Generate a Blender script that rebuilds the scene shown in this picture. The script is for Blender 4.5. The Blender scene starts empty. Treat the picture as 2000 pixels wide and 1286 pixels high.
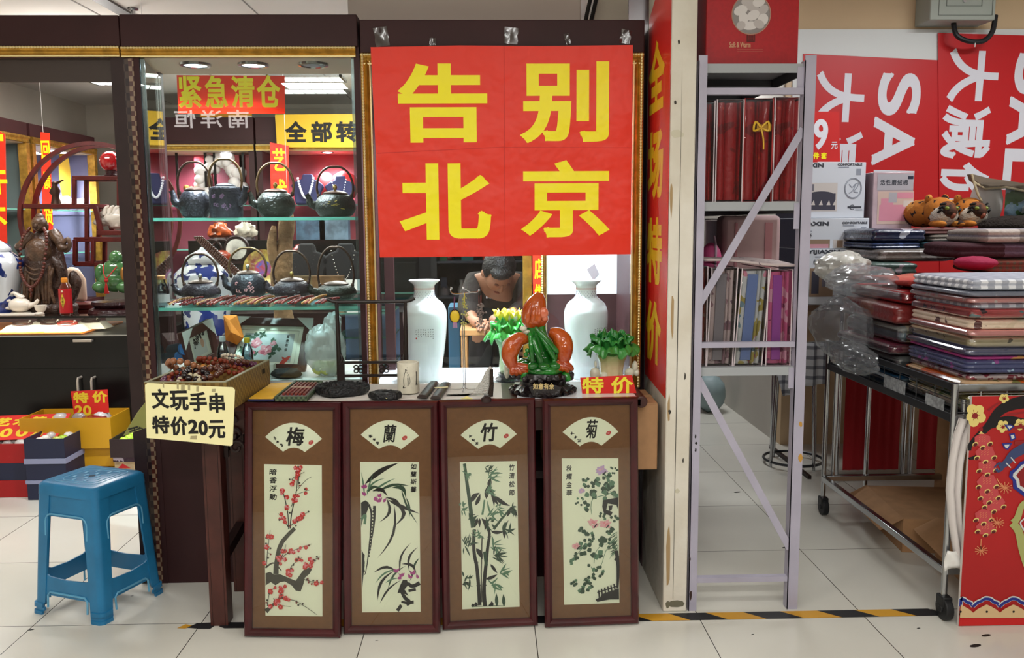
import bpy,math,random
import numpy as np
from math import sin,cos,pi,radians
from mathutils import Vector,Matrix,noise
from mathutils.geometry import delaunay_2d_cdt
S = bpy.context.scene
COL = S.collection
random.seed(7)

# ------------------------------------------------------------------ camera
FPX,HC = 1688.03,1.425
_p,_y,_r = 0.121392122,0.0273722250,-0.00634848761
FW = Vector((sin(_y)*cos(_p),cos(_y)*cos(_p),-sin(_p)))
_rt = Vector((cos(_y),-sin(_y),0));_up = _rt.cross(FW)
RT = cos(_r)*_rt + sin(_r)*_up
UP = -sin(_r)*_rt + cos(_r)*_up
CAM = Vector((0,0,HC))
cd = bpy.data.cameras.new('camera');cd.sensor_width = 36;cd.lens = FPX/2000*36;cd.clip_start = .05
co = bpy.data.objects.new('camera',cd);COL.objects.link(co)
co.matrix_world = Matrix(((RT.x,UP.x,-FW.x,0),(RT.y,UP.y,-FW.y,0),(RT.z,UP.z,-FW.z,HC),(0,0,0,1)))
S.camera = co

def ray(x,y): return FW + RT*((x-1000)/FPX) + UP*((643-y)/FPX)
def at(x,y,Y):
    d = ray(x,y);return CAM + d*(Y/d.y)
def fl(x,y,z=0.):
    d = ray(x,y);return CAM + d*((z-HC)/d.z)
def atx(x,y,X):
    d = ray(x,y);return CAM + d*(X/d.x)

# ------------------------------------------------------------------ world, lights, exposure
S.view_settings.view_transform = 'Standard';S.view_settings.look = 'None'
S.view_settings.gamma = 1;S.view_settings.use_curve_mapping = False
S.view_settings.exposure = 0.08
S.cycles.transparent_max_bounces = 40;S.cycles.max_bounces = 10
W = bpy.data.worlds.new('world');S.world = W;W.use_nodes = True
W.node_tree.nodes['Background'].inputs[0].default_value = (1,.97,.93,1)
W.node_tree.nodes['Background'].inputs[1].default_value = .12

def area(name,loc,sx,sy,power,col=(1,.98,.95),rot=(0,0,0)):
    l = bpy.data.lights.new(name,'AREA');l.shape = 'RECTANGLE';l.size = sx;l.size_y = sy
    l.energy = power;l.color = col
    o = bpy.data.objects.new(name,l);COL.objects.link(o);o.location = loc;o.rotation_euler = rot
    return o
ZC = 2.62
for x,y,sx,p in ((-1.42,-.68,.5,26),(.1,-.7,1.2,56),(1.7,-.7,1.0,40),(-3.2,-.5,.8,30),(-1.2,1.3,1.2,14),(.6,1.3,1.2,14)):
    area('aisle_light',(x,y,ZC-.05),sx,.3,p)
for x,y,p in ((-2.2,5.9,50),(-.6,5.4,40),(-2.6,4.3,26),(-.9,7.0,60)):
    area('shop_light',(x,y,ZC-.05),1.1,.5,p,(1,.98,.96))
for x,y,p in ((2.9,3.7,36),(1.4,4.2,7),(1.35,6.4,34)):  # the last is an added fill brightening the wall and floor behind the rack
    area('bedding_shop_and_fill_light',(x,y,ZC+.3),.8,.3,p,(.96,.98,1))

for x,y,z,p in ((-2.5,5.6,2.3,26),(-1.0,6.6,2.3,22)):     # added point fill brightening the inner shop's walls and ceiling, no fitting there
    l = bpy.data.lights.new('wall_fill_light','POINT');l.energy = p;l.shadow_soft_size = .15;l.color = (1,.97,.92)
    o = bpy.data.objects.new('wall_fill_light',l);COL.objects.link(o);o.location = (x,y,z)
def spot(loc,power,col=(.82,.88,1),size=120,parent=None,r=.03):
    l = bpy.data.lights.new('spot_light','SPOT');l.energy = power;l.color = col
    l.spot_size = radians(size);l.spot_blend = .6;l.shadow_soft_size = r
    o = bpy.data.objects.new('spot_light',l);COL.objects.link(o);o.location = loc
    return o

# ------------------------------------------------------------------ materials
def lin(h):
    if isinstance(h,str):
        h = h.lstrip('#');c = [int(h[i:i+2],16)/255 for i in (0,2,4)]
    else: c = h
    return tuple(((u+.055)/1.055)**2.4 if u > .04045 else u/12.92 for u in c) + (1,)
_M = {}
def M(name,col='#888888',rough=.5,metal=0,spec=.5,nz=None,nz2=None,bump=None,emis=None,sss=0,coat=0,alpha=1,trans=0,ior=1.45,stripes=None):
    """nz=(scale, strength[, second colour]) mottles the colour; bump=(scale, strength); stripes=(axis, scale, colour, width)"""
    if name in _M: return _M[name]
    m = bpy.data.materials.new(name);m.use_nodes = True;_M[name] = m
    nt = m.node_tree;b = nt.nodes['Principled BSDF'];I = b.inputs
    I['Base Color'].default_value = lin(col);I['Roughness'].default_value = rough;I['Metallic'].default_value = metal
    I['Specular IOR Level'].default_value = spec;I['Coat Weight'].default_value = coat;I['Coat Roughness'].default_value = .08
    I['Alpha'].default_value = alpha;I['Transmission Weight'].default_value = trans;I['IOR'].default_value = ior
    if sss:
        I['Subsurface Weight'].default_value = sss;I['Subsurface Radius'].default_value = (.02,.02,.02);I['Subsurface Scale'].default_value = .5
    if emis:
        I['Emission Color'].default_value = lin(emis[0]);I['Emission Strength'].default_value = emis[1]
    tc = None
    def coords():
        nonlocal tc
        if tc is None: tc = nt.nodes.new('ShaderNodeTexCoord')
        return tc.outputs['Object']
    if nz:
        n = nt.nodes.new('ShaderNodeTexNoise');n.inputs['Scale'].default_value = nz[0];n.inputs['Detail'].default_value = 4
        nt.links.new(coords(),n.inputs['Vector'])
        r = nt.nodes.new('ShaderNodeValToRGB');r.color_ramp.elements[0].position = .38;r.color_ramp.elements[1].position = .62
        base = lin(col);c2 = lin(nz[2]) if len(nz) > 2 else tuple(min(1,c*(1+nz[1])) for c in base[:3])+(1,)
        c1 = base if len(nz) > 2 else tuple(c*(1-nz[1]) for c in base[:3])+(1,)
        r.color_ramp.elements[0].color = c1;r.color_ramp.elements[1].color = c2
        nt.links.new(n.outputs['Fac'],r.inputs['Fac']);nt.links.new(r.outputs['Color'],I['Base Color'])
    if bump:
        n = nt.nodes.new('ShaderNodeTexNoise');n.inputs['Scale'].default_value = bump[0];n.inputs['Detail'].default_value = 3
        nt.links.new(coords(),n.inputs['Vector'])
        q = nt.nodes.new('ShaderNodeBump');q.inputs['Strength'].default_value = bump[1];q.inputs['Distance'].default_value = .02
        nt.links.new(n.outputs['Fac'],q.inputs['Height']);nt.links.new(q.outputs['Normal'],I['Normal'])
    return m

def glassmat(name,tint='#f4faf8',refl=1.0,ior=1.45,rough=.0):
    if name in _M: return _M[name]
    m = bpy.data.materials.new(name);m.use_nodes = True;_M[name] = m
    nt = m.node_tree;nt.nodes.clear()
    out = nt.nodes.new('ShaderNodeOutputMaterial');mix = nt.nodes.new('ShaderNodeMixShader')
    t = nt.nodes.new('ShaderNodeBsdfTransparent');t.inputs[0].default_value = lin(tint)
    g = nt.nodes.new('ShaderNodeBsdfGlossy');g.inputs['Roughness'].default_value = rough;g.inputs[0].default_value = (1,1,1,1)
    fr = nt.nodes.new('ShaderNodeFresnel');fr.inputs[0].default_value = ior
    mu = nt.nodes.new('ShaderNodeMath');mu.operation = 'MULTIPLY';mu.inputs[1].default_value = refl
    nt.links.new(fr.outputs[0],mu.inputs[0]);nt.links.new(mu.outputs[0],mix.inputs[0])
    nt.links.new(t.outputs[0],mix.inputs[1]);nt.links.new(g.outputs[0],mix.inputs[2]);nt.links.new(mix.outputs[0],out.inputs[0])
    return m

def paper(name,col,tr=.45):
    """thin poster paper that lets some light through"""
    if name in _M: return _M[name]
    m = M(name,col,.55);nt = m.node_tree;b = nt.nodes['Principled BSDF'];t = nt.nodes.new('ShaderNodeBsdfTranslucent');t.inputs[0].default_value = lin(col)
    x = nt.nodes.new('ShaderNodeMixShader');x.inputs[0].default_value = tr
    nt.links.new(b.outputs[0],x.inputs[1]);nt.links.new(t.outputs[0],x.inputs[2]);nt.links.new(x.outputs[0],nt.nodes['Material Output'].inputs[0]);return m

def checkmat(name,a,b,scale,rough=.6,vec=(1,1,1),third=None):
    """chequered / plaid weave in object space"""
    if name in _M: return _M[name]
    m = M(name,a,rough);nt = m.node_tree;I = nt.nodes['Principled BSDF'].inputs
    tc = nt.nodes.new('ShaderNodeTexCoord');mp = nt.nodes.new('ShaderNodeMapping');mp.inputs['Scale'].default_value = vec
    mp.inputs['Location'].default_value = (.0013,.0017,.0011)
    ck = nt.nodes.new('ShaderNodeTexChecker');ck.inputs['Scale'].default_value = scale
    ck.inputs['Color1'].default_value = lin(a);ck.inputs['Color2'].default_value = lin(b)
    nt.links.new(tc.outputs['Object'],mp.inputs[0]);nt.links.new(mp.outputs[0],ck.inputs[0]);nt.links.new(ck.outputs[0],I['Base Color'])
    return m

def plaid(name,base,bands,rough=.8,coat=0.):
    """bands: list of (axis 0/1/2, period, width, offset, colour)"""
    if name in _M: return _M[name]
    m = M(name,base,rough,coat=coat,bump=(60,.25));nt = m.node_tree;I = nt.nodes['Principled BSDF'].inputs
    tc = nt.nodes.new('ShaderNodeTexCoord');sp = nt.nodes.new('ShaderNodeSeparateXYZ');nt.links.new(tc.outputs['Object'],sp.inputs[0])
    prev = None
    for ax,per,wd,off,c in bands:
        a = nt.nodes.new('ShaderNodeMath');a.operation = 'MULTIPLY_ADD';a.inputs[1].default_value = 1/per;a.inputs[2].default_value = off+50
        nt.links.new(sp.outputs[ax],a.inputs[0])
        f = nt.nodes.new('ShaderNodeMath');f.operation = 'FRACT';nt.links.new(a.outputs[0],f.inputs[0])
        l = nt.nodes.new('ShaderNodeMath');l.operation = 'LESS_THAN';l.inputs[1].default_value = wd;nt.links.new(f.outputs[0],l.inputs[0])
        h = nt.nodes.new('ShaderNodeMath');h.operation = 'MULTIPLY';h.inputs[1].default_value = .62;nt.links.new(l.outputs[0],h.inputs[0])
        mx = nt.nodes.new('ShaderNodeMix');mx.data_type = 'RGBA';nt.links.new(h.outputs[0],mx.inputs[0])
        if prev: nt.links.new(prev,mx.inputs[6])
        else: mx.inputs[6].default_value = lin(base)
        mx.inputs[7].default_value = lin(c);prev = mx.outputs[2]
    nt.links.new(prev,I['Base Color'])
    return m

def floral(name,base,spots,rough=.7,coat=0.,bump=.25):
    """printed cloth: blobs of several colours over a base. spots: list of (scale, threshold, colour)"""
    if name in _M: return _M[name]
    m = M(name,base,rough,coat=coat,bump=(45,bump));nt = m.node_tree;I = nt.nodes['Principled BSDF'].inputs
    tc = nt.nodes.new('ShaderNodeTexCoord');prev = None
    for i,(sc,th,c) in enumerate(spots):
        mp = nt.nodes.new('ShaderNodeMapping');mp.inputs['Location'].default_value = (i*3.7,i*1.9,i*2.3)
        nt.links.new(tc.outputs['Object'],mp.inputs[0])
        n = nt.nodes.new('ShaderNodeTexNoise');n.inputs['Scale'].default_value = sc;n.inputs['Detail'].default_value = 2
        nt.links.new(mp.outputs[0],n.inputs['Vector'])
        l = nt.nodes.new('ShaderNodeMath');l.operation = 'GREATER_THAN';l.inputs[1].default_value = th;nt.links.new(n.outputs['Fac'],l.inputs[0])
        mx = nt.nodes.new('ShaderNodeMix');mx.data_type = 'RGBA';nt.links.new(l.outputs[0],mx.inputs[0])
        if prev: nt.links.new(prev,mx.inputs[6])
        else: mx.inputs[6].default_value = lin(base)
        mx.inputs[7].default_value = lin(c);prev = mx.outputs[2]
    nt.links.new(prev,I['Base Color'])
    return m

def gradz(name,stops,rough=.3,sss=.2,coat=.3,axis=2,nzs=12,nza=.06):
    """carved stone whose own colour changes along an axis of the piece (object metres)"""
    if name in _M: return _M[name]
    m = M(name,stops[0][1],rough,sss=sss,coat=coat,bump=(50,.15));nt = m.node_tree;I = nt.nodes['Principled BSDF'].inputs
    tc = nt.nodes.new('ShaderNodeTexCoord');sp = nt.nodes.new('ShaderNodeSeparateXYZ');nt.links.new(tc.outputs['Object'],sp.inputs[0])
    n = nt.nodes.new('ShaderNodeTexNoise');n.inputs['Scale'].default_value = nzs;nt.links.new(tc.outputs['Object'],n.inputs['Vector'])
    z0,z1 = stops[0][0],stops[-1][0]
    mr = nt.nodes.new('ShaderNodeMapRange');mr.inputs[1].default_value = z0;mr.inputs[2].default_value = z1;nt.links.new(sp.outputs[axis],mr.inputs[0])
    ad = nt.nodes.new('ShaderNodeMath');ad.operation = 'MULTIPLY_ADD';ad.inputs[1].default_value = nza*4;nt.links.new(n.outputs['Fac'],ad.inputs[0])
    sb = nt.nodes.new('ShaderNodeMath');sb.operation = 'SUBTRACT';sb.inputs[1].default_value = nza*2;nt.links.new(mr.outputs[0],sb.inputs[0]);nt.links.new(sb.outputs[0],ad.inputs[2])
    r = nt.nodes.new('ShaderNodeValToRGB');nt.links.new(ad.outputs[0],r.inputs['Fac'])
    el = r.color_ramp.elements
    for i,(z,c) in enumerate(stops):
        t = (z-z0)/(z1-z0)
        e = el[i] if i < 2 else el.new(t)
        e.position = t;e.color = lin(c)
    for i,(z,c) in enumerate(stops):                     # the ramp keeps its stops sorted
        t = (z-z0)/(z1-z0)
        for e in el:
            if abs(e.position-t) < 1e-5: e.color = lin(c)
    nt.links.new(r.outputs['Color'],I['Base Color'])
    return m

# ------------------------------------------------------------------ mesh builder
def RZ(a): return Matrix.Rotation(a,4,'Z')
def RX(a): return Matrix.Rotation(a,4,'X')
def RY(a): return Matrix.Rotation(a,4,'Y')
def TR(*p): return Matrix.Translation(p[0] if len(p) == 1 else p)
def face(o,rz=0.,tilt=0.):
    """frame whose x runs along the sign, y up it and z out of it towards the aisle"""
    return TR(Vector(o)) @ RZ(rz) @ RX(pi/2+tilt)

class MB:
    def __init__(s): s.v = [];s.f = [];s.m = [];s.k = 0
    def up(s,z): s.k += 1;return z+s.k*6e-6           # each mark of a drawing lies a hair above the last
    def add(s,vs,fs,m=0,T=None):
        k = len(s.v)
        s.v += [tuple(T @ Vector(p)) for p in vs] if T is not None else [tuple(p) for p in vs]
        s.f += [tuple(i+k for i in f) for f in fs]
        s.m += list(m) if isinstance(m,(list,tuple)) else [m]*len(fs)
        return s
    def bx(s,x0,x1,y0,y1,z0,z1,m=0,T=None):
        return s.add([(x0,y0,z0),(x1,y0,z0),(x1,y1,z0),(x0,y1,z0),(x0,y0,z1),(x1,y0,z1),(x1,y1,z1),(x0,y1,z1)],
                     [(0,3,2,1),(4,5,6,7),(0,1,5,4),(1,2,6,5),(2,3,7,6),(3,0,4,7)],m,T)
    def box(s,c,d,m=0,T=None):
        return s.bx(c[0]-d[0]/2,c[0]+d[0]/2,c[1]-d[1]/2,c[1]+d[1]/2,c[2]-d[2]/2,c[2]+d[2]/2,m,T)
    def bar(s,a,b,w,h,m=0,up=(0,0,1)):
        a,b = Vector(a),Vector(b);d = b-a;L = d.length;d.normalize();u = Vector(up)
        if abs(d.dot(u)) > .99: u = Vector((0,1,0))
        x = d.cross(u).normalized();z = x.cross(d)
        T = Matrix(((x.x,d.x,z.x,a.x),(x.y,d.y,z.y,a.y),(x.z,d.z,z.z,a.z),(0,0,0,1)))
        return s.bx(-w/2,w/2,0,L,-h/2,h/2,m,T)
    def tube(s,pts,r,n=8,m=0,closed=False,T=None,flat=1.):
        P = [Vector(p) for p in pts];k = len(P);R = r if isinstance(r,(list,tuple)) else [r]*k
        tans = []
        for i in range(k):
            a = P[(i-1) % k] if closed or i else P[i];b = P[(i+1) % k] if closed or i < k-1 else P[i]
            t = b-a;tans.append(t.normalized() if t.length > 1e-9 else Vector((0,0,1)))
        u = tans[0].orthogonal().normalized();vs = [];fs = []
        for i in range(k):
            t = tans[i];u = (u-t*u.dot(t))
            u = u.normalized() if u.length > 1e-6 else t.orthogonal().normalized()
            w = t.cross(u)
            for j in range(n):
                a = 2*pi*j/n;vs.append(P[i]+(u*cos(a)+w*sin(a)*flat)*R[i])
        for i in range(k if closed else k-1):
            for j in range(n):
                i2 = (i+1) % k;fs.append((i*n+j,i*n+(j+1) % n,i2*n+(j+1) % n,i2*n+j))
        if not closed: fs += [tuple(range(n-1,-1,-1)),tuple((k-1)*n+j for j in range(n))]
        return s.add(vs,fs,m,T)
    def cyl(s,a,b,r,r2=None,n=16,m=0): return s.tube([a,b],[r,r if r2 is None else r2],n,m)
    def lathe(s,prof,c=(0,0,0),n=28,m=0,T=None,wob=None,ms=None):
        vs = [];fs = [];mm = []
        for i,(r,z) in enumerate(prof):
            for j in range(n):
                a = 2*pi*j/n;rr = r*(wob(a,z) if wob else 1)
                vs.append((c[0]+rr*cos(a),c[1]+rr*sin(a),c[2]+z))
        for i in range(len(prof)-1):
            for j in range(n):
                fs.append((i*n+j,i*n+(j+1) % n,(i+1)*n+(j+1) % n,(i+1)*n+j));mm.append(ms[i] if ms else m)
        if prof[0][0] > 1e-6: fs.append(tuple(range(n-1,-1,-1)));mm.append(ms[0] if ms else m)
        if prof[-1][0] > 1e-6: fs.append(tuple((len(prof)-1)*n+j for j in range(n)));mm.append(ms[-1] if ms else m)
        return s.add(vs,fs,mm,T)
    def sph(s,c,r,n=16,m=0,T=None,fn=None,k=None):
        r = (r,r,r) if not isinstance(r,(list,tuple)) else r;k = k or max(5,n//2);vs = [];fs = []
        for i in range(k+1):
            th = pi*i/k
            for j in range(n):
                a = 2*pi*j/n;d = Vector((sin(th)*cos(a),sin(th)*sin(a),-cos(th)));q = fn(d) if fn else 1
                vs.append((c[0]+d.x*r[0]*q,c[1]+d.y*r[1]*q,c[2]+d.z*r[2]*q))
        for i in range(k):
            for j in range(n): fs.append((i*n+j,i*n+(j+1) % n,(i+1)*n+(j+1) % n,(i+1)*n+j))
        return s.add(vs,fs,m,T)
    def grid(s,nx,ny,fn,m=0,T=None):
        vs = [fn(i/nx,j/ny) for j in range(ny+1) for i in range(nx+1)]
        fs = [(j*(nx+1)+i,j*(nx+1)+i+1,(j+1)*(nx+1)+i+1,(j+1)*(nx+1)+i) for j in range(ny) for i in range(nx)]
        return s.add(vs,fs,m,T)
    def flat(s,pts,m=0,T=None,z=0.):
        z = s.up(z);vs = [(p[0],p[1],z if len(p) < 3 else p[2]) for p in pts]
        return s.add(vs,[tuple(range(len(vs)))],m,T)
    def ext(s,pts,z0,z1,m=0,T=None,mside=None):
        n = len(pts)
        A = sum(pts[i][0]*pts[(i+1) % n][1]-pts[(i+1) % n][0]*pts[i][1] for i in range(n))
        if A < 0: pts = pts[::-1]
        vs = [(x,y,z0) for x,y in pts]+[(x,y,z1) for x,y in pts]
        fs = [tuple(range(n-1,-1,-1)),tuple(range(n,2*n))]+[(i,(i+1) % n,n+(i+1) % n,n+i) for i in range(n)]
        return s.add(vs,fs,[m,m]+[m if mside is None else mside]*n,T)
    # flat drawing on a sheet, local x/y with a small lift z
    def disc(s,c,r,m=0,T=None,z=0.,n=10,ry=None,rot=0.):
        ry = r if ry is None else ry
        return s.flat([(c[0]+r*cos(2*pi*i/n)*cos(rot)-ry*sin(2*pi*i/n)*sin(rot),c[1]+r*cos(2*pi*i/n)*sin(rot)+ry*sin(2*pi*i/n)*cos(rot)) for i in range(n)],m,T,z)
    def ribbon(s,pts,w,m=0,T=None,z=0.):
        z = s.up(z);P = [Vector((p[0],p[1],0)) for p in pts];k = len(P);vs = []
        for i in range(k):
            t = P[min(i+1,k-1)]-P[max(i-1,0)];t = t.normalized() if t.length > 1e-12 else Vector((1,0,0))
            n = Vector((-t.y,t.x,0));ww = (w[0]+(w[1]-w[0])*i/(k-1)) if isinstance(w,tuple) else (w[i] if isinstance(w,list) else w)
            for sg in (1,-1):
                q = P[i]+n*ww*.5*sg;vs.append((q.x,q.y,z))
        fs = [(2*i,2*i+1,2*i+3,2*i+2) for i in range(k-1)]
        return s.add(vs,fs,m,T)
    def leaf(s,a,b,w,m=0,T=None,z=0.,bend=0.):
        a,b = Vector((a[0],a[1])),Vector((b[0],b[1]));d = b-a;n = Vector((-d.y,d.x));n = n.normalized() if n.length else n
        up = [];dn = []
        for i in range(7):
            t = i/6;q = a+d*t+n*bend*sin(pi*t);h = w*.5*sin(pi*t**.8)
            up.append((q.x+n.x*h,q.y+n.y*h));dn.append((q.x-n.x*h,q.y-n.y*h))
        return s.flat(up+dn[1:-1][::-1],m,T,z)

def sm(pts,n=6,closed=False):
    """Catmull-Rom through the points"""
    P = [Vector(p) for p in pts];k = len(P);out = []
    for i in range(k if closed else k-1):
        g = lambda j: P[j % k] if closed else P[max(0,min(k-1,j))]
        a,b,c,d = g(i-1),g(i),g(i+1),g(i+2)
        for j in range(n):
            t = j/n
            out.append(.5*((2*b)+(c-a)*t+(2*a-5*b+4*c-d)*t*t+(3*b-a-3*c+d)*t**3))
    if not closed: out.append(P[-1])
    return out

def mesh(name,mb,mats,loc=(0,0,0),smooth=35,bevel=0):
    me = bpy.data.meshes.new(name);L = Vector(loc)
    me.from_pydata([tuple(Vector(p)-L) for p in mb.v],[],mb.f)
    for m in (mats if isinstance(mats,(list,tuple)) else [mats]): me.materials.append(m)
    me.polygons.foreach_set('material_index',mb.m)
    if smooth:
        me.polygons.foreach_set('use_smooth',[True]*len(mb.f));me.set_sharp_from_angle(angle=radians(smooth))
    me.update()
    o = bpy.data.objects.new(name,me);COL.objects.link(o)
    if bevel:
        b = o.modifiers.new('edge','BEVEL');b.width = bevel;b.segments = 2;b.limit_method = 'ANGLE';b.angle_limit = radians(40)
    return o
def tag(o,label=None,cat=None,group=None,kind=None):
    for k,v in (('label',label),('category',cat),('group',group),('kind',kind)):
        if v: o[k] = v
    return o
def thing(name,label,cat,loc=(0,0,0),group=None,rz=0.):
    o = bpy.data.objects.new(name,None);COL.objects.link(o);o.empty_display_size = .05
    o.location = loc;o.rotation_euler = (0,0,rz)
    return tag(o,label,cat,group)
def part(name,mb,mats,root,w=1,smooth=35,bevel=0,label=None):
    """a child mesh; w=1 means the builder holds world coordinates"""
    L = Vector((0,0,0))
    r = root
    while r is not None and w: L += r.location;r = r.parent
    o = mesh(name,mb,mats,L,smooth,bevel);o.parent = root
    if label: o['label'] = label
    return o
def solo(name,label,cat,mb,mats,loc=(0,0,0),group=None,w=1,smooth=35,bevel=0,kind=None):
    o = mesh(name,mb,mats,loc if w else (0,0,0),smooth,bevel);o.location = loc
    return tag(o,label,cat,group,kind)
def struct(name,mb,mats,smooth=35,bevel=0):
    return tag(mesh(name,mb,mats,(0,0,0),smooth,bevel),kind='structure')
def dup(root,loc,rz=0.,label=None,group=None,mats=None):
    r = root.copy();COL.objects.link(r);r.location = loc;r.rotation_euler = (0,0,rz)
    if label: r['label'] = label
    if group: r['group'] = group
    for ch in list(root.children):
        c = ch.copy();COL.objects.link(c);c.parent = r
        for g in list(ch.children):
            d = g.copy();COL.objects.link(d);d.parent = c
    return r

# ------------------------------------------------------------------ lettering
_G = {}
def glyph(s):
    if s in _G: return _G[s]
    c = bpy.data.curves.new('lettering','FONT');c.body = s;o = bpy.data.objects.new('lettering',c);COL.objects.link(o)
    me = bpy.data.meshes.new_from_object(o)
    vs = [(v.co.x,v.co.y) for v in me.vertices];fs = [tuple(p.vertices) for p in me.polygons]
    cnt = {}
    key = lambda i: (round(vs[i][0],5),round(vs[i][1],5))
    for f in fs:
        for i in range(len(f)):
            a,b = f[i],f[(i+1) % len(f)];e = tuple(sorted((key(a),key(b))));cnt[e] = cnt.get(e,0)+1
    ed = [e for e,n in cnt.items() if n == 1]
    bpy.data.objects.remove(o);bpy.data.curves.remove(c);bpy.data.meshes.remove(me)
    _G[s] = (vs,fs,ed,min(v[0] for v in vs),max(v[0] for v in vs),min(v[1] for v in vs),max(v[1] for v in vs));return _G[s]
def txt(mb,s,T,x,y,w,h,m=0,bold=0.,z=.0006,rot=0.,slant=0.,ax=1.):
    """letters filling the box x..x+w, y..y+h of the frame T; rot turns the written box about its centre"""
    vs,fs,ed,x0,x1,y0,y1 = glyph(s);cx,cy = x+w/2,y+h/2;w /= ax
    sx = (w-bold*2)/(x1-x0);sy = (h-bold*2)/(y1-y0)
    P = [Vector(((p[0]-x0)*sx+bold-w/2,(p[1]-y0)*sy+bold-h/2)) for p in vs];F = list(fs)
    if bold:
        for a,b in ed:
            A,B = [Vector(((p[0]-x0)*sx+bold-w/2,(p[1]-y0)*sy+bold-h/2)) for p in (a,b)];d = B-A;L = d.length
            if L < 1e-7: continue
            d /= L;n = Vector((-d.y,d.x))*bold;d = d*bold
            k = len(P);P += [A+n-d,A-n-d,B-n+d,B+n+d];F.append(tuple(range(k,k+4)))
        sc = 1/max(w,h);E = [tuple([Vector(((p[0]-x0)*sx+bold-w/2,(p[1]-y0)*sy+bold-h/2)) for p in e]) for e in ed]
        G = [[P[i] for i in f] for f in fs]
        r = delaunay_2d_cdt([p*sc for p in P],[(f[i],f[(i+1) % len(f)]) for f in F for i in range(len(f))],[],0,1e-5)
        P = [p/sc for p in r[0]]
        C_ = np.array([sum((P[i] for i in f),Vector((0,0)))/len(f) for f in r[2]]);ok = np.zeros(len(C_),bool)
        for A,B in E:
            A,B = np.array(A),np.array(B);d = B-A;L = max(math.sqrt(d@d),1e-9);d = d/L;q = C_-A;t = q@d;ok |= (t > -bold*.99) & (t < L+bold*.99) & (np.abs(q[:,0]*d[1]-q[:,1]*d[0]) < bold*.99)
        for g in G:
            g = [np.array(p) for p in g];n = [(g[(i+1) % len(g)]-g[i])[0]*(C_-g[i])[:,1]-(g[(i+1) % len(g)]-g[i])[1]*(C_-g[i])[:,0] for i in range(len(g))]
            ok |= (np.min(n,0) >= 0) | (np.max(n,0) <= 0)
        F = [tuple(f) for f,o in zip(r[2],ok) if o]
    def mp(p):
        a = p[0]*ax+slant*p[1];return (cx+a*cos(rot)-p[1]*sin(rot),cy+a*sin(rot)+p[1]*cos(rot))
    mb.add([(*mp(p),z) for p in P],F,m,T)
    return mb
def marks(mb,T,x,y,w,h,n,m=0,z=.0006,rnd=random,thick=.12):
    """a small illegible written character: a few brush marks"""
    for i in range(n):
        a = rnd.choice((0,0,pi/2,pi/2,.8,-.8));L = rnd.uniform(.35,.95)
        cx = x+w*rnd.uniform(.3,.7);cy = y+h*rnd.uniform(.2,.8);dx = cos(a)*w*L/2;dy = sin(a)*h*L/2
        cx = min(max(cx,x+abs(dx)),x+w-abs(dx));cy = min(max(cy,y+abs(dy)),y+h-abs(dy))
        mb.ribbon([(cx-dx,cy-dy),(cx,cy+h*.03),(cx+dx,cy+dy)],(min(w,h)*thick*1.3,min(w,h)*thick*.6),m,T,z)
    return mb
# ------------------------------------------------------------------ common materials
MAROON = M('maroon_laminate','#361b1c',.5,spec=.35,nz=(3,.12))
DKWOOD = M('dark_wood','#2a1817',.45,nz=(8,.2))
RWOOD = M('red_stained_wood','#45211b',.38,nz=(9,.25))
GOLD = M('gold_paint','#b98c3a',.32,.75,nz=(30,.2))
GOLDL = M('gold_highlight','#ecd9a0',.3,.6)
WHITE = M('white_paint','#e6e6e2',.6)
BLACK = M('black_gloss','#0d0d0d',.25)
STEEL = M('chrome','#c9ccd0',.18,1)
GLASS = glassmat('clear_glass','#f2f8f6',1.0)
GEDGE = M('glass_edge','#7fc4b2',.15,0,.8,trans=.5)
PICG = glassmat('picture_glass','#fbfdfc',.9)
RED = M('poster_red','#ea341c',.42,bump=(5,.9))
YEL = M('poster_yellow','#fff21a',.42,bump=(5,.9))
INK = M('black_ink','#14120f',.7)
TAPE = glassmat('clear_tape','#eeeeea',2.2,1.5,.12)
LAMP = M('lamp_glow','#ffffff',.5,emis=('#f1f4ff',9))
PAPERW = M('white_paper','#ecebe6',.75)
CARD = M('cardboard','#a9805a',.8,nz=(14,.08))
PLASTIC = glassmat('plastic_film','#f0f0f0',1.6,1.45,.15)

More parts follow.
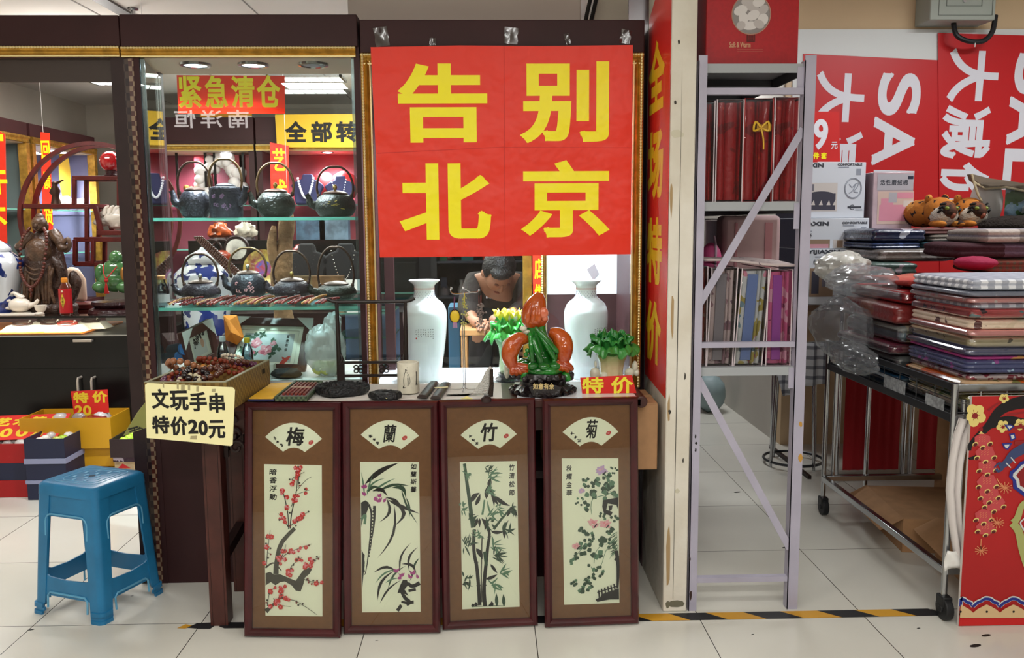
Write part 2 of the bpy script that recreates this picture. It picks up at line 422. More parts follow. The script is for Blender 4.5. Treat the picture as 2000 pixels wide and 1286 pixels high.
# ------------------------------------------------------------------ the setting
def floor_material():
    m = M('polished_floor_tile','#d6d4ca',.16,0,.5);nt = m.node_tree;I = nt.nodes['Principled BSDF'].inputs
    tc = nt.nodes.new('ShaderNodeTexCoord');mp = nt.nodes.new('ShaderNodeMapping')
    mp.inputs['Location'].default_value = (1.0448+6+.0015,-3.0005+6.0015,0)
    bt = nt.nodes.new('ShaderNodeTexBrick');bt.offset = 0;bt.squash = 1
    bt.inputs['Color1'].default_value = lin('#d9d7cd');bt.inputs['Color2'].default_value = lin('#d3d1c6');bt.inputs['Mortar'].default_value = lin('#3c3934')
    bt.inputs['Scale'].default_value = 1;bt.inputs['Mortar Size'].default_value = .0019;bt.inputs['Mortar Smooth'].default_value = .3
    bt.inputs['Brick Width'].default_value = .6;bt.inputs['Row Height'].default_value = .6
    nz = nt.nodes.new('ShaderNodeTexNoise');nz.inputs['Scale'].default_value = 2.2;nz.inputs['Detail'].default_value = 5
    rp = nt.nodes.new('ShaderNodeMapRange');rp.inputs[3].default_value = .9;rp.inputs[4].default_value = 1.06
    mx = nt.nodes.new('ShaderNodeMix');mx.data_type = 'RGBA';mx.blend_type = 'MULTIPLY';mx.inputs[0].default_value = 1
    nt.links.new(tc.outputs['Object'],mp.inputs[0]);nt.links.new(mp.outputs[0],bt.inputs[0])
    nt.links.new(tc.outputs['Object'],nz.inputs[0]);nt.links.new(nz.outputs['Fac'],rp.inputs[0])
    nt.links.new(bt.outputs['Color'],mx.inputs[6]);nt.links.new(rp.outputs[0],mx.inputs[7]);nt.links.new(mx.outputs[2],I['Base Color'])
    r2 = nt.nodes.new('ShaderNodeMapRange');r2.inputs[3].default_value = .12;r2.inputs[4].default_value = .26
    nt.links.new(nz.outputs['Fac'],r2.inputs[0]);nt.links.new(r2.outputs[0],I['Roughness'])
    return m
FLOORM = floor_material()
struct('floor',MB().bx(-4.2,4.6,-2.6,9.2,-.08,0),FLOORM)
CEILM = M('ceiling_white','#d8d2ca',.9,nz=(2,.03))
cm = MB().bx(-4.2,.72,-2.6,9.2,ZC,ZC+.08).bx(.72,4.6,-2.6,9.2,3.05,3.13).bx(.68,.72,3.1,9.2,ZC,3.05)
struct('ceiling',cm,CEILM)
# seams of the ceiling boards and the dark channel
sb = MB()
for x in (-3.1,-2.2,-1.3): sb.bx(x,x+.008,3.4,8.8,ZC-.003,ZC)
sb.bx(-2.07,-1.99,3.6,6.4,ZC-.012,ZC,1)
struct('trim_1',sb,[M('seam_grey','#8d8780',.8),M('channel_grey','#55504c',.6)])
WALLB = M('shop_wall_beige','#b9b2a4',.85,nz=(1.6,.06))
WALLW = M('wall_white','#dedfdb',.8)
struct('wall_left',MB().bx(-4.1,-3.98,3.0,9.0,0,ZC),WALLB)
struct('wall_back',MB().bx(-4.1,.72,8.9,9.0,0,ZC),WALLB)
struct('wall_middle',MB().bx(.63,.72,3.45,8.9,0,ZC),[M('partition_panel','#4a2a30',.5)])
struct('wall_front',MB().bx(-4.2,4.6,-2.6,-2.5,0,3.1),M('opposite_shopfront','#6f655c',.7,nz=(1.2,.3)))
BEIGE = M('beige_wall','#d2b894',.85,nz=(1.3,.05))
struct('wall_right',MB().bx(1.87,4.6,5.39,5.5,0,3.05),BEIGE)
struct('wall_end',MB().bx(4.6,4.7,-2.6,9.0,0,3.1),WALLW)
struct('wall_entrance',MB().bx(-4.3,-4.2,-2.6,3.0,0,ZC),WALLB)
struct('wall_far',MB().bx(.72,4.6,8.9,9.0,0,3.05),WALLW)
struct('wall_side',MB().bx(1.86,1.95,5.5,8.9,0,3.05),M('side_wall_grey','#c4c0b6',.8,nz=(2,.05)))
struct('trim_2',MB().bx(1.875,4.5,5.372,5.389,.9,2.585),M('white_display_panel','#dfe3e1',.5))
# chipped cream pillar between the two shops
pil = MB();X0,X1 = .632,.720
pil.bx(X0,X1,3.02,3.46,0,2.62)
struct('pillar_structure',pil,M('chipped_cream_paint','#dcd7ca',.7,nz=(5,.1,'#d0c9b9'),bump=(14,.3)),bevel=.004)
chips = MB();rn = random.Random(3)
def chip(x,z,w,h,m):
    n = 9;pts = []
    for i in range(n):
        a = 2*pi*i/n;k = rn.uniform(.7,1.1);pts.append((x+w/2*cos(a)*k,z+h/2*sin(a)*k))
    chips.flat(pts,m,face((0,3.0192,0)))
for p,w,h,m in (((1311,390),.012,.13,0),((1313,620),.012,.17,0),((1306,800),.01,.12,0),((1305,1090),.016,.24,0),((1326,82),.008,.02,1),((1319,200),.009,.014,1),
                   ((1316,262),.05,.028,2),((1308,805),.012,.02,1),((1334,900),.006,.02,1),((1322,960),.02,.02,2),((1338,735),.006,.03,1),((1320,1180),.07,.03,3),((1304,1182),.02,.03,3)):
    q = at(p[0],p[1],3.02);chip(min(max(q.x,X0+w/2),X1-w/2),max(q.z,h/2*1.1+.001),w,h,m)
chips.flat([(.668,0.05),(.6695,.05),(.671,1.2),(.6695,2.0),(.668,1.2)],1,face((0,3.0191,0)))
struct('trim_3',chips,[M('bare_wood_chip','#a58a62',.8),M('dark_nick','#3b3730',.8),M('dirty_tape','#c5bfa8',.5),M('scuffed_base','#6d6a58',.8)])
# hazard tape stuck on the floor
hz = MB();x = -.985
ys0,ys1 = 2.946,3.004
hz.flat([(-1.085,2.962),(-1.04,2.952),(-1.0,2.95),(-.99,2.975),(-1.01,3.0),(-1.06,2.998)],1,None,.0012)
hz.flat([(-1.12,2.96),(-1.09,2.956),(-1.07,2.98),(-1.1,2.99)],0,None,.0011)
hz.flat([(-.975,2.968),(-.95,2.952),(-.86,2.95),(-.84,2.97),(-.87,2.996),(-.95,3.0)],1,None,.0012)
k = 0;x = -.86;step = .138
while x < 1.62:
    a0,a1 = x,min(x+step,1.66);sh = .06
    hz.flat([(a0+sh,ys0),(a1+sh,ys0),(a1-.01,ys1),(a0-.01,ys1)],k % 2,None,.0012);k += 1;x += step
solo('hazard_tape','black and yellow striped hazard tape stuck along the floor at the shop line','tape',hz,[M('hazard_yellow','#c9942a',.5),M('hazard_black','#1c1c1e',.5)],(0,2.97,0))
# dark specks on the tiles
for p,w,lb in (((60,1231),.012,'dark scuff on a tile joint in front of the blue stool'),((736,1252),.006,'tiny dark speck on the tile in front of the orchid picture'),((1926,1242),.02,'upper grey scuff on the tile before the red festive board'),((1905,1262),.024,'lower grey scuff on the tile before the red festive board'),
                  ((1360,1002),.012,'small dark scuff beside the left upright of the storage rack'),((1440,962),.02,'dark scuff in the aisle beyond the middle of the storage rack'),((1535,1070),.02,'dark scuff close to the right upright of the storage rack'),((1470,1240),.006,'tiny speck on the tile in front of the hazard tape at the rack'),((258,1165),.006,'tiny speck under the blue stool'),((1794,1228),.008,'small speck on the tile just before the cart castor')):
    q = fl(*p);sp = MB();sp.disc((q.x,q.y),w,0,None,.0006,9,w*.4,.3)
    solo('floor_scuff',lb,'scuff mark',sp,INK,(q.x,q.y,0),'scuff marks on the tiled floor')

# ------------------------------------------------------------------ shop front cases
def bead_line(mb,a,b,r,pitch,m=0,n=6):
    a,b = Vector(a),Vector(b);k = max(2,int((b-a).length/pitch))*2
    mb.tube([a+(b-a)*i/k for i in range(k+1)],[r if i % 2 else r*.55 for i in range(k+1)],n,m)
def gold_trim_x(mb,x0,x1,z0,z1,y,m0=0,m1=1):
    """moulding along x: profile in (y, z), a bright lip below and a bead row above"""
    h = z1-z0
    pr = [(y,z0),(y-.016,z0),(y-.018,z0+h*.12),(y-.012,z0+h*.2),(y-.02,z0+h*.42),(y-.017,z0+h*.62),(y-.022,z0+h*.78),(y-.018,z1),(y,z1)]
    n = len(pr);vs = [(x0,*p) for p in pr]+[(x1,*p) for p in pr]
    fs = [tuple(range(n)),tuple(range(2*n-1,n-1,-1))]+[(i,n+i,n+(i+1) % n,(i+1) % n) for i in range(n)]
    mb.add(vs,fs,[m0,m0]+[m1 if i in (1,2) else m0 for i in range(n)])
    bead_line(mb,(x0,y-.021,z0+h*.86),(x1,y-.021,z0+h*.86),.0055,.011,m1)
def gold_trim_z(mb,x0,x1,z0,z1,y,inner,m0=0,m1=1):
    """upright moulding; inner=+1 puts the bright lip on the +x side"""
    w = x1-x0;f = lambda t: x0+w*t if inner > 0 else x1-w*t
    pr = [(f(0),y),(f(0),y-.018),(f(.2),y-.022),(f(.38),y-.015),(f(.6),y-.02),(f(.82),y-.012),(f(.86),y-.017),(f(1),y-.015),(f(1),y)]
    n = len(pr);vs = [(*p,z0) for p in pr]+[(*p,z1) for p in pr]
    fs = [tuple(range(n)),tuple(range(2*n-1,n-1,-1))]+[(i,n+i,n+(i+1) % n,(i+1) % n) for i in range(n)]
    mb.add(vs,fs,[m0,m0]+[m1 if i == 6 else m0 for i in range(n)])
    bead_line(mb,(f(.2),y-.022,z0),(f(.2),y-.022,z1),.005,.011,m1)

YC = 3.36
# header over the open bay on the left
hd = thing('header_beam','maroon header beam with gold moulding over the open bay beside the counter','beam',(-1.9,YC,1.975))
part('board',MB().bx(-2.6,-1.353,YC-.02,YC+.5,2.087,2.198),MAROON,hd,bevel=.003)
g = MB();gold_trim_x(g,-2.6,-1.358,2.05,2.088,YC);part('gold_moulding',g,[GOLD,GOLDL],hd)
part('lower_rail',MB().bx(-2.6,-1.392,YC+.02,YC+.1,1.975,2.05).bx(-2.6,-1.392,YC+.02,YC+.03,1.965,1.975),[M('brown_bronze_rail','#3d322c',.4)],hd)

CS = thing('display_case','glass display case of iron kettles with gold moulding and turquoise-edged shelves','display case',(-.9,YC+.25,0),'shop front display cases')
part('base',MB().bx(-1.31,-.48,YC,YC+.5,0,.8),MAROON,CS)
part('deck',MB().ext([(-1.29,YC+.012),(-.485,YC+.012),(-.485,YC+.5),(-1.38,YC+.5)],.8,.82),[M('pale_deck','#d9dad6',.5)],CS)
part('header',MB().bx(-1.35,-.478,YC-.022,YC+.5,2.085,2.2),MAROON,CS,bevel=.003)
g = MB();gold_trim_x(g,-1.352,-.487,2.048,2.086,YC);part('gold_moulding',g,[GOLD,GOLDL],CS)
part('soffit',MB().ext([(-1.30,YC+.004),(-.49,YC+.004),(-.49,YC+.5),(-1.48,YC+.5)],2.072,2.084),[M('soffit_beige','#b9a48c',.5)],CS)
part('side_post',MB().bx(-1.40,-1.352,YC+.0,YC+.08,0,2.048),DKWOOD,CS)
part('mosaic_strip',MB().bx(-1.352,-1.333,YC,YC+.02,0,2.045),checkmat('mosaic_brown','#22110e','#44342a',38,.3),CS)
part('mosaic_strip',MB().bx(-1.333,-1.314,YC-.004,YC+.016,0,2.045),checkmat('mosaic_cream','#4a241b','#8a735b',55,.25),CS)
part('corner_post',MB().bx(-1.314,-1.294,YC-.002,YC+.03,0,2.05),MAROON,CS)
part('corner_post',MB().bx(-.496,-.476,YC-.004,YC+.5,0,2.086),MAROON,CS)
part('back_post',MB().bx(-1.478,-1.456,YC+.45,YC+.48,0,2.072).bx(-1.456,-1.448,YC+.462,YC+.475,0,2.072).bx(-1.448,-1.385,YC+.45,YC+.49,0,2.072),MAROON,CS)
part('back_post',MB().bx(-.53,-.497,YC+.46,YC+.5,.82,2.072),MAROON,CS)
part('front_glass',MB().bx(-1.294,-.496,YC+.002,YC+.007,.82,2.05),GLASS,CS)
part('side_glass',MB().ext([(-1.293,YC+.03),(-1.288,YC+.03),(-1.380,YC+.45),(-1.385,YC+.45)],.82,2.05),GLASS,CS)
part('glass_edge_strip',MB().bx(-1.2935,-1.277,YC+.0072,YC+.012,.82,2.05),glassmat('edge_sheen','#c9d6dc',3.0,1.5,.2),CS)
part('glass_edge_strip',MB().bx(-.508,-.4965,YC+.0072,YC+.012,.82,2.05),glassmat('edge_sheen','#c9d6dc',3,1.5,.2),CS)
SH1,SH2 = 1.449,1.101
for z in (SH1,SH2):
    sh = MB().ext([(-1.286,YC+.03),(-.5,YC+.03),(-.5,YC+.44),(-1.376,YC+.44)],z-.006,z+.006,0,None,1)
    part('glass_shelf',sh,[glassmat('shelf_glass','#eff8f5',1.0),GEDGE],CS)
def downlight(x,y,z,on,label,power=7,r=.05,group='downlights in the case soffit'):
    t = thing('downlight',label,'downlight',(x,y,z),group)
    mb = MB().lathe([(r*1.25,0),(r*1.22,-.008),(r*.98,-.01),(r*.94,-.002)],(x,y,z),24);part('chrome_ring',mb,STEEL,t)
    mb = MB().lathe([(r*.94,-.003),(r*.8,-.007),(1e-7,-.008)],(x,y,z),24)
    part('bulb',mb,[LAMP if on else M('unlit_bulb','#8d949c',.3)],t)
    if on:
        s = spot((x,y,z-.02),power);s.parent = t;s.location = (0,0,-.02)
    return t
for px,on,lb in ((382,True,'brightly lit round downlight over the leftmost iron kettle'),(495,True,'lit chrome-ringed downlight in the middle of the kettle case soffit'),(612,False,'unlit chrome-ringed downlight nearest the large red poster')):
    q = at(px,132,3.62);downlight(q.x,3.62,2.072,on,lb,110)

CR = thing('display_case','glass display case of white vases framed in gold behind the large red poster','display case',(.06,YC+.25,0),'shop front display cases')
part('base',MB().bx(-.47,.6,YC,YC+.5,0,.76),MAROON,CR)
part('deck',MB().bx(-.46,.592,YC+.012,YC+.5,.76,.78),[M('bright_white_deck','#e6e9ee',.35)],CR)
part('header',MB().bx(-.47,.598,YC-.012,YC+.5,2.062,2.183),MAROON,CR,bevel=.003)
g = MB();gold_trim_z(g,-.469,-.431,.78,2.06,YC,1);gold_trim_z(g,.555,.595,.78,2.06,YC,-1);gold_trim_x(g,-.469,.595,2.02,2.061,YC)
part('gold_frame',g,[GOLD,GOLDL],CR)
part('soffit',MB().bx(-.46,.59,YC+.004,YC+.5,2.05,2.06),[M('soffit_beige','#b9a48c',.5)],CR)
part('side_panel',MB().bx(.575,.6,YC,YC+.5,.78,2.06),MAROON,CR)
part('back_post',MB().bx(-.455,-.415,YC+.45,YC+.49,.78,2.05),MAROON,CR)
part('back_panel',MB().bx(.262,.575,YC+.485,YC+.5,1.11,2.05,0).bx(.262,.575,YC+.485,YC+.5,.78,1.11,1),[M('white_back_panel','#e8ecf2',.5),MAROON],CR)
g = MB();gold_trim_z(g,.235,.262,.78,2.05,YC+.49,1);part('back_frame',g,[GOLD,GOLDL],CR)
part('front_glass',MB().bx(-.431,.555,YC+.002,YC+.007,.78,2.02),GLASS,CR)
for x,lb in ((-.2,'downlight above the vase with the red poem beside the pen holder'),(.06,'downlight above the green and yellow jade cabbage'),(.37,'downlight above the vase in front of the white panel')):
    downlight(x,3.66,2.05,True,lb,120)
part('tape_mark',MB().flat([(.44,1.22),(.475,1.245),(.495,1.2),(.47,1.17)],0,face((0,YC+.4845,0))),[M('torn_label','#9a8f92',.6)],CR)

# big red poster
po = thing('poster','large red poster with four yellow characters taped over the vase display case','poster',(.06,3.33,1.3))
PQ = [(-.413,1.30),(.0,1.301),(.551,1.305),(.5515,1.7),(.551,2.087),(.2,2.0835),(-.1,2.086),(-.428,2.08),(-.419,1.7)]
mb = MB().ext(PQ,0,.0012,0,face((0,3.3312,0)));part('sheet',mb,RED,po,smooth=0)
mb = MB();F = face((0,3.3312,0))
def pxbox(x0,y0,x1,y1,Y): a,b = at(x0,y1,Y),at(x1,y0,Y);return a.x,a.z,b.x-a.x,b.z-a.z
for ch,b in (('告',(779,124,951,279)),('别',(1018,120,1190,278)),('北',(783,319,958,469)),('京',(1020,314,1190,464))):
    txt(mb,ch,F,*pxbox(*b,3.33),0,.0078,.0018,ax=1.4)
part('lettering',mb,YEL,po,smooth=0)
cr = MB();rn = random.Random(5)
cr.flat([(.0655,1.303),(.0675,1.303),(.069,2.082),(.067,2.082)],0,F,.0016)
cr.flat([(-.414,1.690),(.05,1.712),(.55,1.708),(.55,1.7095),(.05,1.7135),(-.414,1.6925)],0,F,.0016)
part('fold_crease',cr,M('crease_red','#c9241a',.5),po,smooth=0)
for x,y,w,h,a,lb in ((745,72,.05,.07,.15,'clear tape above the top left corner of the big red poster'),(845,85,.024,.04,0,'small square of clear tape above the first poster character'),(998,70,.05,.06,-.1,'crumpled clear tape above the middle of the big red poster'),
                           (1108,76,.02,.04,.3,'narrow clear tape above the second poster character'),(1222,72,.04,.05,-.2,'clear tape above the top right corner of the big red poster')):
    q = at(x,y,YC-.0135);mb = MB();c,s = cos(a),sin(a);rn2 = random.Random(x)
    pts = [(-w/2,-h/2),(0,-h/2*1.1),(w/2,-h/2),(w/2*1.1,0),(w/2,h/2),(0,h/2*.9),(-w/2,h/2),(-w/2*.9,0)]
    mb.grid(4,4,lambda u,v: (q.x+((u-.5)*w*c-(v-.5)*h*s)*rn2.uniform(.9,1.1),YC-.0135-rn2.uniform(0,.006),q.z+((u-.5)*w*s+(v-.5)*h*c)))
    solo('tape_piece',lb,'clear tape',mb,TAPE,(q.x,YC-.013,q.z),'tape pieces holding the red poster')

# hanging banner on the pillar's side
bn = thing('hanging_banner','tall narrow red banner with yellow characters taped on the cream pillar side','banner',(.628,3.2,.78))
ya,yb = 3.025,3.43
bq = MB();XB = .6305
bq.add([(XB,ya,.80),(XB,yb,.82),(XB,yb,2.2),(XB,ya,2.36),(XB-.001,ya,.80),(XB-.001,yb,.82),(XB-.001,yb,2.2),(XB-.001,ya,2.36)],[(0,1,2,3),(7,6,5,4),(0,4,5,1),(1,5,6,2),(2,6,7,3),(3,7,4,0)])
part('sheet',bq,M('banner_red','#e5261e',.4,coat=.3),bn,smooth=0)
# local frame on the side of the pillar: x runs from the shop to the aisle
FB = Matrix(((0,0,-1,XB-.001),(-1,0,0,0),(0,1,0,0),(0,0,0,1)))
mb = MB()
for ch,y0,y1 in (('全',85,220),('场',255,388),('特',425,555),('价',590,712)):
    z1,z0 = atx(1280,y0,XB).z,atx(1280,y1,XB).z
    txt(mb,ch,FB,-3.41,z0,.29,z1-z0,0,.011,.0008)
part('lettering',mb,M('banner_yellow','#ffd42a',.4,coat=.3),bn,smooth=0)
# ------------------------------------------------------------------ table in front of the cases
ZT = .81
tb = thing('display_table','dark carved wooden table with white cloth standing before the glass cases','table',(-.22,3.16,0))
TX0,TX1,TY0,TY1 = -1.01,.542,3.004,3.33
tm = MB().bx(TX0-.005,TX1,TY0,TY1,ZT-.035,ZT-.004)
tm.tube([(TX1,TY0,ZT-.018),(TX1,TY1,ZT-.018)],.022,12);part('table_top',tm,RWOOD,tb,bevel=.004)
part('apron',MB().bx(TX0+.03,TX1-.05,TY0+.02,TY0+.045,ZT-.12,ZT-.035).bx(TX0+.02,TX0+.045,TY0+.04,TY1-.03,ZT-.12,ZT-.035),RWOOD,tb)
for x,y in ((TX0+.005,TY0-.03),(TX1-.09,TY0+.01),(TX0+.005,TY1-.065),(TX1-.09,TY1-.065)):
    lg = MB().bx(x,x+.062,y,y+.062,0,ZT-.035);lg.bx(x+.008,x+.0095,y-.001,y,0,ZT-.05,1).bx(x+.0525,x+.054,y-.001,y,0,ZT-.05,1)
    part('leg',lg,[RWOOD,DKWOOD],tb,bevel=.004)
for z in (.235,.615):
    part('stretcher',MB().bar((TX0+.04,TY0+.055,z),(TX0+.04,TY1-.06,z+.03),.03,.04),DKWOOD,tb)
part('lower_shelf',MB().bx(.02,TX1-.03,TY0+.06,TY1-.01,.50,.527),DKWOOD,tb)
br = MB()
for c in range(3):
    pts = [(TX0+.09+.028*cos(a)*(1-a/9)+c*.012,TY0+.01,ZT-.075-c*.045+.028*sin(a)*(1-a/9)) for a in [i*.5 for i in range(14)]]
    br.tube(pts,.007,6)
br.bx(TX0+.07,TX0+.085,TY0+.005,TY0+.02,ZT-.2,ZT-.035)
part('scroll_bracket',br,DKWOOD,tb)
def cloth(u,v):
    x = -.845+(1.0-.02)*u*.91;y = TY0+.004+(TY1-TY0-.006)*v
    return (x,y,ZT-.003+.003*noise.noise((x*9,y*9,0))+.002)
cl = MB().grid(50,18,cloth);solo('tablecloth','white cloth spread under the ink stones on the display table','cloth',cl,M('white_cloth','#d9d6d0',.9,bump=(40,.3)),(-.3,3.16,ZT))
ZK = ZT+.0035
solo('white_board','glossy white board on the right end of the display table under the carp carving','board',MB().bx(.1,.525,TY0+.012,TY1-.002,ZT-.0035,ZT),M('gloss_white_board','#dfe3e8',.25),(.31,3.17,ZT))
# cardboard box at the right end
cb = thing('cardboard_box','plain brown cardboard box behind the chrysanthemum picture next to the cream pillar','box',(.4,3.18,.527))
part('body',MB().bx(.2,.612,3.06,3.32,.528,.772),CARD,cb,bevel=.004)
part('flap',MB().bx(.522,.61,3.062,3.318,.7725,.776),CARD,cb)
part('packing_tape',MB().bx(.5,.6125,3.17,3.21,.7762,.777),M('packing_tape','#bf9a6d',.3),cb)

# ------------------------------------------------------------------ four hanging pictures leaning on the table
FRW = M('dark_red_lacquer','#3f0f14',.28,nz=(12,.2),coat=.3)
MAT = M('brown_mat_board','#7d5433',.85,nz=(60,.05))
PAP = M('cream_silk','#f6f6da',.85)
P_RED = M('embroidery_red','#d2362f',.7);P_PINK = M('embroidery_pink','#e98f96',.7);P_GRN = M('embroidery_green','#2d4a35',.7)
P_GR2 = M('embroidery_light_green','#5c8163',.7);P_BRN = M('embroidery_bark','#4a463a',.7);P_MAG = M('embroidery_magenta','#b2488c',.7)
P_LIL = M('embroidery_lilac','#c9a8cf',.7);P_PNK = M('embroidery_rose','#eeb0b4',.7);P_SEAL = M('seal_red','#c8433c',.7);P_DRD = M('embroidery_dark_red','#8d2a28',.7)
PMATS = [INK,P_RED,P_PINK,P_GRN,P_GR2,P_BRN,P_MAG,P_LIL,P_PNK,P_SEAL,P_DRD]
FW_,FH_ = .338,.815
FR = [  # corners in the photo, floor points, label
    (((474,790),(666,788),(473,1249),(665,1250)),(-.864,2.874),(-.523,2.849),'梅','leftmost framed picture of red plum blossom leaning on the table'),
    (((669,788),(857,785),(671,1242),(860,1240)),(-.516,2.878),(-.18,2.872),'蘭','framed picture of purple orchids and long grass leaves leaning on the table'),
    (((858,785),(1051,782),(866,1233),(1052,1225)),(-.169,2.895),(.164,2.916),'竹','framed picture of green bamboo leaning on the table'),
    (((1062,782),(1251,778),(1064,1230),(1252,1223)),(.188,2.899),(.531,2.917),'菊','framed picture of pink chrysanthemums beside the cardboard box'),
]
def frame_picture(k):
    cor,a,b,ch,label = FR[k]
    a,b = Vector((*a,0)),Vector((*b,0));mid = (a+b)/2;ang = math.atan2(b.y-a.y,b.x-a.x)
    lean = (.128,.112,.078,.074)[k]
    t = thing('framed_picture',label,'picture',(mid.x-sin(ang)*.03,mid.y+cos(ang)*.03,.0005),'four framed flower pictures')
    t.rotation_euler = (-lean,0,ang)
    W2 = FW_/2;d = .03;fw = .0275
    (TL,TRc,BL,BR) = cor
    def L(px,py):                      # photo point -> local x, z on the picture face
        v = .5
        for _ in range(6):
            xl = TL[0]+(BL[0]-TL[0])*v;xr = TRc[0]+(BR[0]-TRc[0])*v;u = (px-xl)/(xr-xl)
            yt = TL[1]+(TRc[1]-TL[1])*u;yb = BL[1]+(BR[1]-BL[1])*u;v = (py-yt)/(yb-yt)
        return ((u-.5)*FW_,(1-v)*FH_)
    fm = MB()                           # mitred moulding
    pr = [(0,-.002),(0,-d*.7),(.006,-d),(.016,-d*.98),(.022,-d*.8),(fw,-d*.55),(fw,-.002)]
    ring = []
    for (o,y) in pr:
        ring.append([(-W2+o,y,o),(W2-o,y,o),(W2-o,y,FH_-o),(-W2+o,y,FH_-o)])
    n = len(pr);vs = [p for r in ring for p in r];fs = []
    for i in range(n):
        j = (i+1) % n
        for q in range(4): fs.append((i*4+q,i*4+(q+1) % 4,j*4+(q+1) % 4,j*4+q))
    fm.add(vs,fs);part('frame',fm,FRW,t,w=0,smooth=25)
    part('backing',MB().bx(-W2+.01,W2-.01,-.006,-.001,.01,FH_-.01),CARD,t,w=0)
    part('mat_board',MB().bx(-W2+.02,W2-.02,-.0095,-.0065,.02,FH_-.02),MAT,t,w=0)
    F = Matrix(((1,0,0,0),(0,0,-1,-.0096),(0,1,0,0),(0,0,0,1)))
    return t,L,F
def artbox(L,o,s=3.213): return lambda cx,cy: L(o[0]+cx/s,o[1]+cy/s)
ART = [(500,820),(690,820),(885,810),(1085,800)]
PAPQ = [((37,295),(409,297),(412,1253),(45,1253)),((43,278),(413,277),(421,1222),(52,1226)),((47,308),(413,304),(424,1221),(62,1235)),((47,316),(411,316),(414,1234),(58,1244))]
FANQ = [((44,122),(228,30),(411,130),(300,215),(230,188),(160,214)),((48,108),(230,15),(413,112),(300,198),(235,172),(162,197)),((52,140),(240,45),(414,136),(305,223),(236,198),(166,227)),((54,152),(240,58),(411,150),(302,237),(236,212),(164,240))]
CHQ = [(182,57,296,176),(192,42,268,155),(180,64,287,182),(204,72,275,192)]
SEALQ = [(340,153),(323,126),(346,147),(348,158)]
COLQ = [(72,318,118,528),(360,283,396,475),(362,318,398,528),(76,355,112,560)]
VERSE = ['暗香浮動','如蘭斯馨','竹清松節','秋耀金華']
def bez(a,b,c,n=10): return [((1-t)**2*a[0]+2*t*(1-t)*b[0]+t*t*c[0],(1-t)**2*a[1]+2*t*(1-t)*b[1]+t*t*c[1]) for t in [i/n for i in range(n+1)]]
def rough(pts,rn,amp):
    return [(p[0]+rn.uniform(-amp,amp),p[1]+rn.uniform(-amp,amp)) for p in pts]
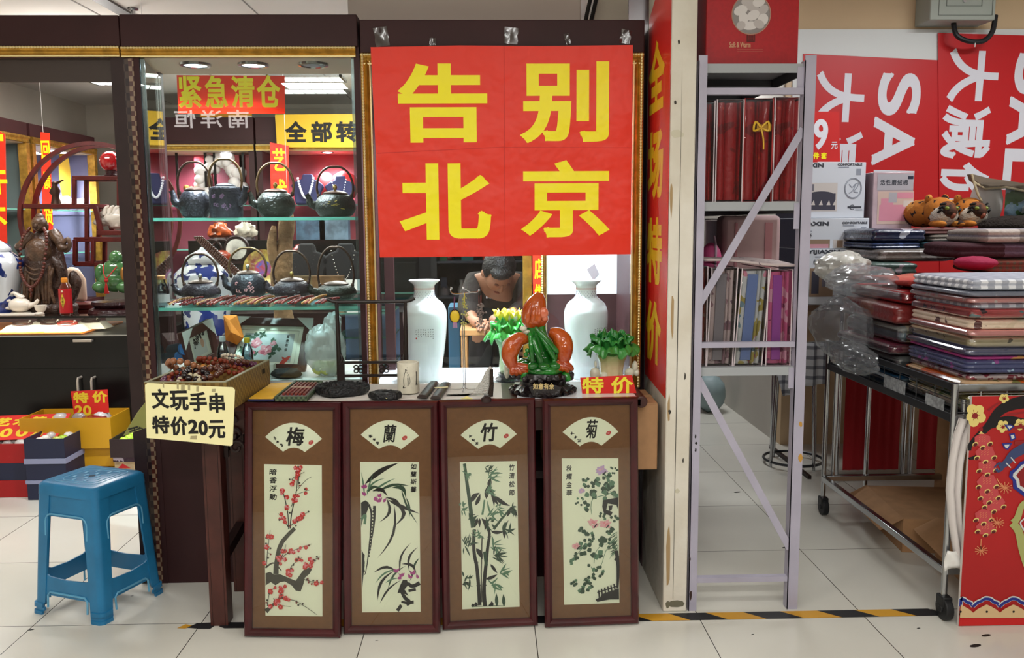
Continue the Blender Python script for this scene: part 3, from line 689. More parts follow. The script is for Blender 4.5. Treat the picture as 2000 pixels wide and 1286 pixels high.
for k in range(4):
    t,L,F = frame_picture(k);A = artbox(L,ART[k]);rn = random.Random(20+k)
    U = abs(A(100,0)[0]-A(0,0)[0])/100            # metres per crop pixel
    q = [A(*p) for p in PAPQ[k]]
    part('silk_panel',MB().ext(q,0,.0006,0,F),PAP,t,w=0,smooth=0)
    f = [A(*p) for p in FANQ[k]]
    top = bez(f[0],(2*f[1][0]-.5*(f[0][0]+f[2][0]),2*f[1][1]-.5*(f[0][1]+f[2][1])),f[2],14)
    bot = bez(f[3],(2*f[4][0]-.5*(f[3][0]+f[5][0]),2*f[4][1]-.5*(f[3][1]+f[5][1])),f[5],8)
    part('fan_panel',MB().ext(top+bot,0,.0006,0,F),PAP,t,w=0,smooth=0)
    d = MB();Z = .0007
    a,b = A(CHQ[k][0],CHQ[k][3]),A(CHQ[k][2],CHQ[k][1]);txt(d,FR[k][3],F,a[0],a[1],b[0]-a[0],b[1]-a[1],0,.0010 if k in (1,3) else .0018,Z+.0001,slant=.12)
    c = A(*SEALQ[k]);d.disc(c,18*U,9,F,Z,14,13*U,.6)
    d.ribbon([(c[0]-8*U,c[1]+2*U),(c[0]+8*U,c[1]+6*U)],2*U,8,F,Z);d.ribbon([(c[0]-6*U,c[1]-6*U),(c[0]+6*U,c[1]-1*U)],2*U,8,F,Z)
    for i in range(3):                              # signature along the fan's edge
        s0 = A(FANQ[k][0][0]+60+i*22,FANQ[k][0][1]+8+i*22);marks(d,F,s0[0]-12*U,s0[1]-11*U,28*U,22*U,7,0,Z,rn,.17)
    x0,y0,x1,y1 = COLQ[k];n = len(VERSE[k]);hh = (y1-y0)/n
    for i,ch in enumerate(VERSE[k]):
        a,b = A(x0,y0+hh*(i+.86)),A(x1,y0+hh*(i+.1));txt(d,ch,F,a[0],a[1],b[0]-a[0],b[1]-a[1],0,.0006,Z,slant=.1)
    def br(pts,w,m=0,smo=4): d.ribbon(rough([A(p[0],p[1]) for p in sm([(x,y,0) for x,y in pts],smo)],rn,U*.8),(w[0]*U,w[1]*U) if isinstance(w,tuple) else w*U,m,F,Z)
    def lf(a,b,w,m=0,bend=0): d.leaf(A(*a),A(*b),w*U*1.25,m,F,Z,bend*U)
    def dot(x,y,r,m,n=8): d.disc(A(x,y),r*U,m,F,Z,n)
    if k == 0:
        def bloom(x,y,r):
            a0 = rn.random()*6
            for j in range(5): dot(x+r*.62*cos(a0+j*1.257),y+r*.62*sin(a0+j*1.257),r*.55,1 if rn.random() < .8 else 2)
            dot(x,y,r*.3,2); 
            for j in range(3): dot(x+r*.3*cos(j*2.1+a0),y+r*.3*sin(j*2.1+a0),r*.1,10,5)
        def sprig(pts,nb,w=(5,2),rb=15):
            br(pts,w,0);S_ = sm([(x,y,0) for x,y in pts],8)
            for j in range(nb):
                p = S_[int(rn.uniform(.1,1)*(len(S_)-1))];x,y = p.x+rn.uniform(-20,20),p.y+rn.uniform(-16,16)
                if rn.random() < .62: bloom(x,y,rb*rn.uniform(.6,1.05))
                else:
                    dot(x,y,rb*.42,rn.choice((5,5,10)));br([(p.x,p.y),(x,y)],2,5)
        d.flat([A(*p) for p in ((46,985),(75,975),(100,992),(140,990),(190,1010),(240,1030),(262,1000),(290,962),(330,945),(345,955),(330,985),(300,1010),(290,1050),(272,1098),(240,1092),(215,1060),(170,1035),(140,1040),(110,1060),(80,1040),(46,1062))],5,F,Z)
        br([(46,950),(90,920),(120,935),(150,970)],(12,6),5);br([(48,1225),(80,1195),(130,1150)],(32,8),5)
        br([(112,990),(118,920),(135,830),(165,770),(235,698)],(34,24),5)
        br([(205,700),(215,600),(245,470),(258,300)],(8,4),0);br([(195,705),(190,610),(165,490),(150,455)],(7,3),0);br([(240,470),(300,400),(345,370)],(4,2),0)
        for pts,nb in (([(258,440),(262,330),(255,300)],9),([(215,560),(240,490),(330,455)],12),([(190,600),(170,500),(150,460)],10),([(205,690),(250,640),(310,600)],12),([(195,690),(160,640),(130,605)],8),
                        ([(50,950),(60,850),(78,710)],12),([(125,910),(200,850),(345,795)],14),([(130,920),(165,850),(180,800)],5),([(190,1000),(220,930),(285,880)],11),([(300,960),(340,910),(400,875)],11),
                        ([(300,1020),(350,1035),(405,1040)],9),([(130,1145),(150,1090),(175,1050)],9),([(60,1190),(70,1120),(95,1080)],8),([(130,1140),(240,1155),(380,1240)],12),([(100,1140),(130,1180),(215,1190)],7),([(235,420),(225,380),(300,340)],7)):
            sprig(pts,nb)
    elif k == 1:
        d.flat([A(*p) for p in ((48,535),(75,520),(98,535),(92,575),(75,620),(60,640),(50,690))],0,F,Z)
        br([(96,545),(112,600),(108,700),(100,800),(85,920),(70,990)],(14,4),0);br([(132,555),(132,640),(118,740),(100,860)],(18,3),0)
        for j in range(16):
            y = 570+j*20;dot(128-(y-570)*.1,y,rn.uniform(5,9),0,6);dot(62,860+j*7,rn.uniform(5,11),0,6)
        d.flat([A(*p) for p in ((52,830),(64,860),(70,930),(60,1010),(54,1080))],0,F,Z);br([(52,640),(75,610),(70,670)],16,4)
        for a,b,w,m,bd in (((72,420),(288,282),26,0,18),((80,470),(200,380),9,4,20),((70,500),(50,340),8,4,-4),((85,490),(125,355),8,4,4),((120,470),(265,380),10,4,8),((150,468),(355,428),14,3,26),((200,500),(305,600),16,0,30),
                               ((205,500),(160,660),16,0,46),((240,520),(245,690),20,0,75),((255,540),(150,885),13,0,50),((215,515),(414,602),18,0,-4),((300,445),(405,670),10,3,-14),((240,440),(330,510),22,3,40),((330,500),(350,630),10,3,12),((120,460),(215,495),20,0,26),((90,470),(170,440),16,3,20)):
            lf(a,b,w,m,bd)
        for a,b,w,m,bd in (((125,975),(290,985),14,0,40),((135,1045),(300,955),9,4,30),((150,1150),(270,955),14,0,40),((165,1170),(300,1020),10,0,20),((215,1080),(330,930),10,3,25),((292,980),(362,785),10,0,30),((348,960),(405,812),12,0,28),((375,960),(415,880),10,3,8),((300,920),(395,990),14,0,32),((345,955),(350,1030),9,3,20),((200,1040),(290,1010),8,4,10)):
            lf(a,b,w,m,bd)
        for x,y in ((68,432),(75,480),(165,490),(135,510),(190,520),(160,520),(268,962),(300,990),(355,1000),(402,1000),(370,975),(290,1005)):
            for j in range(4): lf((x,y+12),(x+rn.uniform(-22,22),y-rn.uniform(4,20)),12,6)
        d.flat([A(*p) for p in ((310,1020),(335,1020),(345,1050),(320,1080),(345,1120),(300,1100),(275,1105),(290,1060))],0,F,Z)
        br([(300,1090),(320,1130),(350,1160),(330,1175)],(20,26),0);br([(300,1160),(340,1165),(378,1160)],(12,22),0);br([(275,1215),(300,1180)],(22,20),0);br([(340,1040),(370,1060),(415,1040)],(20,26),0);br([(345,1090),(390,1080)],(16,20),0)
    elif k == 2:
        def stalk(pts,w,m): br(pts,w,m,3)
        stalk([(78,318),(90,420),(110,560),(130,720)],(18,26),3);stalk([(138,730),(135,860),(158,1000),(172,1210)],(20,24),0)
        stalk([(205,545),(190,640)],(10,14),4);stalk([(215,690),(235,760),(222,860),(200,1080),(205,1215)],(16,26),0);stalk([(380,590),(310,670),(262,730)],(12,18),3)
        stalk([(205,870),(215,960)],(24,20),3);stalk([(188,780),(182,1000),(186,1190)],(8,8),5)
        for x,y in ((130,640),(136,740),(150,940),(165,1085),(232,780),(202,1085)): br([(x-14,y),(x+14,y-3)],5,0)
        for a,b,w,bd in (((120,560),(175,500),26,12),((145,580),(178,505),20,-4),((215,540),(240,440),24,6),((235,470),(245,405),22,3),((240,470),(265,590),18,8),((255,500),(298,585),16,-6),((270,520),(370,585),22,-10),((370,590),(415,650),20,0),((370,600),(345,655),14,4),((245,745),(328,745),18,-6),((325,720),(330,790),18,2),((160,660),(140,720),18,0),((185,660),(205,740),20,16),((172,660),(172,720),14,0),((240,950),(285,1010),16,0),((62,1080),(108,1068),16,4),((210,1045),(285,1015),18,-4),((150,850),(190,920),26,6)):
            lf(a,b,w,0,bd)
        for a,n,sp,L_,m in (((80,380),7,2.0,70,4),((60,600),9,2.2,75,4),((245,400),8,1.6,85,4),((225,500),9,1.4,90,4),((230,640),9,1.6,95,4),((90,830),10,2.2,85,3),((260,840),9,1.8,85,4),((270,900),9,1.4,90,3),((340,740),8,1.6,80,3),((90,1050),8,2.4,70,3),((260,1080),9,2.0,75,4),((320,1010),7,1.0,75,4),((370,610),8,1.8,70,3),((215,350),6,1.4,60,3),((120,680),8,2.2,70,3),((230,700),8,2.0,70,3),((280,610),7,1.4,75,4),((150,770),7,2.4,60,4)):
            for j in range(n):
                th = rn.uniform(-sp,sp)-.3;x2 = a[0]+L_*cos(th)*rn.uniform(.5,1);y2 = a[1]+L_*sin(th)*rn.uniform(.5,1)
                x2 = min(max(x2,56),412);b0 = (a[0]+rn.uniform(-22,22),a[1]+rn.uniform(-22,22));lf(b0,(x2,y2),rn.uniform(6,11),m,rn.uniform(-6,6))
        for x,h in ((280,85),(325,80),(150,30),(130,20),(250,35),(240,20)): lf((x,1218),(x-4,1218-h),18,3 if h > 40 else 0)
        br([(120,1218),(215,1214),(330,1214)],(6,4),3)
    else:
        def mum(x,y,r,m):
            for j in range(26):
                th = rn.uniform(0,6.28);q_ = r*rn.uniform(.5,1.05);lf((x+r*.15*cos(th),y+r*.15*sin(th)),(x+q_*cos(th),y+q_*sin(th)*.8),r*.34,m)
            for j in range(8):
                th = rn.uniform(0,6.28);lf((x,y),(x+r*.5*cos(th),y+r*.5*sin(th)),r*.16,2 if m == 8 else 7 if rn.random() < .5 else 8)
        def leaves(x,y,n,r,s=18):
            for j in range(n):
                th = rn.uniform(0,6.28);cx_,cy_ = x+rn.uniform(-r,r),y+rn.uniform(-r,r);lf((cx_,cy_),(cx_+s*1.5*cos(th),cy_+s*1.5*sin(th)),s*1.15,3 if rn.random() < .8 else 4)
        for x,y,n,r,s in ((215,470,9,24,16),(230,535,7,16,24),(280,470,8,22,18),(355,500,8,26,26),(325,540,6,18,22),(385,390,8,26,10),(335,440,6,20,18),(200,620,5,12,20),(160,590,8,26,11),(185,780,6,16,18),(225,820,8,26,16),(195,890,9,24,22),(300,840,8,20,22),(270,920,5,12,26),(120,960,6,16,16),(355,780,8,26,16),(360,860,7,22,14),(300,680,5,14,14),(265,1040,14,44,16),(200,1120,11,30,18),(125,1110,6,18,14),(175,1165,5,12,18),(140,930,5,14,14),(385,690,6,18,14)):
            leaves(x,y,n,r,s)
        for pts,w in (([(390,530),(330,545),(250,570),(232,620),(238,670)],(6,3)),([(310,410),(340,440),(360,500)],(10,4)),([(250,830),(180,880),(120,950)],(4,3)),([(250,980),(262,910),(300,860)],(4,3)),([(410,870),(340,880),(295,1000)],(5,3)),([(230,1000),(250,1060),(180,1090)],(4,3))):
            br(pts,w,4)
        for j in range(14): lf((405,780+j*9),(330+rn.uniform(-10,40),830+j*9+rn.uniform(-30,30)),5,3 if j % 2 else 4,rn.uniform(-8,8))
        for j in range(8): lf((408,540),(350+j*5,520+j*9),6,4,6)
        mum(300,390,46,7);mum(172,520,27,7);mum(245,728,44,8);mum(325,730,44,8);mum(135,870,30,8)
        for p,q_ in (((270,730),(252,752)),((350,735),(330,755)),((330,400),(308,420)),((160,870),(140,890))): br([p,q_],8,0)
        d.flat([A(*p) for p in ((310,580),(408,562),(408,640),(396,610),(340,600),(330,640),(372,655),(360,680),(315,660),(305,620))],0,F,Z);d.flat([A(*p) for p in ((345,615),(372,612),(366,640),(350,650))],0,F,Z)
        br([(395,900),(405,1000),(402,1140)],(26,14),0);br([(385,960),(408,930)],14,0)
        d.flat([A(*p) for p in ((300,1175),(410,1140),(411,1210),(350,1210),(270,1225),(258,1210),(290,1195))],0,F,Z)
        for j in range(6): br([(285+j*22,1215-j*3),(278+j*20,1150-j*8)],9,0)
        br([(270,1165),(400,1125)],7,0)
    part('embroidery',d,PMATS,t,w=0,smooth=0)
    W2 = FW_/2;part('glass',MB().bx(-W2+.024,W2-.024,-.0185,-.0165,.024,FH_-.024),PICG,t,w=0)
    part('hanging_hook',MB().bx(-.012,.012,-.001,.0,FH_-.06,FH_-.02),STEEL,t,w=0)

# ------------------------------------------------------------------ blue plastic stool
BLUE = M('blue_plastic','#23729f',.32,nz=(9,.09))
BLUEW = M('worn_blue_plastic','#5e9fc0',.45)
st = thing('plastic_stool','worn blue plastic stool standing on the tiles in front of the boxes','stool',(-1.492,3.195,0),rz=radians(68.5))
HS = .495
def hx(z): t = z/HS;return .153+(.124-.153)*t,.163+(.138-.163)*t
def sidept(k,u,z,off=0.):
    a,b = hx(z);a += off;b += off
    return [(-a,-u,z),(u,-b,z),(a,u,z),(-u,b,z)][k]
seat = MB()
def rr(a,b,r,z,n=6):
    out = []
    for cx,cy,a0 in ((a-r,b-r,0),(-a+r,b-r,pi/2),(-a+r,-b+r,pi),(a-r,-b+r,1.5*pi)):
        out += [(cx+r*cos(a0+pi/2*i/n),cy+r*sin(a0+pi/2*i/n),z) for i in range(n+1)]
    return out
rings = [rr(*[q+.0012 for q in hx(HS-.045)],.024,HS-.045),rr(*[q+.0012 for q in hx(HS-.012)],.024,HS-.012),rr(hx(HS)[0]-.003,hx(HS)[1]-.003,.028,HS-.004),rr(hx(HS)[0]-.01,hx(HS)[1]-.01,.024,HS)]
n = len(rings[0]);vs = [p for r in rings for p in r]
seat.add(vs,[(i*n+j,i*n+(j+1) % n,(i+1)*n+(j+1) % n,(i+1)*n+j) for i in range(3) for j in range(n)]+[tuple(range(3*n,4*n))])
part('seat',seat,BLUE,st,w=0,bevel=0)
pt = MB()
for i in range(5):
    for j in range(5):
        if (i+j) % 2 and abs(i-2)+abs(j-2) < 4: pt.bx((i-2)*.028-.009,(i-2)*.028+.009,(j-2)*.028-.004,(j-2)*.028+.004,HS,HS+.0014)
for r_ in (.08,.1): pt.tube([(q[0],q[1],HS) for q in rr(r_*.92,r_,.03,HS)],.0016,5,closed=True)
part('seat_relief',pt,BLUEW,st,w=0)
part('seat_hole',MB().flat([(.012*cos(i*pi/6),.012*sin(i*pi/6)) for i in range(12)],0,None,HS+.0004),M('hole_dark','#0b2a3d',.8),st,w=0)
for c,(sx,sy) in enumerate(((-1,-1),(1,-1),(1,1),(-1,1))):
    lg = MB();lv = [];zs = [0,.012,.013,.026,.027,.042,.043,.056,.1,.2,.3,.4,HS-.02];of = [.006,.006,.001,.001,.006,.006,.001,0,0,0,0,0,0]
    for z,o in zip(zs,of):
        a,b = hx(z);a += o;b += o;w = .052+.012*z/HS;r = .022
        q = [(a-w,b)]+[(a-r+r*sin(pi/2*i/5),b-r+r*cos(pi/2*i/5)) for i in range(6)]+[(a,b-w),(a-.008,b-w)]+[(a-r+(r-.008)*cos(pi/2*i/5),b-r+(r-.008)*sin(pi/2*i/5)) for i in range(6)]+[(a-w,b-.008)]
        lv.append([(sx*x,sy*y,z) for x,y in q])
    n = len(lv[0]);vs = [p for r in lv for p in r]
    lg.add(vs,[(i*n+j,i*n+(j+1) % n,(i+1)*n+(j+1) % n,(i+1)*n+j) for i in range(len(lv)-1) for j in range(n)]+[tuple(range(n)),tuple((len(lv)-1)*n+j for j in range(n))])
    part('leg',lg,BLUE,st,w=0)
for k in range(4):
    a,b = hx(.3);U0 = (b if k in (0,2) else a)
    def panel(poly,off,th,mats,nm):
        f = MB();P = poly;vs = [sidept(k,u,z,off) for u,z in P]+[sidept(k,u,z,off-th) for u,z in P];n = len(P)
        f.add(vs,[tuple(range(n)),tuple(range(2*n-1,n-1,-1))]+[(i,(i+1) % n,n+(i+1) % n,n+i) for i in range(n)])
        part(nm,f,mats,st,w=0,smooth=0)
    ui = U0-.05
    arch = [(-ui-.03,HS-.03),(-ui-.03,.345)]+[(-ui+.028-.028*cos(t),.345+.028*sin(t)) for t in (0,.4,.8,1.2,1.57)]+[(ui-.028+.028*sin(t),.345+.028*cos(t)) for t in (0,.4,.8,1.2,1.57)]+[(ui+.03,.345),(ui+.03,HS-.03)]
    panel(arch,-.004,.006,BLUE,'skirt')
    rim = [(-ui+.0,.30),(-ui,.352)]+[(-ui+.03-.03*cos(t),.352+.03*sin(t)) for t in (.4,.8,1.2,1.57)]+[(ui-.03+.03*sin(t),.352+.03*cos(t)) for t in (0,.4,.8,1.2)]+[(ui,.352),(ui,.30)]
    f = MB().tube([sidept(k,u,z,-.001) for u,z in rim],.0035,6);part('rim',f,BLUEW,st,w=0)
    ub = U0-.03
    panel([(-ub,.075),(ub,.075),(ub,.16)]+[(ui-.012,.145),(0,.14),(-ui+.012,.145)]+[(-ub,.16)],-.003,.006,BLUE,'stretcher')
    f = MB().tube([sidept(k,u,z,-.001) for u,z in ((-ui+.004,.03),(-ui+.004,.075),(-ui+.016,.088),(ui-.016,.088),(ui-.004,.075),(ui-.004,.03))],.004,6);part('rim',f,BLUEW,st,w=0)
# ------------------------------------------------------------------ goods on the display table
def on(px,py,z=ZK): return fl(px,py,z)
# box of bracelets
bx_ = thing('bracelet_box','gold brocade box full of wooden bead bracelets on the table corner','box',(-.99,3.072,ZT),rz=radians(-3))
BL_,BW_,BH_ = .137,.235,.1
BROC = checkmat('gold_brocade','#6a5124','#866c36',70,.5);BRIM = M('brocade_rim','#8f8a6a',.5)
t = .007
part('side_panel',MB().bx(BL_-t,BL_,-BW_,BW_,0,BH_),BROC,bx_,w=0)
part('side_panel',MB().bx(-BL_,-BL_+t,-BW_,BW_,0,BH_),BROC,bx_,w=0)
part('front_panel',MB().bx(-BL_+t,BL_-t,-BW_,-BW_+t,0,BH_),BROC,bx_,w=0)
part('back_panel',MB().bx(-BL_+t,BL_-t,BW_-t,BW_,0,BH_),BROC,bx_,w=0)
part('bottom',MB().bx(-BL_+t,BL_-t,-BW_+t,BW_-t,0,.02),M('red_lining','#9c2a20',.8),bx_,w=0)
rm = MB()
for x in (-BL_,BL_-.012): rm.bx(x,x+.012,-BW_,BW_,BH_,BH_+.003)
rm.bx(-BL_+.012,BL_-.012,-BW_,-BW_+.012,BH_,BH_+.003).bx(-BL_+.012,BL_-.012,BW_-.012,BW_,BH_,BH_+.003)
part('rim',rm,BRIM,bx_,w=0)
part('handle_slot',MB().flat([(.14,.062),(.175,.062),(.175,.08),(.14,.08)],0,Matrix(((0,0,1,BL_+.0006),(1,0,0,-.0),(0,1,0,0),(0,0,0,1)))),M('slot_dark','#2a2012',.8),bx_,w=0)
BEADM = {'tan': M('bead_tan','#94603f',.25,coat=.4),'brown': M('bead_brown','#5a3326',.2,coat=.5),'dark': M('bead_dark','#1d1518',.15,coat=.6),'red': M('bead_carved_red','#7c3018',.45),'white': M('bead_bone','#d9cfb8',.4),'purple': M('bead_purple','#5b2c47',.2,coat=.5),'amber': M('bead_amber','#b87a35',.2,coat=.5),'cream': M('bead_cream','#c9bf9f',.3)}
def bracelet(kind,label,cx,cy,cz,R,r,tilt=(0,0),n=None):
    t = thing('bead_bracelet',label,'bracelet',(cx,cy,cz),'bracelets heaped in the brocade box')
    m = MB();n = n or int(2*pi*R/(r*2.02));Q = RX(tilt[0]) @ RY(tilt[1])
    for i in range(n):
        a = 2*pi*i/n;c = Q @ Vector((R*cos(a),R*sin(a),0));m.sph(c,r,10)
    part('bead_ring',m,BEADM[kind],t,w=0,smooth=180)
    m = MB();m.tube([Q @ Vector((R*cos(a),R*sin(a),0)) for a in [2*pi*i/24 for i in range(24)]],.0012,5,closed=True);part('cord',m,INK,t,w=0)
    return t
bp = bx_.location;zz = ZT+.098
def bpos(u,v): c,s = cos(radians(-3)),sin(radians(-3));x,y = u*(BL_-.04),v*(BW_-.04);return bp.x+x*c-y*s,bp.y+x*s+y*c
for kind,lb,u,v,dz,R,r,tl in (
    ('tan','large tan wooden bead bracelet on the left end of the heap',-.62,-.5,.036,.044,.0105,(-.5,.12)),
    ('dark','glossy black bead bracelet inside the large tan one',-.55,-.35,.012,.03,.009,(.1,.1)),
    ('red','carved red-brown bracelet arched over the middle of the heap',.0,.1,.034,.045,.008,(-.35,.1)),
    ('white','bone white disc bead bracelet on the back of the heap',.45,.5,.036,.032,.0055,(-.4,.1)),
    ('brown','brown round bead bracelet lying under the bone white one',.62,.35,.022,.04,.009,(-.25,0)),
    ('dark','black bead bracelet at the front middle of the heap',.0,-.72,.012,.034,.0105,(.2,.2)),
    ('purple','dark purple bead bracelet at the front left corner of the heap',-.72,-.82,.0,.03,.0095,(.15,0)),
    ('brown','chestnut bead bracelet at the front right of the heap',.38,-.62,.014,.036,.0098,(.25,-.1)),
    ('cream','cream bead bracelet with purple spacers near the front rim',-.1,-.92,.0,.03,.008,(.4,0)),
    ('red','carved red bracelet lying by the right rim of the brocade box',.8,-.05,.008,.032,.008,(.1,.25)),
    ('amber','amber bead bracelet half buried in the middle of the heap',-.1,-.25,.01,.034,.01,(.2,.1)),
    ('purple','plum bead bracelet by the far right corner of the brocade box',.82,.66,.006,.032,.009,(-.1,.1)),
    ('brown','coffee brown bead bracelet behind the black one in the middle',.28,-.2,.018,.038,.0095,(-.2,-.15)),
    ('red','small carved red bracelet at the front rim beside the purple beads',-.55,-.86,.008,.024,.007,(.5,.1))):
    x,y = bpos(u,v);bracelet(kind,lb,x,y,zz+dz,R*1.12,r*1.12,tl)
# yellow price sign hanging at the front of the box
sg = thing('price_sign','cream price sign in black characters hung on the brocade bracelet box','sign',(-.98,2.83,.71))
SQ = [(-1.132,.727),(-.855,.697),(-.834,.897),(-1.126,.915)]
CREAM = M('cream_card','#efe8b0',.55)
part('card',MB().ext([(-1.131,.73),(-1.0,.716),(-.858,.699),(-.851,.704),(-.835,.888),(-.842,.8965),(-1.0,.906),(-1.118,.914),(-1.1265,.908)],0,.0012,0,face((0,2.822,0))),CREAM,sg,smooth=0)
mb = MB();F = face((0,2.822,0))
for ch,b in (('文',(297,760,329,799)),('玩',(333,763,367,802)),('手',(371,766,403,804)),('串',(409,768,438,807)),('特',(298,812,330,848)),('价',(334,814,365,851)),('2',(368,820,386,848)),('0',(388,822,405,851)),('元',(408,821,439,857))):
    txt(mb,ch,F,*pxbox(*b,2.82),0,.0022 if ch not in '20' else .0026,.0018)
part('lettering',mb,INK,sg,smooth=0)
mb = MB();rn = random.Random(8)
for x,y,w,h in ((319,752,3,10),(347,754,4,12),(357,756,8,12),(369,757,5,11),(386,760,6,10),(417,763,8,6),(378,855,14,7)):
    q = at(x,y,2.82);w *= .0017;h *= .0017;mb.flat([(q.x-w*.5,q.z-h*.5),(q.x+w*.4,q.z-h*.6),(q.x+w*.5,q.z+h*.5),(q.x-w*.4,q.z+h*.45)],0,F,.0014)
part('peeled_patch',mb,M('peeled_tape_mark','#a79d74',.6),sg,smooth=0)
# the second card seen from its edge on the far side of the box
s2 = thing('price_sign','folded yellow-green price card hanging beyond the left end of the bracelet box','sign',(-1.17,2.9,.72))
a,b,c,d = at(286,783,2.85),at(286,836,2.85),at(240,852,3.0),at(268,806,3.0)
mb = MB();n_ = Vector((.0,-.0012,0));mb.add([a,b,c,d,a-n_,b-n_,c-n_,d-n_],[(0,3,2,1),(4,5,6,7),(0,1,5,4),(1,2,6,5),(2,3,7,6),(3,0,4,7)])
part('card',mb,M('olive_card','#8c8f4a',.6),s2,smooth=0)
mb = MB();ex = (d-a);ey = (a-b)
for p,q,w in (((.75,.3),(.35,.25),.006),((.7,.12),(.2,.1),.005),((.5,.28),(.45,-.1),.005),((.3,.2),(.1,-.05),.004)):
    A_,B_ = b+ (c-b)*p[0]+ey*p[1]*.6,b+(c-b)*q[0]+ey*q[1]*.6;mb.bar(A_+n_*1.2,B_+n_*1.2,w,.0006,0,(0,1,0))
part('lettering',mb,INK,s2,smooth=0)

# ink stick set: open box with a yellow lid lying beside it
ib = thing('ink_stick_set','open blue-edged box of red ink sticks with a yellow silk lid','ink stick set',(-.66,3.12,ZK))
p00,p10,p11,p01 = on(485,785),on(525,785),on(572,755),on(545,757)
def slab(mb,q,z0,z1,m=0):
    mb.add([(p.x,p.y,z0) for p in q]+[(p.x,p.y,z1) for p in q],[(3,2,1,0),(4,5,6,7),(0,1,5,4),(1,2,6,5),(2,3,7,6),(3,0,4,7)],[m]*6)
mb = MB();slab(mb,[on(484,784),on(535,784),on(574,750),on(526,752)],ZK,ZK+.006,0);slab(mb,[on(486,783),on(533,783),on(571,751),on(529,753)],ZK+.006,ZK+.008,1)
part('lid',mb,[M('navy_brocade','#24284f',.6),M('yellow_silk','#e8b21f',.55,bump=(20,.3))],ib)
Q0 = [on(537,784),on(600,784),on(630,752),on(578,751)]
mb = MB();slab(mb,Q0,ZK,ZK+.010,0)
c0 = sum(Q0,Vector())/4;Q1 = [c0+(p-c0)*.86 for p in Q0];slab(mb,Q1,ZK+.010,ZK+.0115,1)
rq = [c0+(p-c0)*.97 for p in Q0]
for i in range(4): mb.bar(rq[i]+Vector((0,0,.012)),rq[(i+1) % 4]+Vector((0,0,.012)),.008,.008,0)
part('tray',mb,[checkmat('green_brocade','#2c3a2a','#59684a',120,.6),M('mauve_lining','#8a7478',.7)],ib)
for i in range(6):
    u = (i+.5)/6;A_ = Q1[0]+(Q1[1]-Q1[0])*(u*.9+.05);B_ = Q1[3]+(Q1[2]-Q1[3])*(u*.9+.05);d_ = B_-A_;z = Vector((0,0,.0155))
    part('ink_stick',MB().bar(A_+d_*.08+z,A_+d_*.92+z,.009,.007),M('ink_stick_red','#7d3328',.35),ib,bevel=.0012)
A_ = Q1[0]+(Q1[3]-Q1[0])*.5;B_ = Q1[1]+(Q1[2]-Q1[1])*.5;z = Vector((0,0,.0202));d_ = B_-A_
part('paper_band',MB().bar(A_+d_*.12+z,A_+d_*.92+z,.009,.0008),M('cream_band','#d8cbb4',.7),ib)

# carved ink stones
STONE = M('carved_black_stone','#1b1c1e',.5,nz=(25,.25),bump=(70,.7))
def inkstone(name,label,c,a,b,h,well,seed,marked=None):
    t = thing(name,label,'ink stone',(c.x,c.y,ZK),'carved ink stones on the table cloth');rn = random.Random(seed)
    pr = []
    ph = [rn.uniform(0,6) for _ in range(4)]
    wob = lambda an,z: 1+.05*sin(3*an+ph[0])+.04*sin(5*an+ph[1])+.03*sin(9*an+ph[2])
    prof = [(.94,0),(1,h*.3),(.99,h*.8),(.93,h),(.74,h*1.02),(.66,h*.9)] if well else [(.95,0),(1,h*.4),(.9,h*.85),(.6,h*1.0),(.3,h*.92),(1e-6,h)]
    if well: prof += [(.6,h*.55),(1e-6,h*.5)]
    m = MB();m.lathe(prof,(0,0,0),48,0,Matrix.Diagonal((a,b,1,1)),wob);part('slab',m,STONE,t,w=0)
    m = MB()
    for i in range(26 if well else 18):
        an = 2*pi*i/26+rn.uniform(-.1,.1) if well else rn.uniform(0,6.3);q = rn.uniform(.78,.95) if well else rn.uniform(.1,.8)
        m.sph((a*q*cos(an),b*q*sin(an),h*(1.02 if well else 1.0-.25*q*q)),(rn.uniform(.006,.012),rn.uniform(.005,.01),rn.uniform(.003,.006)),8)
    part('carving',m,STONE,t,w=0)
    return t
c = on(668,768);t1 = inkstone('ink_stone','large carved black ink stone with a sunken well beside the brush rack',c,.096,.075,.03,True,1)
m = MB().bx(-.012,.035,-.022,-.012,.0165,.0175);part('paper_slip',m,PAPERW,t1,w=0)
c = on(753,778);t2 = inkstone('ink_stone','small domed black ink stone lying in front of the pen holder',c,.058,.04,.026,False,2)
m = MB();m.tube([(0,-.036,.012),(.008,-.041,.007),(.016,-.036,.011)],.0012,5);part('tag_string',m,M('cream_card','#efe8b0'),t2,w=0)

# brush rack
bk = thing('brush_rack','tall dark wooden brush rack with carved lower rails standing on the table','rack',(-.435,3.27,ZK))
YB = 3.29;xa,xb = at(662,700,YB).x,at(793,700,YB).x;zt = at(720,590,YB).z
DK2 = M('blackwood','#221915',.4,nz=(20,.2))
for x in (xa,xb):
    m = MB();m.tube([(x,YB,ZK+.005),(x,YB,ZK+.12),(x-.002 if x == xa else x+.002,YB,zt)],[.0105,.009,.0065],10);part('post',m,DK2,bk)
    m = MB();s_ = 1 if x == xa else -1
    m.bx(min(x,x+s_*.02),max(x,x+s_*.02),YB-.009,YB+.009,ZK+.002,ZK+.085);m.tube([(x+s_*.004,YB-.002,ZK+.08),(x+s_*.012,YB,ZK+.1),(x+s_*.006,YB,ZK+.125)],[.009,.007,.003],8);part('bracket',m,DK2,bk,bevel=.003)
    m = MB();m.bx(x-.012,x+.012,YB-.032,YB+.03,ZK,ZK+.012);part('foot',m,DK2,bk,bevel=.003)
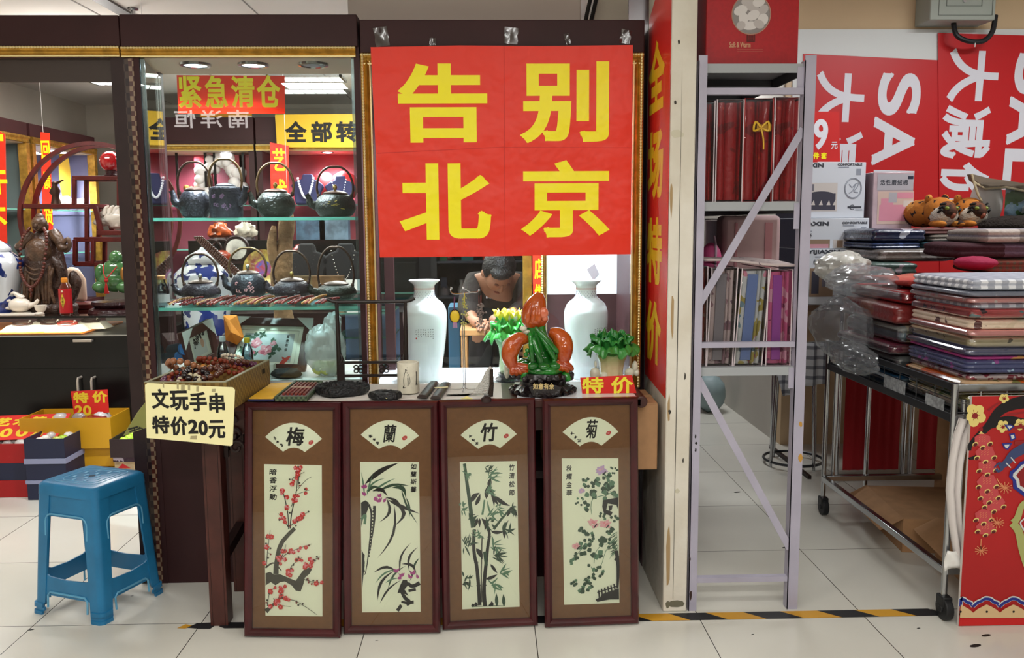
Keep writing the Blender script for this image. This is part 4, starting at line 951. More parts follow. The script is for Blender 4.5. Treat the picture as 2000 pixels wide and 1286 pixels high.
m = MB();m.tube([(xa-.038,YB,zt+.013),(xa-.02,YB,zt+.004),(xa,YB,zt),(xb,YB,zt),(xb+.02,YB,zt+.004),(xb+.038,YB,zt+.013)],.0068,8);part('top_rail',m,DK2,bk)
z1,z2 = at(720,708,YB).z,at(720,734,YB).z
for z in (z1,z2): part('rail',MB().bx(xa,xb,YB-.006,YB+.006,z-.005,z+.005),DK2,bk)
for cx in (at(700,720,YB).x,at(750,720,YB).x):
    m = MB();zc = (z1+z2)/2
    for sx in (-1,1):
        for sz in (-1,1): m.tube([(cx+sx*.009+.008*cos(a),YB,zc+sz*.008+.0065*sin(a)) for a in [i*pi/6 for i in range(12)]],.0026,6,closed=True)
    m.box((cx,YB,zc),(.03,.004,.006));part('carved_knot',m,DK2,bk)

# pen holder
ph_ = thing('pen_holder','cream ceramic pen holder with a black ink drawing in front of the vase','pen holder',(0,0,0));c = on(798,766);ph_.location = (c.x,c.y,ZK)
R_ = .0405;H_ = .112
m = MB();m.lathe([(R_*.94,0),(R_,.004),(R_*.99,.06),(R_*1.0,H_-.004),(R_*.98,H_),(R_*.84,H_),(R_*.82,H_-.01),(R_*.8,.02),(1e-6,.018)],n=40);part('cup',m,M('crackle_cream','#ddd8c4',.35,nz=(60,.04),coat=.3),ph_,w=0)
m = MB();rn = random.Random(4)
def oncup(u,v,r=R_+.0006): a = -pi/2+u/R_;return (r*cos(a),r*sin(a),v)
for pts,w in ((((-.012,.03),(-.014,.05),(-.009,.075),(-.004,.085)),.0016),(((.004,.03),(.01,.045),(.007,.066),(-.001,.08)),.0014),(((-.013,.03),(-.016,.022),(-.008,.024)),.003),(((-.004,.082),(-.006,.09),(.0,.086)),.002),(((0,.03),(.004,.05),(.0,.07)),.0008),(((.034,.03),(.037,.06),(.036,.08)),.003),(((.036,.04),(.041,.03)),.002),(((.0,.096),(.001,.098)),.002)):
    P_ = sm([oncup(*p) for p in pts],5);m.tube(P_,w*.5,5)
m.tube([oncup(*p) for p in ((.003,.035),(.002,.06))],.0022,6,1)
part('ink_drawing',m,[INK,M('ink_wash','#8b8a80',.7)],ph_,w=0)

# two long dark paper weights
for i,(a,b,lb) in enumerate((((822,782),(850,748),'left-hand one of two dark wooden paperweights beside the pen holder'),((848,784),(873,750),'dark wooden paperweight partly under the cream slip beside its twin'))):
    A_,B_ = on(*a),on(*b);c = (A_+B_)/2;ang = math.atan2((B_-A_).y,(B_-A_).x);L_ = (B_-A_).length*.82
    m = MB();m.ext([(-.018,0),(.018,0),(.018,.006),(.012,.0115),(0,.0135),(-.012,.0115),(-.018,.006)],-L_/2,L_/2,0,RZ(ang-pi/2+pi) @ RX(pi/2))
    o = solo('paperweight',lb,'paperweight',m,M('charcoal_wood','#3a302c',.35,nz=(30,.15)),(c.x,c.y,ZK+.0002),'wooden paperweights',w=0,smooth=50)
c = on(862,765);m = MB().box((0,0,.0152),(.05,.013,.0012));o = solo('paper_slip','cream paper slip lying across the two dark paperweights','paper slip',m,M('cream_card','#efe8b0'),(c.x,c.y,ZK),w=0);o.rotation_euler = (0,0,.25)
c = on(912,780);m = MB().add([(-.022,0,.001),(.02,-.004,.001),(.0,.006,.009),(-.022,0,.0022),(.02,-.004,.0022),(.0,.006,.0102)],[(0,1,2),(3,5,4),(0,3,4,1),(1,4,5,2),(2,5,3,0)])
solo('paper_slip','folded yellow paper tag lying on the white cloth near the pendant stand','paper slip',m,M('yellow_tag','#e0d68a',.7),(c.x,c.y,ZK),w=0)

# pendant stand with three hanging pendants
ps = thing('pendant_stand','thin steel rod stand with curled arms holding small pendants','stand',(0,0,0));c = on(907,762);ps.location = (c.x,c.y,ZK)
YS = c.y;zt = at(907,563,YS).z-ZK;xs = c.x
m = MB()
for dx in (-.003,.003): m.tube([(dx,0,.002),(dx,0,zt-.004)],.0016,6)
part('rod',m,STEEL,ps,w=0)
m = MB();zf = .002
for pts in (((0,0,zf+.02),(-.004,-.01,zf),(-.004,-.05,zf)),((.003,0,zf+.02),(.01,.005,zf),(.06,.008,zf),(.066,.0,zf)),((-.003,0,zf+.02),(-.01,.008,zf),(-.055,.01,zf))): m.tube(sm(pts,4),.0016,6)
part('foot',m,STEEL,ps,w=0)
m = MB();za = at(900,575,YS).z-ZK
m.tube(sm([(-.04,.0,za+.022),(-.046,0,za+.012),(-.034,-.002,za+.001),(0,0,za+.002),(.03,0,za+.006),(.05,0,za+.006),(.056,0,za+.012)],5),.0026,6)
m.tube(sm([(0,0,zt),(.012,0,zt-.006),(.028,0,za+.006)],4),.0018,6);m.sph((0,0,zt),.006,10);m.sph((-.043,0,za+.022),.0055,8);m.sph((.058,0,za+.014),.0045,8)
part('arm',m,STEEL,ps,w=0)
def pendant(px,top,bot,label,build):
    t = thing('hanging_pendant',label,'pendant',(at(px,top,YS).x,YS-.004,at(px,bot,YS).z),'pendants on the steel stand');h = at(px,top,YS).z-at(px,bot,YS).z;build(t,h)
def p1(t,h):
    m = MB();m.tube([(0,0,h),(-.002,0,h*.6),(0,0,h*.42)],.0028,6);part('cord',m,M('mauve_cord','#6a3a55',.8),t,w=0)
    m = MB();m.sph((0,0,h*.24),(.017,.005,.023),16);part('charm',m,M('yellow_enamel','#d9b72a',.35),t,w=0)
    m = MB()
    for i in range(7): m.tube([(-.006+i*.002,0,h*.05),(-.008+i*.0026,0,-.02)],.0009,4)
    part('tassel',m,M('pink_tassel','#c98fb0',.8),t,w=0)
    m = MB();m.tube([(.018*cos(a),.0015,h*.24+.025*sin(a)) for a in [i*pi/9 for i in range(18)]],.0022,5,closed=True);part('charm_rim',m,DKWOOD,t,w=0)
def p2(t,h):
    m = MB();rn = random.Random(6)
    for i in range(46): u = rn.random();m.sph((rn.gauss(0,.0035+.004*(1-u)),rn.gauss(0,.003),h*u*.9),rn.uniform(.0022,.004),6)
    part('bead_strings',m,M('olive_beads','#a9a75a',.35),t,w=0);m = MB();m.tube([(0,0,h*.6),(0,0,h)],.0022,6);part('cord',m,M('gold_cord','#c4b04a',.7),t,w=0)
def p3(t,h):
    m = MB();rn = random.Random(9)
    for i in range(90):
        u = rn.random();m.sph((rn.gauss(0,.004+.009*(1-u)),rn.gauss(0,.004),h*u*.8),rn.uniform(.0022,.0042),6)
    part('bead_strings',m,M('grey_brown_beads','#7d6f68',.4,nz=(200,.4)),t,w=0)
    m = MB()
    for x in (-.004,.003,.006): m.tube([(x*.7,0,h*.7),(x,0,h)],.0018,5)
    part('cord',m,M('brown_cord','#5a2f2a',.8),t,w=0)
pendant(888,580,630,'yellow medallion pendant with pink tassel on the steel stand',p1)
pendant(907,573,636,'olive bead string pendant hanging in the middle of the steel stand',p2)
pendant(937,577,640,'grey-brown seed bead cluster hanging from the right arm of the steel stand',p3)

# white fleece piece propped at the end of the cloth
fc = MB();rn = random.Random(2);c0 = on(900,778); 
pts = [(868,779),(905,776),(925,766),(940,745),(948,727),(957,716),(964,722),(962,745),(958,770),(955,783)]
P_ = [at(x,y,3.06) for x,y in pts];m = MB();m.ext([(p.x,max(p.z,ZK+.001)) for p in P_],-.02,.0,0,face((0,3.06,0)))
fl_ = thing('fleece_pad','white fleece pad curling up beside the dark base of the carp carving','pad',(at(940,775,3.06).x,3.06,ZK))
part('pad',m,M('white_fleece','#dcdad2',.95,bump=(160,.9)),fl_,bevel=.006)
m = MB();a,b = at(960,722,3.05),at(957,782,3.05);m.tube([a,(a+b)/2+Vector((.003,0,0)),b],[.006,.008,.01],8);part('dark_fur_edge',m,M('dark_fur','#3b3028',.95,bump=(160,.9)),fl_)
m = MB();c = on(950,783);m.lathe([(.016,0),(.018,.004),(.017,.014),(.012,.018),(1e-6,.018)],n=24);m.box((0,0,.021),(.016,.016,.007))
solo('seal_stone','small dark seal stone in front of the fleece pad','seal',m,DKWOOD,(c.x,c.y-.02,ZK),w=0)

# ------------------------------------------------------------------ carp carving
cp = thing('carp_carving','tall carving of three orange carp on a green lotus with dark stand','carving',(at(1060,780,3.13).x,3.13,ZT));YF_ = 3.13
WOODB = M('black_carved_wood','#170f12',.3,nz=(14,.3),bump=(40,.5),coat=.3)
cx,Ycp = cp.location.x,YF_
def cpp(x,y,dy=0.): return at(x,y,Ycp+dy)
m = MB();rn = random.Random(11)
zb = cpp(1060,770).z-ZT; 
wob = lambda a,z: 1+.05*sin(8*a+z*60)+.04*sin(5*a+1)
rb = [cpp(1122,780).x-cx,cpp(1112,770).x-cx,cpp(1102,757).x-cx,cpp(1104,750).x-cx,cpp(1116,742).x-cx,cpp(1112,735).x-cx]
zs = [.001,.012,.03,.045,.062,.078]
m.lathe(list(zip(rb,zs))+[(rb[-1]*.8,.08),(1e-6,.08)],(cx,Ycp,ZT),56,0,None,wob)
for i in range(22):
    a = 2*pi*i/22;m.sph((cx+rb[0]*.98*cos(a),Ycp+rb[0]*.98*sin(a),ZT+.009),(.012,.012,.009),8)
    m.sph((cx+rb[4]*1.0*cos(a),Ycp+rb[4]*1.0*sin(a),ZT+.062+.006*sin(4*a)),(.011,.011,.012),8)
part('wooden_base',m,WOODB,cp)
m = MB();pl = [cpp(1030,745),cpp(1040,741),cpp(1060,743),cpp(1080,741),cpp(1092,745),cpp(1086,762),cpp(1060,767),cpp(1036,762)];Ypl = Ycp-rb[4]-.014
m.ext([(p.x,p.z) for p in pl],-.016,.0,0,face((0,Ypl,0)));part('name_plate',m,WOODB,cp,bevel=.002)
m = MB()
for i,ch in enumerate('如意有余'):
    a,b = at(1041+i*10.5,761,Ypl),at(1050.5+i*10.5,749,Ypl);txt(m,ch,face((0,Ypl,0)),a.x,a.z,b.x-a.x,b.z-a.z,0,.0006,.0008)
part('lettering',m,M('gilt_letters','#c9b27a',.4),cp,smooth=0)
JG = M('jade_green','#17701f',.1,sss=.35,nz=(10,.35),coat=.7,bump=(22,.4))
JO = M('jade_orange','#a33c12',.12,sss=.3,nz=(12,.22,'#bf5a1a'),coat=.7,bump=(45,.25))
_n = JO.node_tree;_v = _n.nodes.new('ShaderNodeTexVoronoi');_v.inputs['Scale'].default_value = 95;_c = _n.nodes.new('ShaderNodeTexCoord');_b = _n.nodes.new('ShaderNodeBump');_b.inputs['Strength'].default_value = .35;_b.inputs['Distance'].default_value = .004
_n.links.new(_c.outputs['Object'],_v.inputs['Vector']);_n.links.new(_v.outputs['Distance'],_b.inputs['Height']);_n.links.new(_b.outputs[0],_n.nodes['Principled BSDF'].inputs['Normal'])
JW = M('jade_milky','#cfd0bb',.2,sss=.4,coat=.5)
m = MB();zt0 = ZT+.075
m.lathe([(rb[5]*.9,0),(rb[5]*.96,.012),(rb[5]*.9,.025),(rb[5]*.66,.036),(1e-6,.04)],(cx,Ycp,zt0),40,0,None,lambda a,z: 1+.07*sin(4*a)+.05*sin(9*a+z*80))
st_ = [cpp(1062,735),cpp(1058,705),cpp(1055,680),cpp(1048,650),cpp(1047,628)]
m.tube(sm(st_,5),[.062,.06,.058,.056,.054,.052,.05,.048,.046,.044,.042,.041,.04,.039,.038,.037,.036,.036,.036,.036,.036],20)
part('green_lotus',m,JG,cp,smooth=60)
m = MB()
for a,b,w in (((1045,640),(1090,690),.016),((1052,650),(1085,705),.015),((1040,660),(1060,720),.02),((1035,650),(1040,715),.014),((1088,690),(1075,725),.013),((1030,720),(1020,745),.02),((1100,730),(1110,742),.022)):
    A_,B_ = cpp(*a,-.045),cpp(*b,-.06);m.tube(sm([A_,(A_+B_)/2+Vector((0,-.012,.004)),B_],5),[w*.35]+[w*.6]*9+[w*.3],10)
for x,y in ((1030,685),(1027,693),(1035,700)): m.sph(cpp(x,y,-.06),.009,10)
part('leaf_fold',m,JG,cp,smooth=60)
# head of the upper carp, then the two carp at the sides
m = MB();pts = [cpp(1046,638),cpp(1045,627),cpp(1044,612),cpp(1047,597),cpp(1051,584),cpp(1054,572)];rs = [.036,.05,.049,.041,.03,.011]
m.tube(sm(pts,5),[rs[min(4,i//5)]+(rs[min(5,i//5+1)]-rs[min(4,i//5)])*(i % 5)/5 if i < 25 else rs[5] for i in range(26)],24)
for x0 in (1030,1040,1052): m.tube(sm([cpp(x0,632,-.04),cpp(x0+2,612,-.044),cpp(x0*.5+526,588,-.026)],4),[.006,.009,.01,.01,.009,.008,.006,.005,.003],8)
part('carp_head',m,JO,cp,smooth=60)
m = MB();m.sph(cpp(1062,612,-.043),(.017,.012,.022),14);m.sph(cpp(1064,622,-.044),(.012,.008,.011),10);part('carp_mouth',m,M('jade_salmon','#cf6f4e',.2,sss=.3,coat=.6),cp,smooth=60)
def carp(pts,R,tail,fin):
    m = MB();P_ = sm([cpp(x,y,dy) for x,y,dy in pts],6);n = len(P_);rad = []
    for i in range(n):
        t_ = i/(n-1)*(len(R)-1);k = int(min(t_,len(R)-2));rad.append(R[k]+(R[k+1]-R[k])*(t_-k))
    m.tube(P_,rad,18);part('carp_body',m,JO,cp,smooth=60)
    m = MB();o,tips = tail;O = cpp(*o)
    for tx,ty in tips: T_ = cpp(tx,ty,o[2]-.006);m.tube(sm([O,(O+T_)/2+Vector((0,-.01,0)),T_],4),[.011,.013,.014,.014,.014,.013,.011,.008,.003],8)
    part('carp_tail',m,JO,cp,smooth=60)
    m = MB();c_,rx,rz_,an = fin;m.sph((0,0,0),(rx,.005,rz_),14,0,TR(cpp(*c_)) @ RY(an));part('fin',m,JW,cp,smooth=60)
carp([(1032,664,-.03),(1014,664,-.035),(1000,678,-.04),(995,698,-.045),(1003,718,-.05)],[.012,.027,.033,.033,.027,.018],((1005,714,-.052),[(998,733),(1010,734),(1022,731),(1034,728),(1042,719)]),((990,669,-.02),.022,.013,-.7))
carp([(1073,648,-.02),(1090,656,-.025),(1101,672,-.035),(1102,694,-.045),(1098,712,-.05)],[.014,.029,.035,.033,.026,.017],((1098,706,-.052),[(1074,724),(1086,728),(1098,726),(1110,728),(1120,723)]),((1108,662,-.02),.02,.012,1.0))
m = MB();m.sph(cpp(1022,642,-.03),(.014,.008,.01),10);m.sph(cpp(990,725,.0),(.012,.01,.03),10);m.sph(cpp(1028,648,-.02),(.016,.012,.008),10);part('milky_fold',m,JW,cp,smooth=60)
m = MB()
for i in range(12): a = 2*pi*i/12;m.sph((cx+rb[5]*.78*cos(a),Ycp+rb[5]*.78*sin(a),zt0+.03),(.024,.024,.016),10)
part('green_wave',m,JG,cp,smooth=60)

# ------------------------------------------------------------------ jade cabbages
def cabbage(root,stem_m,leaf_m,R0,R1,H,lz,seed,spread=1.0,bas=None):
    rn = random.Random(seed);m = MB()
    m.lathe([(R0*.82,0),(R0,H*.08),(R0*.9,H*.3),(R0*1.0,H*.5),(R1*.9,H*.62),(R1*.85,H*.72),(1e-6,H*.74)],n=40,wob=lambda a,z: 1+.05*abs(sin(4*a))+.02*sin(9*a));part('stalk',m,stem_m,root,w=0,smooth=60)
    for k,(ra,rb_,za,zb_,dr) in enumerate(((.62,1.5,.5,.86,.30),(.55,1.22,.56,1.0,.16),(.4,.85,.6,1.06,.06))):
        m = MB();p1,p2,p3 = [rn.uniform(0,6) for _ in range(3)]
        def f(u,v):
            an = 2*pi*u;fr = v**1.6
            r = R1*(ra+(rb_-ra)*v**.8)*(1+fr*(.12*sin(8*an+p1)+.045*sin(19*an+p2)+.02*sin(37*an+p3)))
            z = H*(za+(zb_-za)*sin(min(1.0,v*1.1)*pi*.5))-H*dr*max(0,v-.62)*1.6+H*fr*(.06*cos(8*an+p1*1.4+v*2)+.03*sin(19*an+p3)+.015*sin(37*an))
            return (r*cos(an),r*sin(an),z)
        m.grid(120,14,f);o = part('leaf',m,leaf_m,root,w=0,smooth=180)
        s_ = o.modifiers.new('thick','SOLIDIFY');s_.thickness = .004
    return root
c3 = at(1194,745,3.2);k3 = thing('jade_cabbage','pale jade cabbage with dark green leaves behind the red price card','carving',(c3.x,3.2,ZT),'carved jade cabbages')
cabbage(k3,gradz('cabbage_pale_stalk',[(0,'#d8cfa8'),(.08,'#d2c99c'),(.12,'#8fa860'),(.17,'#2f7f35')]),gradz('cabbage_dark_leaf',[(.08,'#a8b878'),(.125,'#3f8a3c'),(.2,'#1d7a30')]),.046,.062,.195,0,5)
m = MB()
for x,y,rx,rz_ in ((1162,730,.02,.024),(1163,712,.006,.014),(1180,735,.018,.016),(1240,716,.012,.022),(1230,728,.02,.018),(1243,728,.012,.014)): p = at(x,y,3.17);m.sph((p.x-c3.x,-.03,max(p.z-ZT,rz_*.6)),(rx,.014,rz_),10)
part('milky_carving',m,JW,k3,w=0,smooth=60);m = MB();m.lathe([(.075,0),(.08,.006),(.07,.016),(1e-6,.018)],n=32);part('base',m,WOODB,k3,w=0)
c2 = at(995,745,3.52);ZD = .78;k2 = thing('jade_cabbage','bright green and yellow jade cabbage inside the case behind the carp carving','carving',(c2.x,3.52,ZD),'carved jade cabbages')
m = MB();m.lathe([(.055,0),(.06,.008),(.045,.02),(.05,.032),(.04,.036)],n=32);part('base',m,WOODB,k2,w=0)
sub_s,sub_l = gradz('cabbage_green_stalk',[(.03,'#b9c79a'),(.1,'#7fae7a'),(.18,'#1f6a38')]),gradz('cabbage_bright_leaf',[(.1,'#1f6a38'),(.16,'#43b24a'),(.23,'#3fb54e'),(.3,'#b9d83a')])
tmp = MB();cabbage(k2,sub_s,sub_l,.042,.06,.21,0,8)
for ch in k2.children:
    if not ch.name.startswith('base'): ch.location.z = .034
m = MB();rn = random.Random(3)
def fl_up(u,v):
    an = 2*pi*u;r = .012+.05*v**1.3+.006*v*sin(17*an*1)+.004*v*sin(29*an);return (r*cos(an),r*sin(an),.2+.085*v+.012*v*sin(11*an))
m.grid(60,8,fl_up);o = part('yellow_leaf',m,gradz('cabbage_yellow',[(.19,'#5fbf3a'),(.25,'#b5d028'),(.3,'#f0c81e')]),k2,w=0,smooth=180);s_ = o.modifiers.new('thick','SOLIDIFY');s_.thickness = .004
m = MB();m.sph((.012,-.03,.265),(.024,.02,.02),14);m.tube(sm([(0,-.03,.27),(-.006,-.03,.285),(-.002,-.032,.3)],4),.005,8);part('snail',m,JW,k2,w=0,smooth=60)
# red price card standing on the table
pc = thing('price_card','red price card with yellow characters in front of the pale jade cabbage','price card',(at(1187,780,3.07).x,3.07,ZT))
Y7 = 3.075;F = face((0,Y7,0));q = [at(1133,738,Y7),at(1137,783,Y7),at(1243,782,Y7),at(1234,733,Y7)]
part('card',MB().ext([(q[0].x,q[0].z),(q[1].x,ZT+.001),(q[2].x,ZT+.001),(q[3].x,q[3].z)],0,.0012,0,F),M('card_red','#d3261d',.5),pc,smooth=0)
m = MB()
txt(m,'特',F,*pxbox(1137,737,1179,769,Y7),0,.0022,.0018);txt(m,'价',F,*pxbox(1193,736,1236,769,Y7),0,.0022,.0018)
for i,ch in enumerate('100'): txt(m,ch,F,*pxbox(1144+i*24,774,1160+i*24,795,Y7),0,.0022,.0018)
part('lettering',m,M('card_yellow','#efe03a',.5),pc,smooth=0)

# ------------------------------------------------------------------ white vases in the case
POR = M('white_porcelain','#eceeed',.1,coat=.6,spec=.6)
def vase(label,px,rz):
    Yv = 3.56;c = at(px,740,Yv);t = thing('porcelain_vase',label,'vase',(c.x,Yv,ZD),'tall white vases');t.rotation_euler = (0,0,rz)
    Hv = at(px,547,Yv).z-ZD;R = .0915
    pf = [(.62,0),(.66,.01),(.74,.12),(.9,.35),(.985,.55),(1.0,.64),(.97,.70),(.84,.765),(.6,.81),(.49,.84),(.455,.87),(.455,.93),(.5,.955),(.66,.985),(.7,.995),(.68,1),(.6,.99),(.42,.955),(.38,.9)]
    P_ = sm([(r*R,z*Hv,0) for r,z in pf],3);m = MB();m.lathe([(p.x,p.y) for p in P_],n=48);part('body',m,POR,t,w=0,smooth=70)
    m = MB();rn = random.Random(1)
    def at_r(z):
        for i in range(len(P_)-1):
            if P_[i].y <= z <= P_[i+1].y: return P_[i].x+(P_[i+1].x-P_[i].x)*(z-P_[i].y)/max(1e-6,P_[i+1].y-P_[i].y)
        return P_[-1].x
    for z0,z1,col in ((.905,.925,0),):
        for i in range(30):
            a = 2*pi*i/30
            for da,db in ((0,1),(1,0)):
                A_ = a+da*2*pi/30;B_ = a+db*2*pi/30;r0,r1 = at_r(z0*Hv)+.0005,at_r(z1*Hv)+.0005;m.tube([(r0*cos(A_),r0*sin(A_),z0*Hv),(r1*cos(B_),r1*sin(B_),z1*Hv)],.0006,4,0)
    for row,zz in enumerate((.885,.868,.851,.834)):
        for i in range(22):
            a = 2*pi*(i+.5*(row % 2))/22;r = at_r(zz*Hv)+.0004;m.sph((r*cos(a),r*sin(a),zz*Hv),(.0013,.0013,.0024),6,1)
    part('neck_pattern',m,[M('iron_red_line','#c98878',.5),M('grey_blue_dot','#8d8a9a',.5)],t,w=0)
    m = MB()
    for c_ in range(8):
        hgt = (5,4,4,4,3,4,4,3)[c_]
        for r_ in range(hgt):
            for s_ in range(3):
                u = .036+c_*-.0103+rn.uniform(-.0022,.0022);v = .53*Hv-r_*.0095+rn.uniform(-.0022,.0022);a = -pi/2+u/R;r = at_r(v)+.0004;du = rn.choice((.0022,.0005));dv = .0027-du
                m.add([((r)*cos(a+sx*du/R),(r)*sin(a+sx*du/R),v+sz*dv) for sx,sz in ((-1,-1),(1,-1),(1,1),(-1,1))],[(0,1,2,3)],0)
    u = .036-7*.0103;v = .53*Hv-.036;a = -pi/2+u/R;r = at_r(v)+.0005;m.sph((r*cos(a),r*sin(a),v),(.0034,.0014,.0038),6,1)
    part('inscription',m,[INK,P_SEAL],t,w=0,smooth=0)
vase('white porcelain vase behind the cream pen holder',832,.05);vase('white porcelain vase before the white back panel beside the pale cabbage',1144,.72)
# ------------------------------------------------------------------ steel rack seen from its end
LIL = M('lilac_steel','#aaa6b6',.45,nz=(6,.06));LILD = M('grey_steel_shelf','#9fa3a6',.5)
rk = thing('storage_rack','lilac-grey angle steel storage rack standing between pillar and bedding stall','rack',(.93,4.0,0))
YR = 3.022
for x0,x1,fx in ((.727,.757,.727),(1.094,1.133,1.094)):
    for y,dy in ((YR,1),(5.0,-1)):
        m = MB();m.bx(x0,x1,min(y,y+dy*.003),max(y,y+dy*.003),.0,1.992);m.bx(fx,fx+.003,min(y,y+dy*.04),max(y,y+dy*.04),.0,1.992 if dy < 0 else 1.975);part('upright',m,LIL,rk)
    if fx > 1:
        for w_,z0,z1 in ((.022,1.875,1.955),(.018,1.40,1.49),(.018,.83,.905)): part('gusset',MB().bx(fx-w_,fx,YR+.01,YR+.014,z0,z1),LIL,rk)
for z0,z1 in ((1.862,1.884),(.981,1.0),(.106,.125)): part('cross_bar',MB().bx(.75,1.098,YR+.004,YR+.03,z0,z1),LIL,rk)
for (xa_,za_),(xb_,zb_) in (((1.097,1.745),(.745,1.135)),((.748,.87),(1.1,.232))): part('brace',MB().bar((xa_,YR+.006,za_),(xb_,YR+.006,zb_),.004,.026,0,(1,0,0)),LIL,rk)
for z in (1.966,1.496,.909):
    m = MB();m.bx(.759,1.093,YR+.012,4.99,z-.004,z,0).bx(.759,1.093,YR+.012,YR+.014,z-.031,z-.004,0)
    for x in (.759,1.089): m.bx(x,x+.004,YR+.014,4.99,z-.04,z-.004,1)
    for y in (3.35,3.75,4.2,4.6): m.bx(.763,1.089,y,y+.03,z-.028,z-.004,1)
    part('shelf',m,[LILD,M('dark_shelf_steel','#55585a',.5)],rk)
m = MB();rn = random.Random(4)
for x,z,w,h,c in ((1.122,.70,.014,.022,0),(1.125,.575,.018,.034,0),(.741,.66,.006,.018,1),(.744,.635,.01,.012,1),(.743,.61,.008,.014,1),(.735,.06,.01,.05,2),(.73,.2,.006,.014,2)):
    m.flat([(x+w/2*cos(a)*rn.uniform(.7,1.1),z+h/2*sin(a)*rn.uniform(.7,1.1)) for a in [i*.7 for i in range(9)]],c,face((0,YR-.0002,0)))
part('paint_chip',m,[M('old_yellow_paint','#b98a3a',.6),INK,M('rust','#3a2620',.8)],rk,smooth=0)
# red gift carton on the rack
cn = thing('gift_carton','large red carton with a round picture of white cotton bolls on top of the rack','box',(.93,3.3,1.967))
cq0,cq1 = .765,1.09;YB_ = 3.085
part('body',MB().bx(cq0,cq1,YB_,3.5,1.968,2.36),M('carton_red','#a9131a',.45,nz=(90,.06)),cn,bevel=.003)
F = face((0,YB_-.0004,0));c = at(1467,28,YB_);rr_ = 37*YB_/1688
part('picture_roundel',MB().disc((c.x,c.z),rr_,0,F,.0,40),M('roundel_grey','#8f8a88',.7),cn,smooth=0)
part('roundel_ring',MB().tube([(c.x+rr_*cos(a),YB_-.0015,c.z+rr_*sin(a)) for a in [i*pi/24 for i in range(48)]],.0018,6,closed=True),M('copper_ring','#b98a78',.4),cn)
m = MB();rn = random.Random(12)
for (x,y,a,b,r) in ((1447,20,14,9,.4),(1470,14,12,8,-.2),(1490,20,12,8,.7),(1452,36,9,12,.2),(1471,30,13,9,.5),(1490,38,10,11,-.5),(1465,50,15,8,.1),(1447,50,9,8,.6),(1482,47,11,8,-.4),(1460,4,12,8,0),(1482,4,12,9,.3)):
    p = at(x,y,YB_);s_ = YB_/1688;m.disc((p.x,p.z),a*s_,0 if rn.random() < .6 else 1,F,.0004,16,b*s_,r)
part('cotton_bolls',m,[M('boll_white','#d9d4d2',.8),M('boll_grey','#bdb6b4',.8)],cn,smooth=0)
m = MB();x,z,w,h = pxbox(1458,66,1475,82,YB_);m.flat([(x,z),(x+w,z),(x+w,z+h),(x,z+h)],0,F,.0003)
for i in range(4): m.ribbon([(x+w*.15,z+h*(.2+.2*i)),(x+w*.85,z+h*(.2+.2*i))],h*.05,1,F,.0005);m.ribbon([(x+w*(.2+.2*i),z+h*.15),(x+w*(.2+.2*i),z+h*.85)],h*.05,1,F,.0006)
part('emblem',m,[M('emblem_brown','#5a1716',.6),M('emblem_red','#8b2220',.6)],cn,smooth=0)
m = MB();txt(m,'Soft & Warm',F,*pxbox(1424,82,1466,93,YB_),0,.0006)
for i in range(2): x,z,w,h = pxbox(1440,96+i*4,1490,97.2+i*4,YB_);m.flat([(x,z),(x+w,z),(x+w,z+h),(x,z+h)],1,F,.0004)
part('lettering',m,[M('copper_letters','#c78d6a',.4),M('faint_letters','#b04a3c',.4)],cn,smooth=0)

